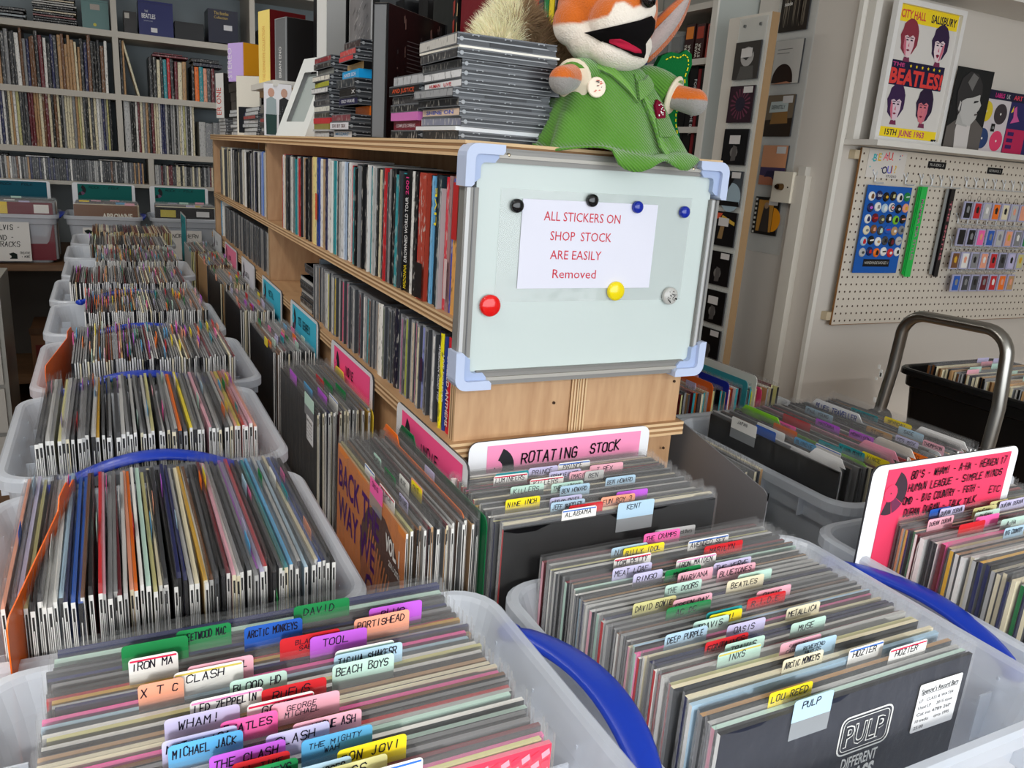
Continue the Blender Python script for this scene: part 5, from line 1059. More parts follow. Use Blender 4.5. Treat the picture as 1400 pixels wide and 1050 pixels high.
def ex_men(b):
    for cx, c1, c2 in ((.020, s(196, 150, 130), s(150, 165, 168)), (.055, s(190, 150, 132), s(30, 30, 34))):
        b.flat([(cx + .009 * math.cos(6.283 * i / 10), .112 + .012 * math.sin(6.283 * i / 10)) for i in range(10)], (0, -.0006, 0), (1, 0, 0), (0, 0, 1), c1)
        b.flat([(cx - .014, .055), (cx + .014, .055), (cx + .013, .095), (cx, .102), (cx - .013, .095)], (0, -.0006, 0), (1, 0, 0), (0, 0, 1), c2)
        b.flat([(cx - .014, .003), (cx + .014, .003), (cx + .015, .056), (cx - .015, .056)], (0, -.0006, 0), (1, 0, 0), (0, 0, 1), s(28, 60, 56) if cx < .04 else s(20, 20, 24))
boxed('postcard', (.398, 2.36, TZ), -.45, .075, .004, .135, (s(224, 224, 228), s(224, 224, 228), None), 'white card picturing two standing figures beside the leaning frame', cat='picture', extra=ex_men)
# white leaning frame and the tall white frame behind it
t = thing('picture_frame', 'white box frame leaning back against the tall white frame', 'frame', org=(0, 0, 0)); t.location = (.428, 2.17, TZ + Z0); t.rotation_euler = (-.38, 0, -1.40)
b = MB(); o_ = rrect(.20, .215, .002, 1, -.10, 0); i_ = rrect(.12, .135, .002, 1, -.06, .04); n = len(o_)
b.add([(p[0], 0, p[1]) for p in o_ + i_] + [(p[0], .03, p[1]) for p in o_], [(j, (j + 1) % n, (j + 1) % n + n, j + n) for j in range(n)] + [(j, j + 2 * n, (j + 1) % n + 2 * n, (j + 1) % n) for j in range(n)], s(232, 236, 234))
b.build('frame', 'gloss', t); b = MB(); b.box(-.062, .012, .038, .062, .016, .177, s(176, 186, 184)); b.build('backing', 'gloss', t)
boxed('picture_frame', (.488, 2.03, TZ), .0, .045, .10, .42, (s(240, 242, 240), s(150, 150, 148), None), 'tall white frame standing edge-on on the plywood unit', cat='frame')
# record boxed sets on the rear half of the unit
def ex_silver(b):
    rr = random.Random(5)
    for k in range(150):
        y = rr.uniform(.005, .15); z = rr.uniform(.0, .325); l = rr.uniform(.01, .03); c = rr.choice([s(225, 222, 222), s(120, 120, 122), s(168, 166, 168), s(214, 170, 168) if y < .08 and z < .2 else s(180, 180, 182)])
        b.quad((-.0012, y + l, z), (-.0012, y, z + l * .5), (-.0012, y, z + l * .5 + .003), (-.0012, y + l, z + .003), c)
boxed('boxed_set', (.600, 2.045, TZ), 0, .03, .20, .38, (s(170, 168, 170), s(40, 40, 42), s(200, 200, 200)), 'crumpled silver textured record box with a pink blush', extra=ex_silver)
for x, y, w, d, h, c, lb in ((.52, 2.26, .25, .05, .45, s(12, 12, 13), 'large black record box beside the tall white frame'), (.60, 1.98, .18, .05, .37, s(30, 32, 34), 'charcoal record box right of the silver textured one'), (.62, 1.86, .18, .06, .31, s(14, 14, 16), 'black record box behind the grey boxed set'),
                         (.64, 1.76, .17, .06, .31, s(20, 18, 18), 'black record box with a pale sticker behind the grey boxed set')):
    boxed('boxed_set', (x, y, TZ), 0, w, d, h, (c, c, None), lb)
def ex_flame(b):
    for k in range(9):
        z = .03 + k * .033; b.quad((-.0012, .020, z), (-.0012, .0125, z + .008), (-.0012, .013, z + .03), (-.0012, .022, z + .026), s(150, 50, 40)); b.quad((-.0012, .003, z), (-.0012, .0, z), (-.0012, .0, z + .02), (-.0012, .002, z + .024), s(225, 190, 140))
boxed('boxed_set', (.60, 1.49, TZ), .0, .18, .13, .315, (s(26, 28, 26), s(22, 20, 20), None), 'dark record box with a faint red flame above the jewel cases', extra=ex_flame)
boxed('boxed_set', (.60, 1.365, TZ), .0, .18, .11, .315, (s(118, 24, 34), s(110, 22, 30), None), 'dark red record box left of the fur tail')
rnd = random.Random(31)
for i, cn in enumerate(('black', 'white', 'dark grey', 'pale grey', 'black', 'red', 'dark grey', 'green', 'yellow', 'black', 'navy')):
    spine_item((.64, 1.345 - i * .018, TZ), .015, .30 + rnd.uniform(-.01, .01), .16, NC[cn], 'Y', 'box', 'record_cover', '%s record cover standing behind the fur tail, %s from its left' % (cn, ordn(i + 1)), 'record', 'record covers behind the tail')

# ---------------------------------------------------------------- stock of the back wall shelves
def fill_x(where, x0, x1, z, seed, hr, thr, cols, kind, cat, name, group, y=5.63, dep=.22, spec=(), lean=0, fix=None):
    rnd = random.Random(seed); x = x0; i = 0
    while x < x1:
        cn = cols[i % len(cols)] if fix else rnd.choice(cols); th = rnd.uniform(*thr); h = rnd.uniform(*hr)
        if i < len(spec): th, h, cn = spec[i]
        if x + th > x1: break
        spine_item((x + th / 2, y + rnd.uniform(0, .012), z), th - .0015, h, dep, NC[cn], 'X', kind, name, '%s %s, %s from the left %s' % (cn, cat, ordn(i + 1), where), cat, group, lean + (rnd.uniform(-.012, .012) if kind == 'book' else 0), cov=NC['dark grey'] if kind == 'cd' else None)
        x += th; i += 1
LPC = ['cream', 'tan', 'black', 'dark grey', 'pale grey', 'white', 'navy', 'khaki', 'black', 'brown', 'cream', 'tan', 'grey', 'maroon']
fill_x('of the left record shelf', -.62, .065, -.105, 51, (.300, .315), (.011, .017), LPC + ['cream', 'tan', 'khaki', 'dark grey'], 'box', 'record', 'record_cover', 'record covers on the back wall, left bay')
fill_x('of the right record shelf', .125, .54, -.105, 52, (.295, .315), (.011, .017), LPC + ['pale grey', 'cream', 'black', 'white'], 'box', 'record', 'record_cover', 'record covers on the back wall, right bay', spec=[(.036, .312, 'pale grey'), (.014, .31, 'black'), (.013, .31, 'black'), (.013, .31, 'white'), (.014, .31, 'maroon')])
fill_x('of the tin row', .55, .80, -.105, 57, (.20, .215), (.035, .045), ['pale grey', 'grey'], 'box', 'tin', 'tin_box', 'tin boxes at the right end of the record shelf')
fill_x('of the left book shelf', -.60, .062, .225, 53, (.24, .315), (.013, .022), ['black', 'dark grey', 'maroon', 'black', 'cream', 'navy', 'brown', 'white', 'tan', 'black', 'grey', 'black', 'dark grey', 'tan', 'brown'], 'book', 'book', 'book', 'books on the back wall, left bay')
fill_x('beside the back post', .122, .16, .225, 58, (.30, .31), (.012, .014), ['tan', 'cream', 'dark grey'], 'box', 'record', 'record_cover', 'covers against the back wall post')
spine_item((.215, 5.64, .225), .012, .315, .2, NC['cream'], 'X', 'box', 'record_cover', 'cream record cover leaning alone left of the dark books', 'record', None, -.24)
fill_x('of the right book shelf', .275, .50, .225, 54, (.215, .235), (.016, .028), ['black', 'black', 'cream', 'black', 'teal', 'red', 'black', 'maroon', 'cream', 'tan', 'cream', 'black'], 'book', 'book', 'book', 'books on the back wall, right bay', fix=True, spec=[(.022, .23, 'black'), (.022, .232, 'black'), (.02, .22, 'cream')])
fill_x('under the two flat books', .515, .66, .225, 55, (.195, .205), (.018, .028), ['black', 'orange', 'teal', 'salmon', 'dark grey', 'maroon', 'pale blue'], 'book', 'book', 'book', 'books under the two flat ones', fix=True)
def flatbook(x0, y0, z0, x1, y1, z1, col, label, name='book', cat='book', lid=None):
    b = MB(); pg = s(220, 212, 194); k = .0025
    b.box(x0, y0, z0, x1, y1, z0 + k, col); b.box(x0, y0, z1 - k, x1, y1, z1, col); b.box(x0, y0, z0, x1, y0 + k, z1, col, 1); b.box(x0 + k, y0 + k, z0 + k, x1 - k, y1, z1 - k, pg)
    return tag(b.build(name, ['card', 'spine'], org=(x0, y0, z0)), label, cat)
flatbook(.30, 5.64, .463, .50, 5.82, .478, s(120, 30, 40), 'dark red book lying flat on the upright books'); flatbook(.31, 5.645, .479, .47, 5.80, .488, s(150, 60, 70), 'thin wine red book lying flat on top of the dark red one')
flatbook(.53, 5.64, .433, .70, 5.82, .455, s(28, 24, 48), 'navy book lying flat, lower of two at the right end'); flatbook(.52, 5.64, .456, .68, 5.82, .478, s(24, 18, 20), 'black book lying flat, upper of two at the right end')
CDC = ['grey', 'dark grey', 'pale grey', 'black', 'black', 'black', 'dark grey', 'white', 'tan', 'navy', 'brown', 'dark grey']
fill_x('of the left back bay', -.60, .222, -.295, 56, (.124, .127), (.0105, .0125), CDC, 'dvd', 'disc', 'compact_disc', 'discs on the back wall, left bay', dep=.14)
fill_x('of the right back bay', .282, .70, -.295, 59, (.115, .125), (.0105, .0125), ['grey', 'pale grey', 'cream', 'dark grey', 'maroon', 'black', 'dark grey'], 'dvd', 'disc', 'compact_disc', 'discs on the back wall, right bay', dep=.14)
for x0, x1, c, lb in ((-.41, -.29, s(240, 240, 240), 'bright white case lying on the upright discs'), (-.03, .10, s(170, 168, 160), 'grey case lying on the upright discs near the bay end'), (.40, .62, s(30, 28, 28), 'thin black case lying on the right bay discs'), (-.63, -.5, s(34, 30, 28), 'dark case lying on the discs at the far left')):
    flatbook(x0, 5.64, -.168, x1, 5.76, -.158, c, lb, 'compact_disc', 'disc')
# things on the topmost visible back shelf
for i in range(13):
    rr = random.Random(i); flatbook(-.31 + rr.uniform(-.006, .006), 5.66, .575 + i * .0125, -.10 + rr.uniform(-.01, .01), 5.84, .587 + i * .0125, rr.choice([s(30, 28, 30), s(190, 188, 182), s(130, 50, 50), s(60, 58, 58), s(214, 200, 170)]), 'boxed disc set in the top back shelf pile, %s from the bottom' % ordn(i + 1), 'compact_disc', 'disc')
for i in range(4): flatbook(-.52, 5.66, .575 + i * .017, -.36 + .01 * (i % 2), 5.80, .590 + i * .017, s(30, 30, 32) if i != 1 else s(150, 160, 165), 'flat dark case at the left end of the top back shelf, %s from the bottom' % ordn(i + 1), 'compact_disc', 'disc')
def bigbox(x0, x1, y0, y1, z0, h, cf, cs, label, extra=None):
    b = MB(); b.box(x0, y0, z0, x1, y1, z0 + h, cf, 0, [cf, cf, cf, cs, cs, cs]); b.box(x0 - .001, y0 - .001, z0 + h * .93, x1 + .001, y1 + .001, z0 + h * .935, s(10, 10, 12))
    if extra: extra(b)
    return tag(b.build('boxed_set', 'gloss', org=(x0, y0, z0)), label, 'boxed set')
bigbox(-.065, .075, 5.64, 5.80, .575, .16, s(92, 130, 128), s(110, 142, 140), 'sea green boxed set with a yellow dot on the top back shelf', lambda b: (b.cyl((.0, 5.6395, .60), (.0, 5.6388, .60), .009, .009, 12, s(200, 190, 60)), b.quad((-.02, 5.6385, .68), (.03, 5.6385, .68), (.03, 5.6385, .71), (-.02, 5.6385, .71), s(170, 160, 150))))
bigbox(.155, .225, 5.66, 5.80, .575, .125, s(40, 36, 34), s(30, 26, 24), 'small dark brown box with a pale sticker on the top back shelf', lambda b: b.quad((.16, 5.658, .66), (.185, 5.658, .66), (.185, 5.658, .69), (.16, 5.658, .69), s(190, 185, 175)))
def ex_navy(b):
    b.type('THE', (.268, 5.638, .705), (1, 0, 0), (0, 0, 1), .012, s(220, 222, 226), 0, .02); b.type('BEATLES', (.252, 5.638, .672), (1, 0, 0), (0, 0, 1), .026, s(225, 226, 230), 0, .075, .02); b.type('THE CAPITOL YEARS', (.262, 5.638, .655), (1, 0, 0), (0, 0, 1), .006, s(200, 205, 215), 0, .05)
    b.quad((.30, 5.638, .597), (.335, 5.638, .597), (.335, 5.638, .622), (.30, 5.638, .622), s(225, 225, 225))
bigbox(.235, .425, 5.64, 5.80, .575, .195, s(22, 30, 100), s(18, 24, 88), 'navy blue boxed set with white band lettering on the top back shelf', ex_navy)
bigbox(.435, .60, 5.66, 5.82, .575, .105, s(20, 19, 22), s(14, 13, 16), 'low black box on the top back shelf'); 
def ex_gold(b):
    b.type('The Beatles', (.66, 5.638, .745), (1, 0, 0), (0, 0, 1), .020, s(210, 180, 90), 0, .085); b.type('Collection', (.66, 5.638, .722), (1, 0, 0), (0, 0, 1), .016, s(210, 180, 90), 0, .08); b.quad((.715, 5.638, .66), (.765, 5.638, .66), (.765, 5.638, .69), (.715, 5.638, .69), s(222, 222, 226))
bigbox(.625, .80, 5.64, 5.84, .585, .19, s(24, 26, 52), s(18, 20, 42), 'navy box with gold lettering and white sticker on the top back shelf', ex_gold)
for i, c in enumerate((s(30, 34, 60), s(24, 40, 90), s(36, 36, 40), s(60, 50, 40))):
    bigbox(.93 + i * .12, 1.04 + i * .12, 5.66, 5.82, .575, .12, c, c, 'dark box with small sticker, %s right of the back wall upright' % ordn(i + 1), lambda b, i=i: b.quad((.95 + i * .12, 5.658, .64), (.985 + i * .12, 5.658, .64), (.985 + i * .12, 5.658, .675), (.95 + i * .12, 5.658, .675), s(200, 200, 205)))
# cardboard box and plastic drawers low on the left
b = MB(); b.box(-.42, 5.02, -1.33, -.10, 5.36, -1.07, s(96, 66, 44)); b.box(-.425, 5.015, -1.10, -.095, 5.02, -1.066, s(70, 48, 32)); b.quad((-.40, 5.017, -1.31), (-.12, 5.017, -1.31), (-.12, 5.017, -1.16), (-.40, 5.017, -1.16), s(88, 26, 22))
n = 16; b.flat([(.14 + .09 * math.cos(math.pi * i / n), .02 + .09 * math.sin(math.pi * i / n)) for i in range(n + 1)], (-.42, 5.016, -1.32), (1, 0, 0), (0, 0, 1), s(18, 16, 16))
tag(b.build('cardboard_box', 'card', org=(-.42, 5.02, -1.33)), 'brown cardboard box with dark red print low under the back counter', 'box')
t = thing('drawer_tower', 'tower of milky plastic drawers at the left edge on the floor', 'drawers', org=(-.78, 3.9, -1.52))
b = MB(); b.box(-.80, 3.88, -1.52, -.42, 4.25, -.62, s(150, 150, 145)); b.build('carcass', 'gloss', t, org=(-.8, 3.88, -1.52))
for i in range(4):
    b = MB(); z = -1.49 + i * .215; b.box(-.785, 3.862, z, -.437, 3.88, z + .195, s(176, 174, 168)); b.box(-.66, 3.85, z + .14, -.56, 3.862, z + .16, s(190, 188, 182)); b.build('drawer', 'gloss', t, org=(-.785, 3.862, z))

# ================================================================ THE RIGHT-HAND WALL
def cd_art(b, x, ya, yb, z0, z1, col, kind, seed):
    "flat cover picture on a plane x=const, seen from the left; ya is the far (left) edge"
    rr = random.Random(seed); w = ya - yb; h = z1 - z0; o = (x, ya, z0); U = (0, -1, 0); V = (0, 0, 1)
    b.flat([(0, 0), (w, 0), (w, h), (0, h)], o, U, V, col)
    def P(pts, c, k): b.flat([(p[0] * w, p[1] * h) for p in pts], (x - .0004 * k, ya, z0), U, V, c)
    def circ(cx, cy, r, c, k, n=16, a0=0, a1=360): P([(cx + r * math.cos(math.radians(a0 + (a1 - a0) * i / n)), cy + r * math.sin(math.radians(a0 + (a1 - a0) * i / n))) for i in range(n + (0 if a1 - a0 == 360 else 1))], c, k)
    if kind == 'streak':
        for i in range(12): a = rr.uniform(.1, .9); P([(a, .1 + rr.random() * .4), (a + .02, .1), (a + .035, .9), (a + .01, 1)], s(120, 110, 96), 1)
        b.type('suede', (x - .001, ya - w * .12, z0 + h * .58), U, V, h * .09, s(225, 222, 215), 0, w * .28, .02)
    elif kind == 'dome':
        circ(.40, .08, .38, s(46, 28, 20), 1, 20, 0, 180); P([(.02, .02), (.8, .02), (.78, .12), (.02, .10)], s(46, 28, 20), 2); P([(.02, .0), (.78, .0), (.6, .05), (.3, .03)], s(190, 130, 100), 3)
        for k in range(2): P([(.1, .70 + k * .09), (.55 + k * .1, .70 + k * .09), (.55 + k * .1, .715 + k * .09), (.1, .715 + k * .09)], s(120, 118, 112), 1)
    elif kind == 'street':
        P([(0, .0), (1, 0), (1, .45), (0, .4)], s(50, 38, 28), 1); P([(.2, .3), (.85, .32), (.8, .6), (.25, .58)], s(150, 110, 60), 2); P([(.12, .58), (.8, .6), (.8, .85), (.15, .84)], s(190, 200, 196), 3); b.type('DEFINITELY', (x - .002, ya - w * .2, z0 + h * .66), U, V, h * .1, s(60, 70, 70), 0, w * .5)
    elif kind == 'sunset':
        P([(0, 0), (1, 0), (1, .45), (0, .45)], s(70, 56, 90), 1); P([(.0, .0), (.8, .0), (.5, .2), (0, .25)], s(190, 120, 90), 2); P([(.2, .2), (.9, .25), (.7, .36), (.3, .36)], s(44, 36, 70), 3)
    elif kind == 'orange':
        for i in range(8): P([(.02, i / 8 + .02), (.10, i / 8 + .02), (.10, i / 8 + .08), (.02, i / 8 + .08)], s(210, 205, 195), 1)
        P([(.16, .08), (.78, .08), (.78, .92), (.16, .92)], s(196, 140, 60), 1); circ(.8, .42, .32, s(232, 150, 30), 2, 18, -90, 90); P([(.3, .08), (.7, .08), (.62, .75), (.5, .82), (.4, .78)], s(60, 52, 46), 3); circ(.5, .78, .09, s(170, 140, 110), 4, 10)
    elif kind == 'prism':
        P([(.05, .75), (.1, .95), (.4, .95), (.3, .80)], s(220, 90, 60), 1); P([(.35, .8), (.95, .62), (.95, .72), (.4, .9)], s(210, 170, 70), 1); P([(.3, .2), (.5, .2), (.55, .6), (.38, .6)], s(150, 120, 80), 2)
    elif kind == 'arch': circ(.62, .25, .42, s(160, 180, 190), 1, 18); circ(.85, .5, .5, s(24, 22, 24), 2, 16, 90, 200); P([(.0, .0), (1, 0), (1, .14), (0, .14)], s(26, 24, 24), 3)
    elif kind == 'face': circ(.52, .60, .26, s(175, 172, 168), 1); P([(.2, .0), (.85, .0), (.8, .35), (.3, .35)], s(90, 88, 84), 1); P([(.3, .6), (.7, .85), (.75, .7), (.5, .5)], s(60, 58, 56), 2)
    elif kind == 'swirl':
        for i in range(18): a = i * 20; P([(.5, .5), (.5 + .4 * math.cos(math.radians(a)), .5 + .42 * math.sin(math.radians(a))), (.5 + .4 * math.cos(math.radians(a + 8)), .5 + .42 * math.sin(math.radians(a + 8)))], s(110, 56, 76), 1)
        circ(.5, .5, .2, s(46, 40, 54), 2)
    else:
        circ(.5, .35, .16, s(120, 116, 112), 1, 10); P([(.4, .1), (.6, .12), (.62, .5), (.45, .55)], s(90, 86, 84), 2)
    if kind not in ('streak', 'dome'): P([(.58, .80), (.95, .80), (.95, .97), (.58, .97)] if seed % 2 else [(.28, .58), (.72, .58), (.72, .82), (.28, .82)], s(214, 210, 206), 6)
def wall_cd(x, ya, yb, z0, z1, col, kind, label, seed, group):
    b = MB(); b.box(x, yb, z0, x + .006, ya, z1, s(60, 60, 62)); cd_art(b, x - .0005, ya, yb, z0, z1, col, kind, seed)
    o = b.build('compact_disc', 'gloss', org=(x, yb, z0)); tag(o, label, 'disc', group); return o
b = MB(); b.box(2.149, 2.165, -.26, 2.1545, 2.345, .75, WHITE); tag(b.build('hanging_pocket', 'clear_sheet', org=(2.149, 2.165, -.26)), 'clear hanging pockets of discs on the white wall by the socket', 'pockets')
for i, (z0, z1, col, kd, lb) in enumerate(((.495, .64, s(40, 32, 26), 'streak', 'dark streaked disc cover, topmost on the white wall'), (.325, .467, s(206, 202, 194), 'dome', 'pale disc cover with a dark brown dome on the white wall'),
        (.148, .288, s(120, 104, 84), 'street', 'disc cover of a street scene with white title, third down on the white wall'), (-.020, .118, s(214, 150, 110), 'sunset', 'orange and violet sunset disc cover on the white wall'), (-.195, -.062, s(24, 20, 18), 'orange', 'black and orange disc cover, lowest on the white wall'))):
    wall_cd(2.143, 2.325 - (.012 if i > 2 else 0), 2.195 - (0 if i < 3 else .004), z0, z1, col, kd, lb, i * 2 + 1, None)
t = thing('display_board', 'tall white chipboard strip with hanging disc pockets by the white wall', 'board', org=(1.95, 2.13, -1.52))
b = MB(); b.box(1.951, 2.155, -1.52, 1.984, 2.36, .52, s(222, 216, 204), 0, [s(150, 120, 86)] * 2 + [s(158, 128, 92), s(120, 90, 60), s(120, 90, 60), s(222, 216, 204)]); b.build('board', 'wallpaint', t, org=(1.951, 2.155, -1.52))
b = MB()
for y in (2.275, 2.20): b.cyl((1.951, y, .487), (1.946, y, .487), .006, .005, 10, s(60, 52, 40))
b.build('hook', 'metal', t, org=(1.951, 2.2, .487))
b = MB(); b.box(1.943, 2.165, -.66, 1.947, 2.295, .51, WHITE); tag(b.build('hanging_pocket', 'clear_sheet', org=(1.943, 2.165, -.66)), 'long clear hanging sheet of disc pockets on the chipboard strip', 'pockets')
kinds = ['face', 'swirl', 'portrait', 'arch', 'prism', 'dim', 'dim', 'dim']
labs = ['grey portrait disc cover at the top of the chipboard strip', 'plum disc cover with a burst pattern, second on the chipboard strip', 'black disc cover with a pale swirl, third on the chipboard strip', 'dark disc cover with a pale blue arch, fourth on the chipboard strip',
        'black disc cover with a rainbow stripe, fifth on the chipboard strip', 'black disc cover, sixth on the chipboard strip', 'black disc cover with a white sticker, seventh on the chipboard strip', 'dark disc cover, lowest on the chipboard strip']
cols = [s(62, 58, 54), s(52, 32, 42), s(20, 20, 22), s(70, 76, 82), s(22, 20, 22), s(20, 18, 20), s(16, 15, 16), s(22, 21, 22)]
for i in range(8):
    z1 = .435 - i * .1385; wall_cd(1.938, 2.293, 2.172, z1 - .118, z1, cols[i], kinds[i], labs[i], i, None)
# boxes on the right-hand shelving
yy = 2.50
for i, (d, h, c, lb) in enumerate(((.03, .31, s(24, 20, 22), 'dark record box nearest the end panel, right shelving'), (.016, .31, s(120, 30, 36), 'thin maroon record box on the right shelving'), (.045, .325, s(16, 15, 15), 'black record box with white spine lettering behind the fox'),
                             (.05, .33, s(12, 12, 12), 'thick black record box behind the green felt shape'), (.06, .325, s(20, 18, 18), 'very thick black record box on the right shelving'))):
    b = MB(); b.box(1.995, yy, .066, 2.31, yy + d, .066 + h * 1.0, c)
    if i == 2: b.type('FOR WHOM THE BELL', (1.9945, yy + d * .3, .34), (0, 0, -1), (0, -1, 0), .016, s(220, 220, 220), 0, .2)
    yy += d + .004; tag(b.build('boxed_set', 'gloss', org=(1.995, yy, .066)), lb, 'boxed set')
for i in range(22):
    rr = random.Random(i + 60); c = rr.choice(['black', 'black', 'dark grey', 'maroon', 'brown', 'navy', 'red', 'cream']); h = rr.uniform(.28, .32)
    spine_item((1.995, yy + .012, .066), .022, h, .3, NC[c], 'Y', 'box', 'record_cover', '%s record cover deep on the right shelving, %s from the near boxes' % (c, ordn(i + 1)), 'record', 'record covers deep on the right shelving'); yy += .026
for i, (y, w, h, c, c2, lb) in enumerate(((2.50, .045, .12, s(180, 84, 74), s(90, 40, 40), 'coral and black figure pack nearest the shelf end'), (2.56, .05, .125, s(60, 24, 22), s(170, 60, 40), 'red and black figure pack, middle of three'), (2.62, .055, .13, s(50, 20, 20), s(230, 130, 40), 'black figure pack with an orange flash'))):
    b = MB(); b.box(2.01, y, .411, 2.06, y + w, .411 + h, c); b.quad((2.0095, y + w - .006, .411 + h * .6), (2.0095, y + .006, .411 + h * .6), (2.0095, y + .006, .411 + h * .93), (2.0095, y + w - .006, .411 + h * .93), c2)
    if i: b.type('STAR', (2.009, y + w * .30, .42), (0, 0, 1), (0, 1, 0), .014, s(225, 222, 210), 0, .05, .02); b.type('WARS', (2.009, y + w * .68, .42), (0, 0, 1), (0, 1, 0), .014, s(225, 222, 210), 0, .05, .02)
    tag(b.build('toy_pack', 'gloss', org=(2.01, y, .411)), lb, 'toy pack')
for i, y in enumerate((2.69, 2.77, 2.86)):
    t = thing('clear_case', 'clear plastic display case, %s from the figure packs' % ordn(i + 1), 'case', 'clear display cases', org=(2.0, y, .411))
    b = MB(); b.box(2.0, y, .411, 2.08, y + .072, .52, WHITE); b.build('shell', 'clear_sheet', t, org=(2.0, y, .411))
    b = MB(); b.box(2.01, y + .006, .412, 2.07, y + .066, .505, s(90, 88, 86)); b.cyl((2.009, y + .03, .44), (2.007, y + .03, .44), .014, .014, 16, s(40, 40, 42)); b.cyl((2.007, y + .03, .44), (2.005, y + .03, .44), .006, .006, 12, s(120, 120, 120)); b.build('insert', 'card', t, org=(2.01, y, .412))
for i in range(5):
    y = 2.66 + i * .05; b = MB(); b.cyl((2.16, y, .411), (2.16, y, .54), .014, .014, 10, s(70, 18, 20)); b.cyl((2.16, y, .54), (2.16, y, .565), .007, .006, 8, s(200, 196, 190))
    tag(b.build('bottle', 'gloss', org=(2.16, y, .411)), 'small dark red bottle with pale cap, %s from the shelf end' % ordn(i + 1), 'bottle', 'bottles behind the clear cases')

# ---------------------------------------------------------------- pegboard with badges, rulers and keyrings
PG = thing('pegboard', 'cream pegboard with rows of holes on the white wall', 'pegboard', org=(2.225, 1.96, -.47))
b = MB(); b.box(2.228, 1.950, -.470, 3.60, 1.955, .122, ONE, 0); o = b.build('board', 'pegboard', PG, org=(2.228, 1.95, -.47))
b = MB(); b.box(2.2265, 1.9495, -.471, 2.229, 1.956, .122, s(140, 100, 60)); b.box(2.2265, 1.9495, -.472, 3.6, 1.956, -.470, s(140, 100, 60)); b.build('edge', 'card', PG, org=(2.2265, 1.95, -.471))
for z in (-.455, .085):
    b = MB(); b.box(2.205, 1.955, z, 3.6, 1.979, z + .028, s(206, 190, 160)); b.build('batten', 'wallpaint', PG, org=(2.205, 1.955, z))
SL = thing('wall_shelf', 'white wall shelf above the pegboard carrying the posters', 'shelf', org=(2.16, 1.80, .122))
b = MB(); b.box(2.158, 1.835, .126, 3.70, 1.979, .143, s(222, 218, 210)); b.build('board', 'wallpaint', SL, org=(2.158, 1.835, .126))
b = MB(); b.box(2.178, 1.95, .143, 2.206, 1.979, .60, s(222, 218, 210)); b.build('side_batten', 'wallpaint', SL, org=(2.178, 1.95, .143))
SL2 = thing('wall_shelf', 'upper white wall shelf cut by the top right corner', 'shelf', org=(2.45, 1.80, .60))
b = MB(); b.box(2.30, 1.80, .598, 3.70, 1.979, .622, s(222, 218, 210)); b.build('board', 'wallpaint', SL2, org=(2.3, 1.8, .598))
b = MB(); b.box(2.66, 1.82, .622, 3.0, 1.84, .95, s(28, 30, 56)); b.quad((2.92, 1.818, .63), (2.98, 1.818, .63), (2.98, 1.818, .68), (2.93, 1.818, .69), s(200, 140, 90)); tag(b.build('poster', 'gloss', org=(2.66, 1.82, .622)), 'dark navy picture on the upper shelf at the top right corner', 'poster')
b = MB(); b.box(2.262, 1.9478, .030, 2.445, 1.9495, .118, s(220, 214, 206))
for i, (ch, x, z, c) in enumerate((('B', 2.285, .082, s(70, 180, 190)), ('E', 2.308, .085, s(230, 190, 60)), ('A', 2.331, .088, s(240, 130, 140)), ('U', 2.355, .091, s(230, 90, 90)), ('O', 2.335, .045, s(40, 44, 80)), ('U', 2.361, .047, s(120, 120, 220)), ('I', 2.380, .049, s(240, 130, 60)), ('?', 2.395, .050, s(230, 190, 80)))):
    b.type(ch, (x, 1.9474, z), (1, 0, 0), (0, 0, 1), .025, c, 0, None, .02)
b.type('STUDIO', (2.36, 1.9474, .034), (1, 0, 0), (0, 0, 1), .008, s(60, 60, 66), 0, .05, .01)
rr = random.Random(9)
for i in range(14): x = rr.uniform(2.27, 2.43); z = rr.uniform(.035, .112); b.cyl((x, 1.9478, z), (x, 1.9472, z), .0025, .0025, 6, rr.choice([s(60, 60, 140), s(240, 120, 120), s(90, 190, 190)]))
tag(b.build('shop_sign', 'card', org=(2.262, 1.948, .03)), 'white sign with multicoloured letters at the top of the pegboard', 'sign')
for x, z, w, tx, lb in ((2.560, .077, .092, 'RULERS 3', 'small black strip sign above the rulers'), (2.885, .075, .085, 'KEYRINGS 2', 'small black strip sign above the keyrings')):
    b = MB(); b.box(x, 1.9475, z, x + w, 1.9495, z + .022, s(26, 25, 26)); b.type(tx, (x + .008, 1.947, z + .007), (1, 0, 0), (0, 0, 1), .009, s(190, 188, 182), 0, w * .78); tag(b.build('shop_sign', 'card', org=(x, 1.948, z)), lb, 'sign')
def hook(x, z, label, group):
    b = MB(); c = s(225, 228, 230)
    b.tube([(x - .009, 1.949, z + .018), (x - .008, 1.945, z + .010), (x, 1.943, z)], .0021, .0021, 6, c, 0, (1, 0, 0)); b.tube([(x + .009, 1.949, z + .018), (x + .008, 1.945, z + .010), (x, 1.943, z)], .0021, .0021, 6, c, 0, (1, 0, 0))
    b.tube([(x, 1.943, z), (x, 1.942, z - .018), (x + .001, 1.930, z - .021), (x + .002, 1.905, z - .020)], .0025, .0025, 6, c, 0, (1, 0, 0))
    tag(b.build('peg_hook', 'alu', org=(x, 1.945, z)), label, 'hook', group)
for i, x in enumerate((2.305, 2.455)): hook(x, .035, 'steel double hook carrying the blue badge card, %s one' % ('left' if i == 0 else 'right'), 'hooks above the badge card')
for i, x in enumerate((2.535, 2.590, 2.640, 2.695)): hook(x, .036, 'steel double hook under the ruler sign, %s from the left' % ordn(i + 1), 'hooks under the ruler sign')
for i in range(8): hook(2.775 + i * .054, .040, 'steel double hook in the top keyring row, %s from the left' % ordn(i + 1), 'hooks of the top keyring row')
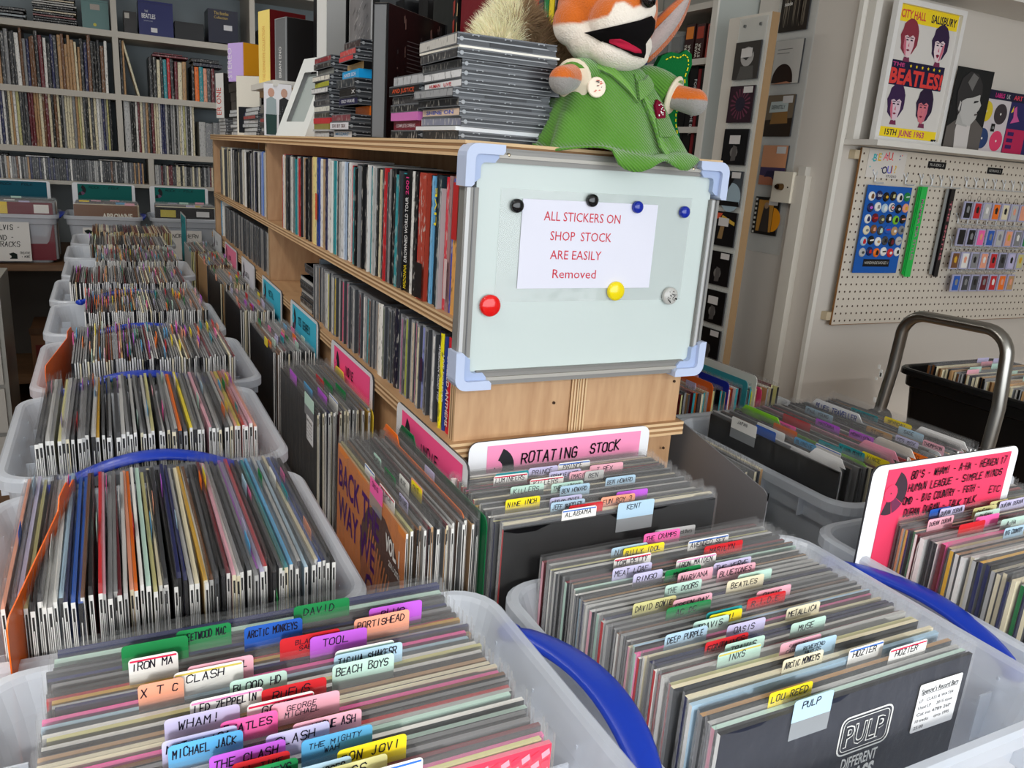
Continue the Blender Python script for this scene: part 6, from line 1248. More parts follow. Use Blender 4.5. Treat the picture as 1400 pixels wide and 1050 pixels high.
BC = thing('badge_card', 'blue card hung with rows of round button badges', 'card', org=(2.272, 1.94, -.29))
b = MB(); b.box(2.273, 1.938, -.288, 2.490, 1.940, .006, s(28, 92, 178)); b.build('card', 'card', BC, org=(2.273, 1.938, -.288))
b = MB(); b.quad((2.315, 1.9372, -.266), (2.445, 1.9372, -.266), (2.445, 1.9372, -.240), (2.315, 1.9372, -.240), s(24, 24, 26)); b.type('HANDMADE BADGES 1', (2.322, 1.9366, -.257), (1, 0, 0), (0, 0, 1), .010, s(200, 198, 190), 0, .116); b.build('printed_strip', 'card', BC, org=(2.315, 1.937, -.266))
BCOL = ['white', 'navy', 'black', 'black', 'white', 'green', 'navy', 'white', 'pale blue', 'white', 'black', 'salmon', 'white', 'maroon', 'dark grey', 'black', 'lime', 'black', 'cream', 'brown', 'dark grey', 'blue', 'tan', 'grey', 'pale blue', 'black', 'white', 'dark grey', 'black', 'pale grey', 'pale grey', 'navy', 'orange', 'white', 'red', 'white']
BMK = ['brown', 'white', 'gold', 'khaki', 'black', 'mint', 'purple', 'grey', 'white', 'red', 'pale grey', 'gold', 'navy', 'red', 'khaki', 'white', 'black', 'salmon', 'grey', 'salmon', 'mint', 'red', 'white', 'dark grey', 'red', 'white', 'tan', 'black', 'maroon', 'grey', 'dark grey', 'red', 'black', 'black', 'white', 'black']
for k in range(36):
    r, c = divmod(k, 6); x = 2.298 + c * .0345 + (r % 2) * .003; z = -.030 - r * .0375 + (c % 2) * .004; b = MB(); bc = NC[BCOL[k]]; mk = NC[BMK[k]]; R = .0155
    b.lathe([(R, 0), (R, .002), (R * .85, .0042), (R * .4, .0052)], (x, 1.938, z), (0, -1, 0), 16, bc)
    sh = k % 4; q = 1.938 - .0056
    if k == 9:
        for rad, cc in ((.75, NC['navy']), (.5, WHITE), (.28, NC['red'])): b.flat([(R * rad * math.cos(6.283 * i / 14), R * rad * math.sin(6.283 * i / 14)) for i in range(14)], (x, q - (1 - rad) * .0006, z), (1, 0, 0), (0, 0, 1), cc)
    elif k == 1: b.type('blur', (x - .010, q, z - .004), (1, 0, 0), (0, 0, 1), .010, WHITE, 0, .020, .02)
    elif sh == 0: b.flat([(-.006, -.008), (.006, -.008), (.007, .001), (.003, .009), (-.004, .008), (-.007, .0)], (x, q, z), (1, 0, 0), (0, 0, 1), mk)
    elif sh == 1: b.quad((x - .009, q, z - .003), (x + .009, q, z - .001), (x + .009, q, z + .004), (x - .009, q, z + .002), mk)
    elif sh == 2: b.flat([(.007 * math.cos(6.283 * i / 8), .005 * math.sin(6.283 * i / 8)) for i in range(8)], (x, q, z), (1, 0, 0), (0, 0, 1), mk)
    else: b.quad((x - .006, q, z - .006), (x + .006, q, z - .006), (x + .004, q, z + .007), (x - .005, q, z + .005), mk)
    tag(b.build('button_badge', 'gloss', org=(x, 1.938, z)), '%s badge marked %s, row %d, %s from the left on the blue card' % (BCOL[k], BMK[k], r + 1, ordn(c + 1)), 'badge', 'badges on the blue card')
for x0, w, c, c2, tx, lb in ((2.520, .030, s(40, 190, 80), s(170, 120, 150), 'MAMMA MIA STYLES', 'bunch of green rulers with pink lettering right of the badge card'), (2.676, .022, s(22, 20, 22), s(196, 110, 120), 'THE SMITHS', 'bunch of black rulers with pink lettering on the pegboard')):
    t = thing('ruler_bunch', lb, 'rulers', org=(x0, 1.93, -.29))
    for k in range(3):
        b = MB(); dx = k * .003 - (.010 if c[1] < .1 and k == 0 else 0); cc = s(150, 152, 150) if (c[1] < .1 and k == 0) else c
        b.box(x0 + dx, 1.936 - k * .004, -.292 - k * .004, x0 + dx + w, 1.9385 - k * .004, .012, cc)
        if k == 2: b.type(tx, (x0 + dx + w * .3, 1.9275, -.03), (0, 0, -1), (1, 0, 0), w * .45, c2, 0, .21, .02)
        b.build('ruler', 'gloss', t, org=(x0 + dx, 1.936, -.292))
KC = ['black', 'red', 'pale grey', 'orange', 'cream', 'pale grey', 'salmon', 'maroon', 'black', 'black', 'hot pink', 'blue', 'pale grey', 'salmon', 'grey', 'green', 'brown', 'white', 'grey', 'salmon', 'red', 'dark grey', 'lavender', 'khaki', 'blue', 'dark grey', 'dark grey', 'maroon', 'red', 'orange', 'tan', 'lavender', 'brown']
pos = [(2.775 + i * .054, -.035, 'top') for i in range(8)] + [(2.772 + i * .055, -.130, 'second') for i in range(8)] + [(2.765 + i * .055, -.215, 'third') for i in range(8)] + [(2.797 + i * .054, -.298, 'lowest') for i in range(7)] + [(3.27, -.12, 'far right column'), (3.25, -.215, 'far right column')]
for k, (x, z, row) in enumerate(pos):
    t = thing('keyring', '%s picture keyring in the %s row of the pegboard, %s from the left' % (KC[k % len(KC)], row, ordn(sum(1 for p in pos[:k] if p[2] == row) + 1)), 'keyring', 'keyrings on the pegboard', org=(x, 1.92, z))
    b = MB(); b.box(x - .023, 1.917, z - .055, x + .023, 1.921, z + .008, s(176, 176, 205)); b.box(x - .015, 1.9155, z - .050, x + .018, 1.9225, z + .003, NC[KC[k % len(KC)]])
    rr = random.Random(k); b.flat([(-.006, -.012), (.006, -.014), (.008, .004), (0, .012), (-.008, .004)], (x + .001, 1.9150, z - .018), (1, 0, 0), (0, 0, 1), NC[rr.choice(['white', 'black', 'gold', 'grey', 'salmon'])]); b.build('fob', 'gloss', t, org=(x, 1.92, z))
    b = MB(); path = [(x + .0085 * math.cos(6.283 * i / 10), 1.919, z + .020 + .0085 * math.sin(6.283 * i / 10)) for i in range(11)]; b.tube(path, .0011, .0011, 5, s(190, 186, 180), 0, (0, 1, 0)); b.tube([(x, 1.919, z + .008), (x + .002, 1.919, z + .013)], .002, .002, 5, s(190, 186, 180)); b.build('ring', 'metal', t, org=(x, 1.919, z + .02))
    if k >= 8 and k < 31: hook(x, z + .042, 'steel hook over the %s row of keyrings, %s from the left' % (row, ordn(sum(1 for p in pos[:k] if p[2] == row) + 1)), 'hooks over the lower keyrings')

# ---------------------------------------------------------------- posters on the wall shelf
PO = thing('framed_poster', 'white framed concert poster with yellow bands, four heads and large red lettering', 'poster', org=(2.232, 1.93, .143)); YQ = 1.925
def q2(b, x0, z0, x1, z1, col, k=0): b.quad((x0, YQ - k * .0004, z0), (x1, YQ - k * .0004, z0), (x1, YQ - k * .0004, z1), (x0, YQ - k * .0004, z1), col)
PX0, PX1, PZ0, PZ1 = 2.232, 2.558, .144, .572
b = MB()
for a in ((PX0, PZ0, PX0 + .018, PZ1), (PX1 - .018, PZ0, PX1, PZ1), (PX0 + .018, PZ0, PX1 - .018, PZ0 + .016), (PX0 + .018, PZ1 - .016, PX1 - .018, PZ1)): b.box(a[0], YQ - .012, a[1], a[2], YQ + .008, a[3], s(228, 226, 222))
b.build('frame', 'gloss', PO, org=(PX0, YQ, PZ0))
b = MB(); q2(b, PX0 + .015, PZ0 + .014, PX1 - .015, PZ1 - .014, s(216, 212, 206)); a0, a1 = PX0 + .020, PX1 - .022
q2(b, a0, .508, a1, .556, s(244, 214, 40), 1); q2(b, a0, .162, a1, .192, s(244, 214, 40), 1); q2(b, a0 + .004, .320, a1 - .02, .395, s(28, 26, 58), 1)
b.type('CITY HALL', (a0 + .014, YQ - .001, .520), (1, 0, 0), (0, 0, 1), .024, s(214, 70, 70), 0, .115, .02); b.type('SALISBURY', (a0 + .155, YQ - .001, .520), (1, 0, 0), (0, 0, 1), .024, s(40, 30, 50), 0, .122, .02)
b.type('THE', (a0 + .016, YQ - .001, .377), (1, 0, 0), (0, 0, 1), .012, s(200, 70, 130), 0, .055, .02)
for i in range(6):
    cx, cz = a0 + .10 + i * .028, .383; b.flat([((.006 if k % 2 == 0 else .0026) * math.sin(math.pi * k / 5), (.006 if k % 2 == 0 else .0026) * math.cos(math.pi * k / 5)) for k in range(10)], (cx, YQ - .001, cz), (1, 0, 0), (0, 0, 1), s(244, 214, 40))
b.type('BEATLES!', (a0 + .012, YQ - .0012, .326), (1, 0, 0), (0, 0, 1), .046, s(222, 64, 60), 0, .250, .04)
b.type('15TH', (a0 + .035, YQ - .001, .168), (1, 0, 0), (0, 0, 1), .019, s(40, 30, 50), 0, .055, .02); b.type('JUNE 1963', (a0 + .10, YQ - .001, .168), (1, 0, 0), (0, 0, 1), .019, s(190, 70, 110), 0, .125, .02)
q2(b, a1 - .02, .150, a1 + .018, .168, s(20, 20, 22), 3); b.type('25', (a1 - .010, YQ - .0022, .154), (1, 0, 0), (0, 0, 1), .010, s(225, 225, 225), 0, .016)
def head(cx, cz, hair, face, turn, k, mouth=0):
    n = 18
    P = [((.040 + .003 * math.sin(3 * i)) * math.cos(6.283 * i / n), .052 * math.sin(6.283 * i / n) + (.006 if math.sin(6.283 * i / n) > 0 else 0)) for i in range(n)]
    b.flat(P, (cx, YQ - .0005 * k, cz + .008), (1, 0, 0), (0, 0, 1), hair)
    F = [(-.024, .012), (-.022, -.018), (-.012, -.042), (.004, -.050), (.016, -.040), (.024, -.014), (.024, .012), (.012, .018), (.0, .010), (-.012, .016)]
    b.flat([(x + turn * .006, z) for x, z in F], (cx, YQ - .0005 * k - .0004, cz), (1, 0, 0), (0, 0, 1), face); sh = [(-.024, .012), (-.022, -.018), (-.012, -.042), (-.006, -.046), (-.010, -.02), (-.014, .0)]
    b.flat([(x * (1 if turn >= 0 else -1) + turn * .006, z) for x, z in sh], (cx, YQ - .0005 * k - .0008, cz), (1, 0, 0), (0, 0, 1), s(205, 110, 130))
    for ex in (-.010, .010): b.flat([(ex - .006 + turn * .008, .0), (ex + .006 + turn * .008, .0), (ex + .004 + turn * .008, .004), (ex - .004 + turn * .008, .004)], (cx, YQ - .0005 * k - .0012, cz), (1, 0, 0), (0, 0, 1), s(40, 26, 50)); b.flat([(ex - .008 + turn * .008, .008), (ex + .007 + turn * .008, .008), (ex + .007 + turn * .008, .0105), (ex - .008 + turn * .008, .010)], (cx, YQ - .0005 * k - .0012, cz), (1, 0, 0), (0, 0, 1), s(40, 26, 50))
    b.flat([(turn * .01 - .003, -.016), (turn * .01 + .004, -.018), (turn * .01 + .001, -.004)], (cx, YQ - .0005 * k - .0012, cz), (1, 0, 0), (0, 0, 1), s(205, 110, 130))
    b.flat([(turn * .01 - .009, -.027), (turn * .01, -.031 - mouth), (turn * .01 + .009, -.027), (turn * .01, -.024)], (cx, YQ - .0005 * k - .0012, cz), (1, 0, 0), (0, 0, 1), s(130, 30, 60))
    b.flat([(-.010, -.048), (.014, -.048), (.018, -.062), (-.014, -.062)], (cx, YQ - .0005 * k + .0001, cz), (1, 0, 0), (0, 0, 1), s(120, 50, 80))
head(a0 + .070, .455, s(138, 52, 66), s(226, 196, 200), 0, 2); head(a0 + .218, .455, s(52, 34, 66), s(232, 210, 214), -.4, 2, .006); head(a0 + .062, .262, s(58, 34, 74), s(220, 196, 206), .0, 2); head(a0 + .200, .262, s(44, 28, 56), s(214, 120, 130), -1.0, 2)
b.build('print', 'card', PO, org=(PX0, YQ, PZ0))
# black-and-white portrait card
b = MB(); YQ = 1.905; gx0, gx1, gz0, gz1 = 2.556, 2.745, .144, .405
b.box(gx0, YQ, gz0, gx1, YQ + .003, gz1, s(30, 31, 31)); F = lambda P, c, k: b.flat(P, (gx0, YQ - .0004 * k, gz0), (1, 0, 0), (0, 0, 1), c)
F([(0, 0), (.189, 0), (.189, .075), (.135, .105), (.05, .100), (0, .07)], s(98, 92, 88), 1); F([(.055, 0), (.125, 0), (.118, .09), (.05, .115), (.045, .06)], s(206, 200, 196), 2); F([(.040, .08), (.10, .075), (.11, .14), (.05, .17)], s(176, 174, 170), 3)
F([(.048, .12), (.075, .085), (.112, .078), (.138, .105), (.142, .118), (.137, .126), (.146, .135), (.152, .150), (.140, .165), (.138, .19), (.115, .215), (.07, .20), (.05, .16)], s(190, 188, 184), 4)
F([(.028, .135), (.040, .105), (.052, .125), (.050, .155), (.07, .165), (.100, .170), (.135, .182), (.148, .176), (.138, .215), (.108, .245), (.065, .25), (.030, .225), (.018, .18)], s(52, 50, 50), 5); F([(.060, .215), (.09, .19), (.11, .235), (.08, .246)], s(110, 108, 106), 6)
F([(.110, .152), (.132, .158), (.134, .163), (.112, .160)], s(28, 26, 26), 6); F([(.125, .113), (.143, .117), (.140, .122), (.125, .119)], s(90, 80, 78), 6); F([(.036, .128), (.044, .120), (.048, .150), (.040, .155)], s(186, 182, 178), 6)
tag(b.build('portrait_card', 'card', org=(gx0, YQ, gz0)), 'black-and-white profile portrait card right of the framed poster', 'picture')
b = MB(); YQ = 1.915; hx = 2.700; b.box(hx, YQ, .144, 2.885, YQ + .003, .352, s(206, 198, 200)); b.quad((hx, YQ - .0005, .322), (2.885, YQ - .0005, .322), (2.885, YQ - .0005, .352), (hx, YQ - .0005, .352), s(30, 30, 54))
b.type('BOWIE', (2.698, YQ - .001, .329), (1, 0, 0), (0, 0, 1), .015, s(230, 210, 60), 0, .058, .02); b.type('LABELS', (2.790, YQ - .001, .329), (1, 0, 0), (0, 0, 1), .015, s(210, 50, 130), 0, .05, .02); b.type('UK', (2.852, YQ - .001, .329), (1, 0, 0), (0, 0, 1), .015, s(200, 200, 200), 0, .02)
for i, (cx, cz, c) in enumerate(((2.757, .280, s(214, 190, 50)), (2.838, .276, s(62, 54, 58)), (2.763, .190, s(44, 66, 110)), (2.843, .186, s(222, 66, 106)))):
    b.lathe([(.0345, 0), (.0345, .0006), (.006, .0007)], (cx, YQ - .0003, cz), (0, -1, 0), 24, c); b.cyl((cx, YQ - .0012, cz), (cx, YQ - .0016, cz), .004, .004, 10, s(230, 226, 220))
b.quad((2.800, YQ - .002, .216), (2.820, YQ - .002, .216), (2.820, YQ - .002, .242), (2.800, YQ - .002, .242), s(20, 20, 20)); b.type('12', (2.804, YQ - .0026, .225), (1, 0, 0), (0, 0, 1), .008, s(225, 225, 225), 0, .012)
tag(b.build('print_card', 'card', org=(hx, YQ, .144)), 'white card with four round record labels in yellow, black, blue and pink', 'picture')
b = MB(); b.box(2.886, YQ, .144, 3.08, YQ + .003, .352, s(44, 42, 92)); b.quad((2.886, YQ - .0005, .322), (3.08, YQ - .0005, .322), (3.08, YQ - .0005, .352), (2.886, YQ - .0005, .352), s(30, 30, 54)); b.type('ART', (2.892, YQ - .001, .329), (1, 0, 0), (0, 0, 1), .015, s(220, 70, 90), 0, .05, .02)
b.quad((2.889, YQ - .0005, .15), (3.0, YQ - .0005, .15), (3.0, YQ - .0005, .232), (2.889, YQ - .0005, .232), s(186, 40, 84)); b.flat([(0, 0), (.012, .02), (.006, .05), (.02, .06), (.03, .03), (.05, .01)], (2.90, YQ - .001, .25), (1, 0, 0), (0, 0, 1), s(206, 90, 150)); b.flat([(0, 0), (.012, .005), (.01, .025)], (2.893, YQ - .001, .285), (1, 0, 0), (0, 0, 1), s(230, 200, 60))
for k in range(3): b.quad((2.90, YQ - .001, .165 + k * .022), (2.935, YQ - .001, .165 + k * .022), (2.935, YQ - .001, .178 + k * .022), (2.90, YQ - .001, .178 + k * .022), s(60, 30, 90))
tag(b.build('print_card', 'card', org=(2.886, YQ, .144)), 'purple and crimson picture card at the right frame edge', 'picture')

# ---------------------------------------------------------------- aluminium step ladder
LD = thing('step_ladder', 'worn aluminium step ladder with a bowed hand loop', 'ladder', org=(1.64, 1.08, -1.52)); C_ = s(158, 156, 150)
def arcpts(c, r, a0, a1, n=7): return [(c[0], c[1] + r * math.cos(math.radians(a0 + (a1 - a0) * i / n)), c[2] + r * math.sin(math.radians(a0 + (a1 - a0) * i / n))) for i in range(n + 1)]
XL = 1.62
path = [(XL, 1.285, -1.0), (XL, 1.235, -.545), (XL, 1.218, -.40)] + arcpts((XL, 1.160, -.325), .055, 12, 86) + [(XL, 1.13, -.269)] + arcpts((XL, 1.018, -.318), .052, 90, 178) + [(XL, .958, -.42), (XL, .962, -.55), (XL, .975, -1.0)]
b = MB(); b.tube(path, .0125, .0155, 12, C_, 0, (1, 0, 0)); b.build('hand_loop', 'metal', LD, org=(XL, 1.1, -1.0), smooth=True)
for y0, y1 in ((1.285, 1.33), (.975, .95)):
    b = MB(); b.box(XL - .02, min(y0, y1), -1.50, XL + .02, max(y0, y1) + .01, -.99, C_); b.build('stile', 'metal', LD, org=(XL, y0, -1.5))
for z in (-.72, -1.0, -1.28):
    b = MB(); b.box(XL - .03, .965, z, XL + .11, 1.29, z + .025, C_); b.build('tread', 'metal', LD, org=(XL, .965, z))
b = MB(); rr = random.Random(1)
for k in range(8): y = 1.243 + rr.uniform(-.008, .01); z = rr.uniform(-.58, -.40); b.box(XL - .0145, y - .003, z, XL - .0128, y + .003, z + rr.uniform(.004, .02), s(232, 230, 224))
b.build('paint_fleck', 'card', LD, org=(XL, 1.24, -.5))
b = MB(); b.cyl((XL - .02, 1.232, -.53), (XL + .02, 1.232, -.53), .024, .024, 14, s(90, 88, 84)); b.cyl((XL - .02, .963, -.53), (XL + .02, .963, -.53), .022, .022, 14, s(110, 108, 104)); b.build('pivot', 'metal', LD, org=(XL, 1.23, -.53))

# ================================================================ THE STUFFED FOX ON TOP OF THE UNIT
def blob(name, parts, voxel, colour, m, parent, subsurf=0, disp=None):
    "soft body: ellipsoids and tapered limbs fused into one skin, coloured by where each vertex sits"
    b = MB()
    for p in parts:
        if p[0] == 'e':
            _, c, r, rot = p; b.M = Matrix.Translation(c) @ Matrix.Rotation(rot[2], 4, 'Z') @ Matrix.Rotation(rot[1], 4, 'Y') @ Matrix.Rotation(rot[0], 4, 'X') @ Matrix.Diagonal((r[0], r[1], r[2], 1))
            b.ball((0, 0, 0), 1, ONE, 0, 20, 12); b.M = None
        else:
            _, a, c, r0, r1 = p; b.cyl(a, c, r0, r1, 16, ONE); b.ball(a, r0, ONE, 0, 16, 8); b.ball(c, r1, ONE, 0, 16, 8)
    o = b.build(name + '_tmp', 'card'); o.location = (0, 0, 0)
    md = o.modifiers.new('r', 'REMESH'); md.mode = 'VOXEL'; md.voxel_size = voxel
    sm = o.modifiers.new('s', 'SMOOTH'); sm.factor = .5; sm.iterations = 4
    dg = bpy.context.evaluated_depsgraph_get(); me = bpy.data.meshes.new_from_object(o.evaluated_get(dg)); bpy.data.objects.remove(o)
    V = [v.co.copy() for v in me.vertices]
    if disp: V = [disp(v) for v in V]
    nb = MB(); nb.v = [tuple(v) for v in V]
    for p in me.polygons: nb.f.append(tuple(p.vertices)); nb.c.append(ONE); nb.m.append(0)
    bpy.data.meshes.remove(me)
    o = nb.build(name, m, parent, org=TOYO, smooth=True); vc = [colour(v) for v in V]; buf = []
    for l in o.data.loops: buf += list(vc[l.vertex_index])
    o.data.color_attributes['Col'].data.foreach_set('color', buf)
    return o
TOYO = (.655, 1.02, TZ)
TOY = thing('stuffed_fox', 'orange and white stuffed fox in a green corduroy coat sitting above the whiteboard', 'stuffed toy', org=TOYO)
OR, WH, DO = s(206, 104, 32), s(240, 230, 216), s(170, 78, 22)
ELL = (((.652, 1.055, .212), (.074, .066, .078)), ((.648, 1.035, .168), (.064, .052, .036)), ((.640, .998, .190), (.046, .040, .040)), ((.652, .985, .208), (.030, .026, .022)), ((.646, 1.003, .152), (.044, .034, .022)))
def mixc(a, c, t): t = max(0, min(1, t)); return tuple(a[i] + (c[i] - a[i]) * t for i in range(4))
def head_col(c):
    x, y, z = c
    if y > 1.075: return OR
    K_ = ((.56, .184), (.590, .186), (.604, .192), (.612, .208), (.622, .211), (.634, .204), (.648, .210), (.662, .218), (.680, .214), (.694, .206), (.712, .150), (.80, .10))
    for (xa, ea), (xb, eb) in zip(K_, K_[1:]):
        if xa <= x <= xb: edge = ea + (eb - ea) * (x - xa) / (xb - xa); break
    else: edge = .184
    return mixc(WH, OR, (z - edge) / .0035 + .5)
blob('head', [('e', c_, r_, (0, 0, 0)) for c_, r_ in ELL] + [('e', (.590, 1.05, .19), (.022, .03, .03), (0, 0, 0))], .003, head_col, 'plush', TOY)
def surf_y(x, z, r=(.0, .0)):
    "front of the face at x,z (for the mouth)"
    best = 1.2
    for c, q in ELL:
        k = 1 - ((x - c[0]) / q[0]) ** 2 - ((z - c[2]) / q[2]) ** 2
        if k > 0: best = min(best, c[1] - q[1] * math.sqrt(k))
    return best
def on_face(name, poly, col, lift, m='felt', thick=.002):
    b = MB(); n = len(poly); cx = sum(p[0] for p in poly) / n; cz = sum(p[1] for p in poly) / n; pts = []; K_ = 5
    for k in range(K_ + 1):
        for x, z in poly: f = k / K_; X = cx + (x - cx) * f; Z = cz + (z - cz) * f; pts.append((X, surf_y(X, Z) - lift + (thick if k == K_ else 0), Z))
    fs = [(k * n + i, k * n + (i + 1) % n, (k + 1) * n + (i + 1) % n, (k + 1) * n + i) for k in range(K_) for i in range(n)]
    b.add(pts, fs, col); return b.build(name, m, TOY, org=TOYO, smooth=True)
def dens(P, k=4):
    out = []
    for i in range(len(P)):
        a = P[i]; c = P[(i + 1) % len(P)]
        for j in range(k): out.append((a[0] + (c[0] - a[0]) * j / k, a[1] + (c[1] - a[1]) * j / k))
    return out
on_face('mouth', dens([(.590, .173), (.612, .180), (.640, .189), (.662, .198), (.676, .194), (.677, .182), (.668, .170), (.664, .146), (.644, .147), (.620, .155), (.602, .165)]), s(14, 12, 13), .0064)
on_face('tongue', dens([(.610, .164), (.620, .165), (.640, .160), (.653, .155), (.655, .151), (.644, .150), (.624, .154), (.612, .160)], 2), s(176, 34, 62), .0092)
b = MB(); b.ball((.652, .957, .216), .0110, s(16, 15, 17), 0, 18, 12, (1.05, .85, .95))
for k in range(4): b.tube([(.6455 + k * .0045, .9475 + abs(k - 1.5) * .0012, .222), (.646 + k * .004, .9465 + abs(k - 1.5) * .0012, .216), (.6465 + k * .0035, .949, .209)], .0014, .0011, 6, s(16, 15, 17))
b.build('nose', 'shiny', TOY, org=TOYO, smooth=True)
for x, z in ((.606, .252), (.664, .262)):
    b = MB(); b.ball((x, surf_y(x, z) if surf_y(x, z) < 1.15 else 1.0, z), .012, WHITE, 0, 14, 10, (1, .5, 1.2)); b.ball((x + .003, (surf_y(x, z) if surf_y(x, z) < 1.15 else 1.0) - .0052, z), .006, s(16, 12, 10), 0, 12, 8, (1, .4, 1.2)); b.build('eye', 'shiny', TOY, org=TOYO, smooth=True)
def ear(base, tip, wid, name='ear'):
    B = Vector(base); T = Vector(tip); d = (T - B); side = Vector((d.z, 0, -d.x)).normalized(); b = MB()
    def leaf(sc, y, col, th):
        P = []; n = 10
        for i in range(n + 1): f = i / n; w = wid * sc * math.sin(math.pi * (f * .62 + .38)) ** .8; P.append((f, w))
        pts = [B + d * (f * (sc * .12 + .88)) + side * w + Vector((0, y - .012 * math.sin(math.pi * f), 0)) for f, w in P] + [B + d * (f * (sc * .12 + .88)) - side * w + Vector((0, y - .012 * math.sin(math.pi * f), 0)) for f, w in reversed(P)]
        m = len(pts); bk = [p + Vector((0, th, 0)) for p in pts]
        fs = [(i, m - 1 - i, m - 2 - i, i + 1) for i in range(n)] + [(i, (i + 1) % m, (i + 1) % m + m, i + m) for i in range(m)] + [(i + m, i + 1 + m, 2 * m - 2 - i, 2 * m - 1 - i) for i in range(n)]
        b.add([tuple(p) for p in pts + bk], fs, col)
    leaf(1, 0, s(196, 96, 28), .012); leaf(.62, -.002, s(176, 160, 156), .002)
    b.build(name, 'plush', TOY, org=TOYO, smooth=True)
ear((.712, 1.045, .165), (.800, 1.06, .262), .019); ear((.585, 1.07, .262), (.560, 1.09, .355), .027)
# body under the coat, feet and paws
blob('body', [('e', (.652, 1.05, .075), (.055, .045, .065), (0, 0, 0)), ('e', (.655, 1.045, .128), (.030, .03, .03), (0, 0, 0)), ('e', (.590, 1.005, .038), (.026, .032, .017), (0, 0, .2)), ('e', (.720, 1.01, .040), (.026, .032, .017), (0, 0, 0))], .004, lambda c: WH if c[2] > .10 else OR, 'plush', TOY)
def paw(c, d, seed):
    c = Vector(c); d = Vector(d)
    blob('paw', [('l', tuple(c - d * .02), tuple(c + d * .014), .017, .019), ('e', tuple(c + d * .012), (.019, .017, .018), (0, 0, 0))], .003, lambda q: s(150, 146, 142) if q[2] < c[2] - .001 else OR, 'plush', TOY)
paw((.566, 1.004, .112), (-.75, -.55, -.25), 1); paw((.757, .988, .102), (.62, -.65, -.2), 2)
# coat: one draped skin with folds, hanging over the front of the shelf
GC = s(88, 142, 50); GD = s(74, 122, 38); GL = s(100, 156, 58)
def coat_ring(f, n=72):
    z = .140 - f * .118; rx = .046 + .072 * f ** .7; ry = .036 + .038 * f ** .8; cy = 1.045 - .020 * f; P = []
    for i in range(n):
        a = 2 * math.pi * i / n; cx = .655 + .004 * f; fold = 1 + .07 * f * math.sin(7 * a + 1.2) + .045 * f * math.sin(12 * a + 2 * f); front = max(0, -math.sin(a))
        x = cx + rx * math.cos(a) * fold; y = cy + ry * math.sin(a) * fold - .012 * f * front; zz = z + .004 * math.sin(5 * a) * f; q = noise.noise(Vector((x * 38, y * 38, zz * 16))) * .006 * f; x += q * math.cos(a); y += q * math.sin(a)
        P.append((x, y, zz))
    return P
b = MB(); n = 72; R_ = [coat_ring(k / 14) for k in range(15)]; last = R_[-1]
for e in range(1, 5):      # the front hem folds forward over the shelf edge and hangs
    nx = []
    for i, p in enumerate(last):
        a = 2 * math.pi * i / n; fr = max(0, -math.sin(a)); hang = (.60 + .40 * math.sin(2.2 * (p[0] - .60) * 30)) * (1 if p[0] > .60 else .25) * fr; k = e / 4
        nx.append((p[0] + (.006 * math.cos(a)) * k, p[1] - fr * .030 * math.sin(k * 1.57) if fr > .2 else p[1], p[2] - (hang * .026 * max(0, k - .35) * 1.5) - (0 if fr > .2 else .0)))
    R_.append(nx)
pts = [p for r_ in R_ for p in r_]; fs = [(k * n + i, k * n + (i + 1) % n, (k + 1) * n + (i + 1) % n, (k + 1) * n + i) for k in range(len(R_) - 1) for i in range(n)]
b.add(pts, fs, GC); o = b.build('coat', 'corduroy', TOY, org=TOYO, smooth=True); md = o.modifiers.new('solid', 'SOLIDIFY'); md.thickness = .0025
def coat_y(x, z):
    f = min(1, max(0, (.140 - z) / .118)); rx = .046 + .072 * f ** .7; ry = .036 + .038 * f ** .8; cy = 1.045 - .020 * f; k = max(.02, 1 - ((x - .655) / rx) ** 2)
    return cy - (ry + .012 * f) * math.sqrt(k)
def patch(name, P, col, lift=.004, th=.003, m='corduroy'):
    b = MB(); n = len(P); cx = sum(p[0] for p in P) / n; cz = sum(p[1] for p in P) / n; pts = []; K_ = 4
    for k in range(K_ + 1):
        for x, z in P: f = k / K_; X = cx + (x - cx) * f; Z = cz + (z - cz) * f; pts.append((X, coat_y(X, Z) - lift, Z))
    for x, z in P: pts.append((x, coat_y(x, z) - lift + th + .002, z))
    b.add(pts, [(k * n + i, k * n + (i + 1) % n, (k + 1) * n + (i + 1) % n, (k + 1) * n + i) for k in range(K_ + 1) for i in range(n)], col); return b.build(name, m, TOY, org=TOYO, smooth=False)
patch('coat_front', dens([(.668, .128), (.690, .120), (.712, .105), (.735, .075), (.760, .035), (.762, .018), (.735, .010), (.705, .012), (.690, .030), (.684, .060), (.672, .088)], 3), s(88, 142, 46), .006)
patch('coat_edge', dens([(.672, .098), (.679, .098), (.692, .060), (.694, .036), (.708, .014), (.700, .012), (.686, .032), (.683, .058)], 2), GL, .0095)
patch('collar', dens([(.600, .136), (.628, .122), (.652, .100), (.660, .088), (.650, .112), (.634, .132), (.612, .146)], 3), s(108, 162, 64), .012, .005); patch('collar', dens([(.664, .092), (.676, .098), (.700, .112), (.716, .128), (.706, .134), (.684, .122), (.668, .118)], 3), s(96, 150, 54), .010, .004)
patch('pocket', dens([(.686, .070), (.718, .074), (.720, .052), (.712, .048), (.686, .046)], 2), s(80, 132, 42), .0120)
patch('handkerchief', dens([(.689, .070), (.690, .088), (.699, .097), (.709, .093), (.713, .082), (.708, .073)], 2), s(120, 18, 46), .0125, .003, 'felt')
b = MB(); rr = random.Random(2)
for k in range(13): x = rr.uniform(.692, .709); z = rr.uniform(.074, .091); b.cyl((x, coat_y(x, z) - .0126, z), (x, coat_y(x, z) - .0136, z), .0009, .0009, 6, WHITE)
b.build('polka_dot', 'felt', TOY, org=TOYO)
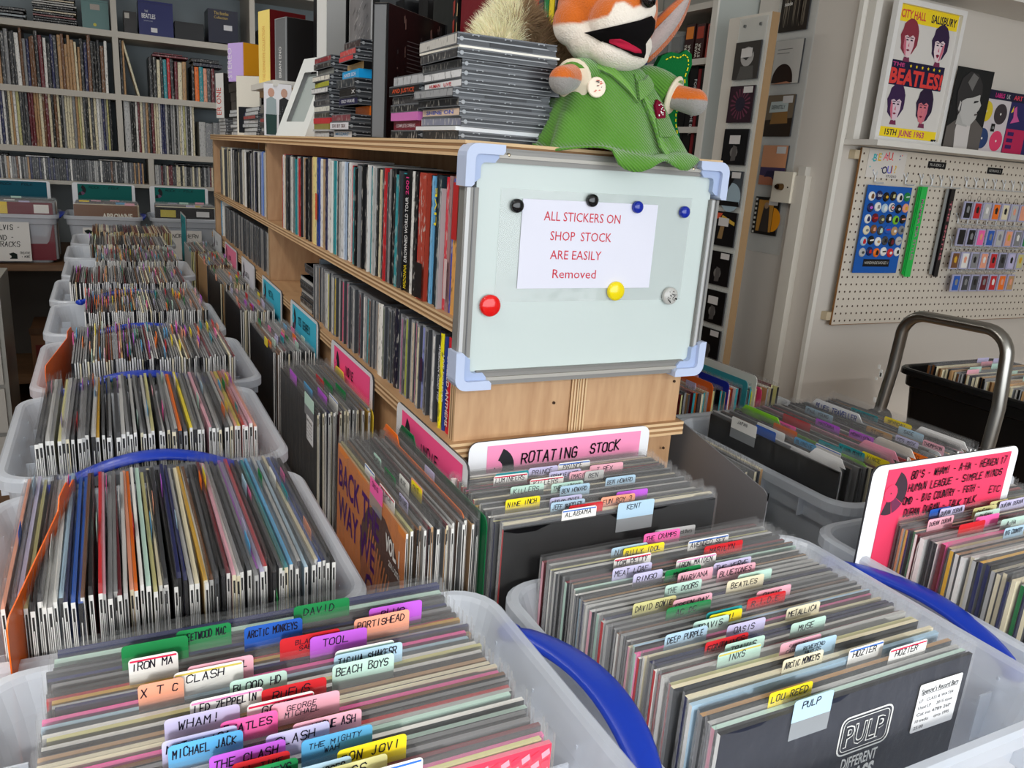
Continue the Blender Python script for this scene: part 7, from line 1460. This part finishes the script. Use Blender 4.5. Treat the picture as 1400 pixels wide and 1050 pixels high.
for side, a, c in ((0, (.618, 1.035, .118), (.583, 1.014, .113)), (1, (.714, 1.04, .122), (.742, 1.004, .108))):
    A = Vector(a); C = Vector(c); b = MB(); path = [tuple(A.lerp(C, k / 6) + Vector((0, 0, .006 * math.sin(math.pi * k / 6)))) for k in range(7)]
    b.tube(path, [.030, .029, .028, .027, .026, .0255, .0265], [.026, .025, .024, .023, .023, .023, .024], 20, GC); b.build('sleeve', 'corduroy', TOY, org=TOYO, smooth=True)
    d = (C - A).normalized(); b = MB(); b.tube([tuple(C + d * (.002 * k)) for k in range(4)], [.0262, .0285, .0285, .0262], [.0255, .0275, .0275, .0255], 20, s(226, 214, 190)); b.build('cuff', 'felt', TOY, org=TOYO, smooth=True)
b = MB(); cx, cz = .604, .104; y = coat_y(cx, cz) - .010; b.lathe([(.0135, 0), (.0135, .0015), (.0125, .003), (.0, .0035)], (cx, y, cz), (-.15, -1, .05), 22, s(240, 226, 205))
for k in range(16):
    x = cx + rr.uniform(-.009, .007); z = cz + rr.uniform(-.007, .008); b.quad((x, y - .0042, z), (x + .003, y - .0042, z + .0006), (x + .0028, y - .0042, z + .0016), (x, y - .0042, z + .0012), s(220, 110, 90) if k < 11 else s(70, 60, 60))
tag(b.build('button_badge', 'gloss', org=(cx, y, cz)), 'cream round badge with orange script pinned on the fox coat', 'badge')
# green felt shape with yellow running stitch
FO = [(.775, .035), (.790, .030), (.800, .040), (.802, .062), (.794, .080), (.792, .096), (.804, .112), (.808, .130), (.803, .150), (.809, .168), (.806, .182), (.796, .187), (.784, .180), (.768, .181), (.752, .174), (.740, .15), (.742, .10), (.750, .06)]
t = thing('felt_shape', 'dark green felt shape with yellow running stitch behind the fox', 'felt shape', org=(.775, 1.05, TZ))
b = MB(); b.prism(FO, (0, 1.052, -.008), (1, 0, 0), (0, 0, 1), (0, .010, 0), s(14, 96, 46)); b.build('felt', 'felt', t, org=(.775, 1.05, TZ))
b = MB(); n = len(FO)
for i in range(n - 4):
    a = FO[i]; c = FO[(i + 1) % n]; cx, cz = .775, .11
    for k in (.1, .6):
        p = [(a[0] + (c[0] - a[0]) * (k + e) , a[1] + (c[1] - a[1]) * (k + e)) for e in (0, .28)]; p = [(x + (cx - x) * .22, z + (cz - z) * .06 if abs(z - cz) < .06 else z + (cz - z) * .09) for x, z in p]
        b.cyl((p[0][0], 1.0505, p[0][1] - .008), (p[1][0], 1.0505, p[1][1] - .008), .0009, .0009, 6, s(240, 220, 40))
b.build('stitch', 'felt', t, org=(.775, 1.05, TZ))
# bushy fur tail lying behind the discs
FT = thing('fur_tail', 'bushy cream and brown fur tail between the jewel cases and the fox', 'fur tail', org=(.57, 1.15, TZ)); rr = random.Random(12); b = MB(); core = MB()
TB = [((.530, 1.15, .160), (.040, .038, .040)), ((.552, 1.15, .190), (.040, .035, .035)), ((.585, 1.15, .165), (.034, .034, .040)), ((.625, 1.15, .150), (.036, .034, .040)), ((.57, 1.15, .09), (.06, .03, .06))]
def fcol(x): return s(255, 245, 212) if x < .550 + rr.uniform(-.006, .006) else s(160, 134, 102)
for c, r in TB: core.ball(c, 1, fcol(c[0]), 0, 16, 10, r)
core.build('pelt', 'plush', FT, org=(.57, 1.15, TZ), smooth=True)
for k in range(15000):
    c, r = TB[rr.choice([0, 0, 1, 1, 2, 3, 3])]; d = Vector((rr.gauss(0, 1), rr.gauss(-.3, 1), rr.gauss(.2, 1))).normalized(); p = Vector(c) + Vector((d.x * r[0], d.y * r[1], d.z * r[2])) * .96
    if d.y > .5: continue
    L = rr.uniform(.010, .022); dd = (d + Vector((.15 if p.x > .58 else -.10, 0, .25))).normalized(); q = p + dd * L * .6; e = q + (dd + Vector((rr.uniform(-.4, .4), rr.uniform(-.3, .3), rr.uniform(-.5, .1)))).normalized() * L * .5
    w = dd.cross(Vector((rr.uniform(-1, 1), rr.uniform(-1, 1), rr.uniform(-1, 1)))).normalized() * .00042
    base = fcol(p.x); v = rr.uniform(.88, 1.2); cc = (min(1, base[0] * v), min(1, base[1] * v), min(1, base[2] * v), 1)
    b.add([tuple(p - w), tuple(p + w), tuple(q + w * .7), tuple(e), tuple(q - w * .7)], [(0, 1, 2, 4), (4, 2, 3)], cc)
tag(b.build('fur', 'matte', FT, org=(.57, 1.15, TZ)), None, kind='stuff')
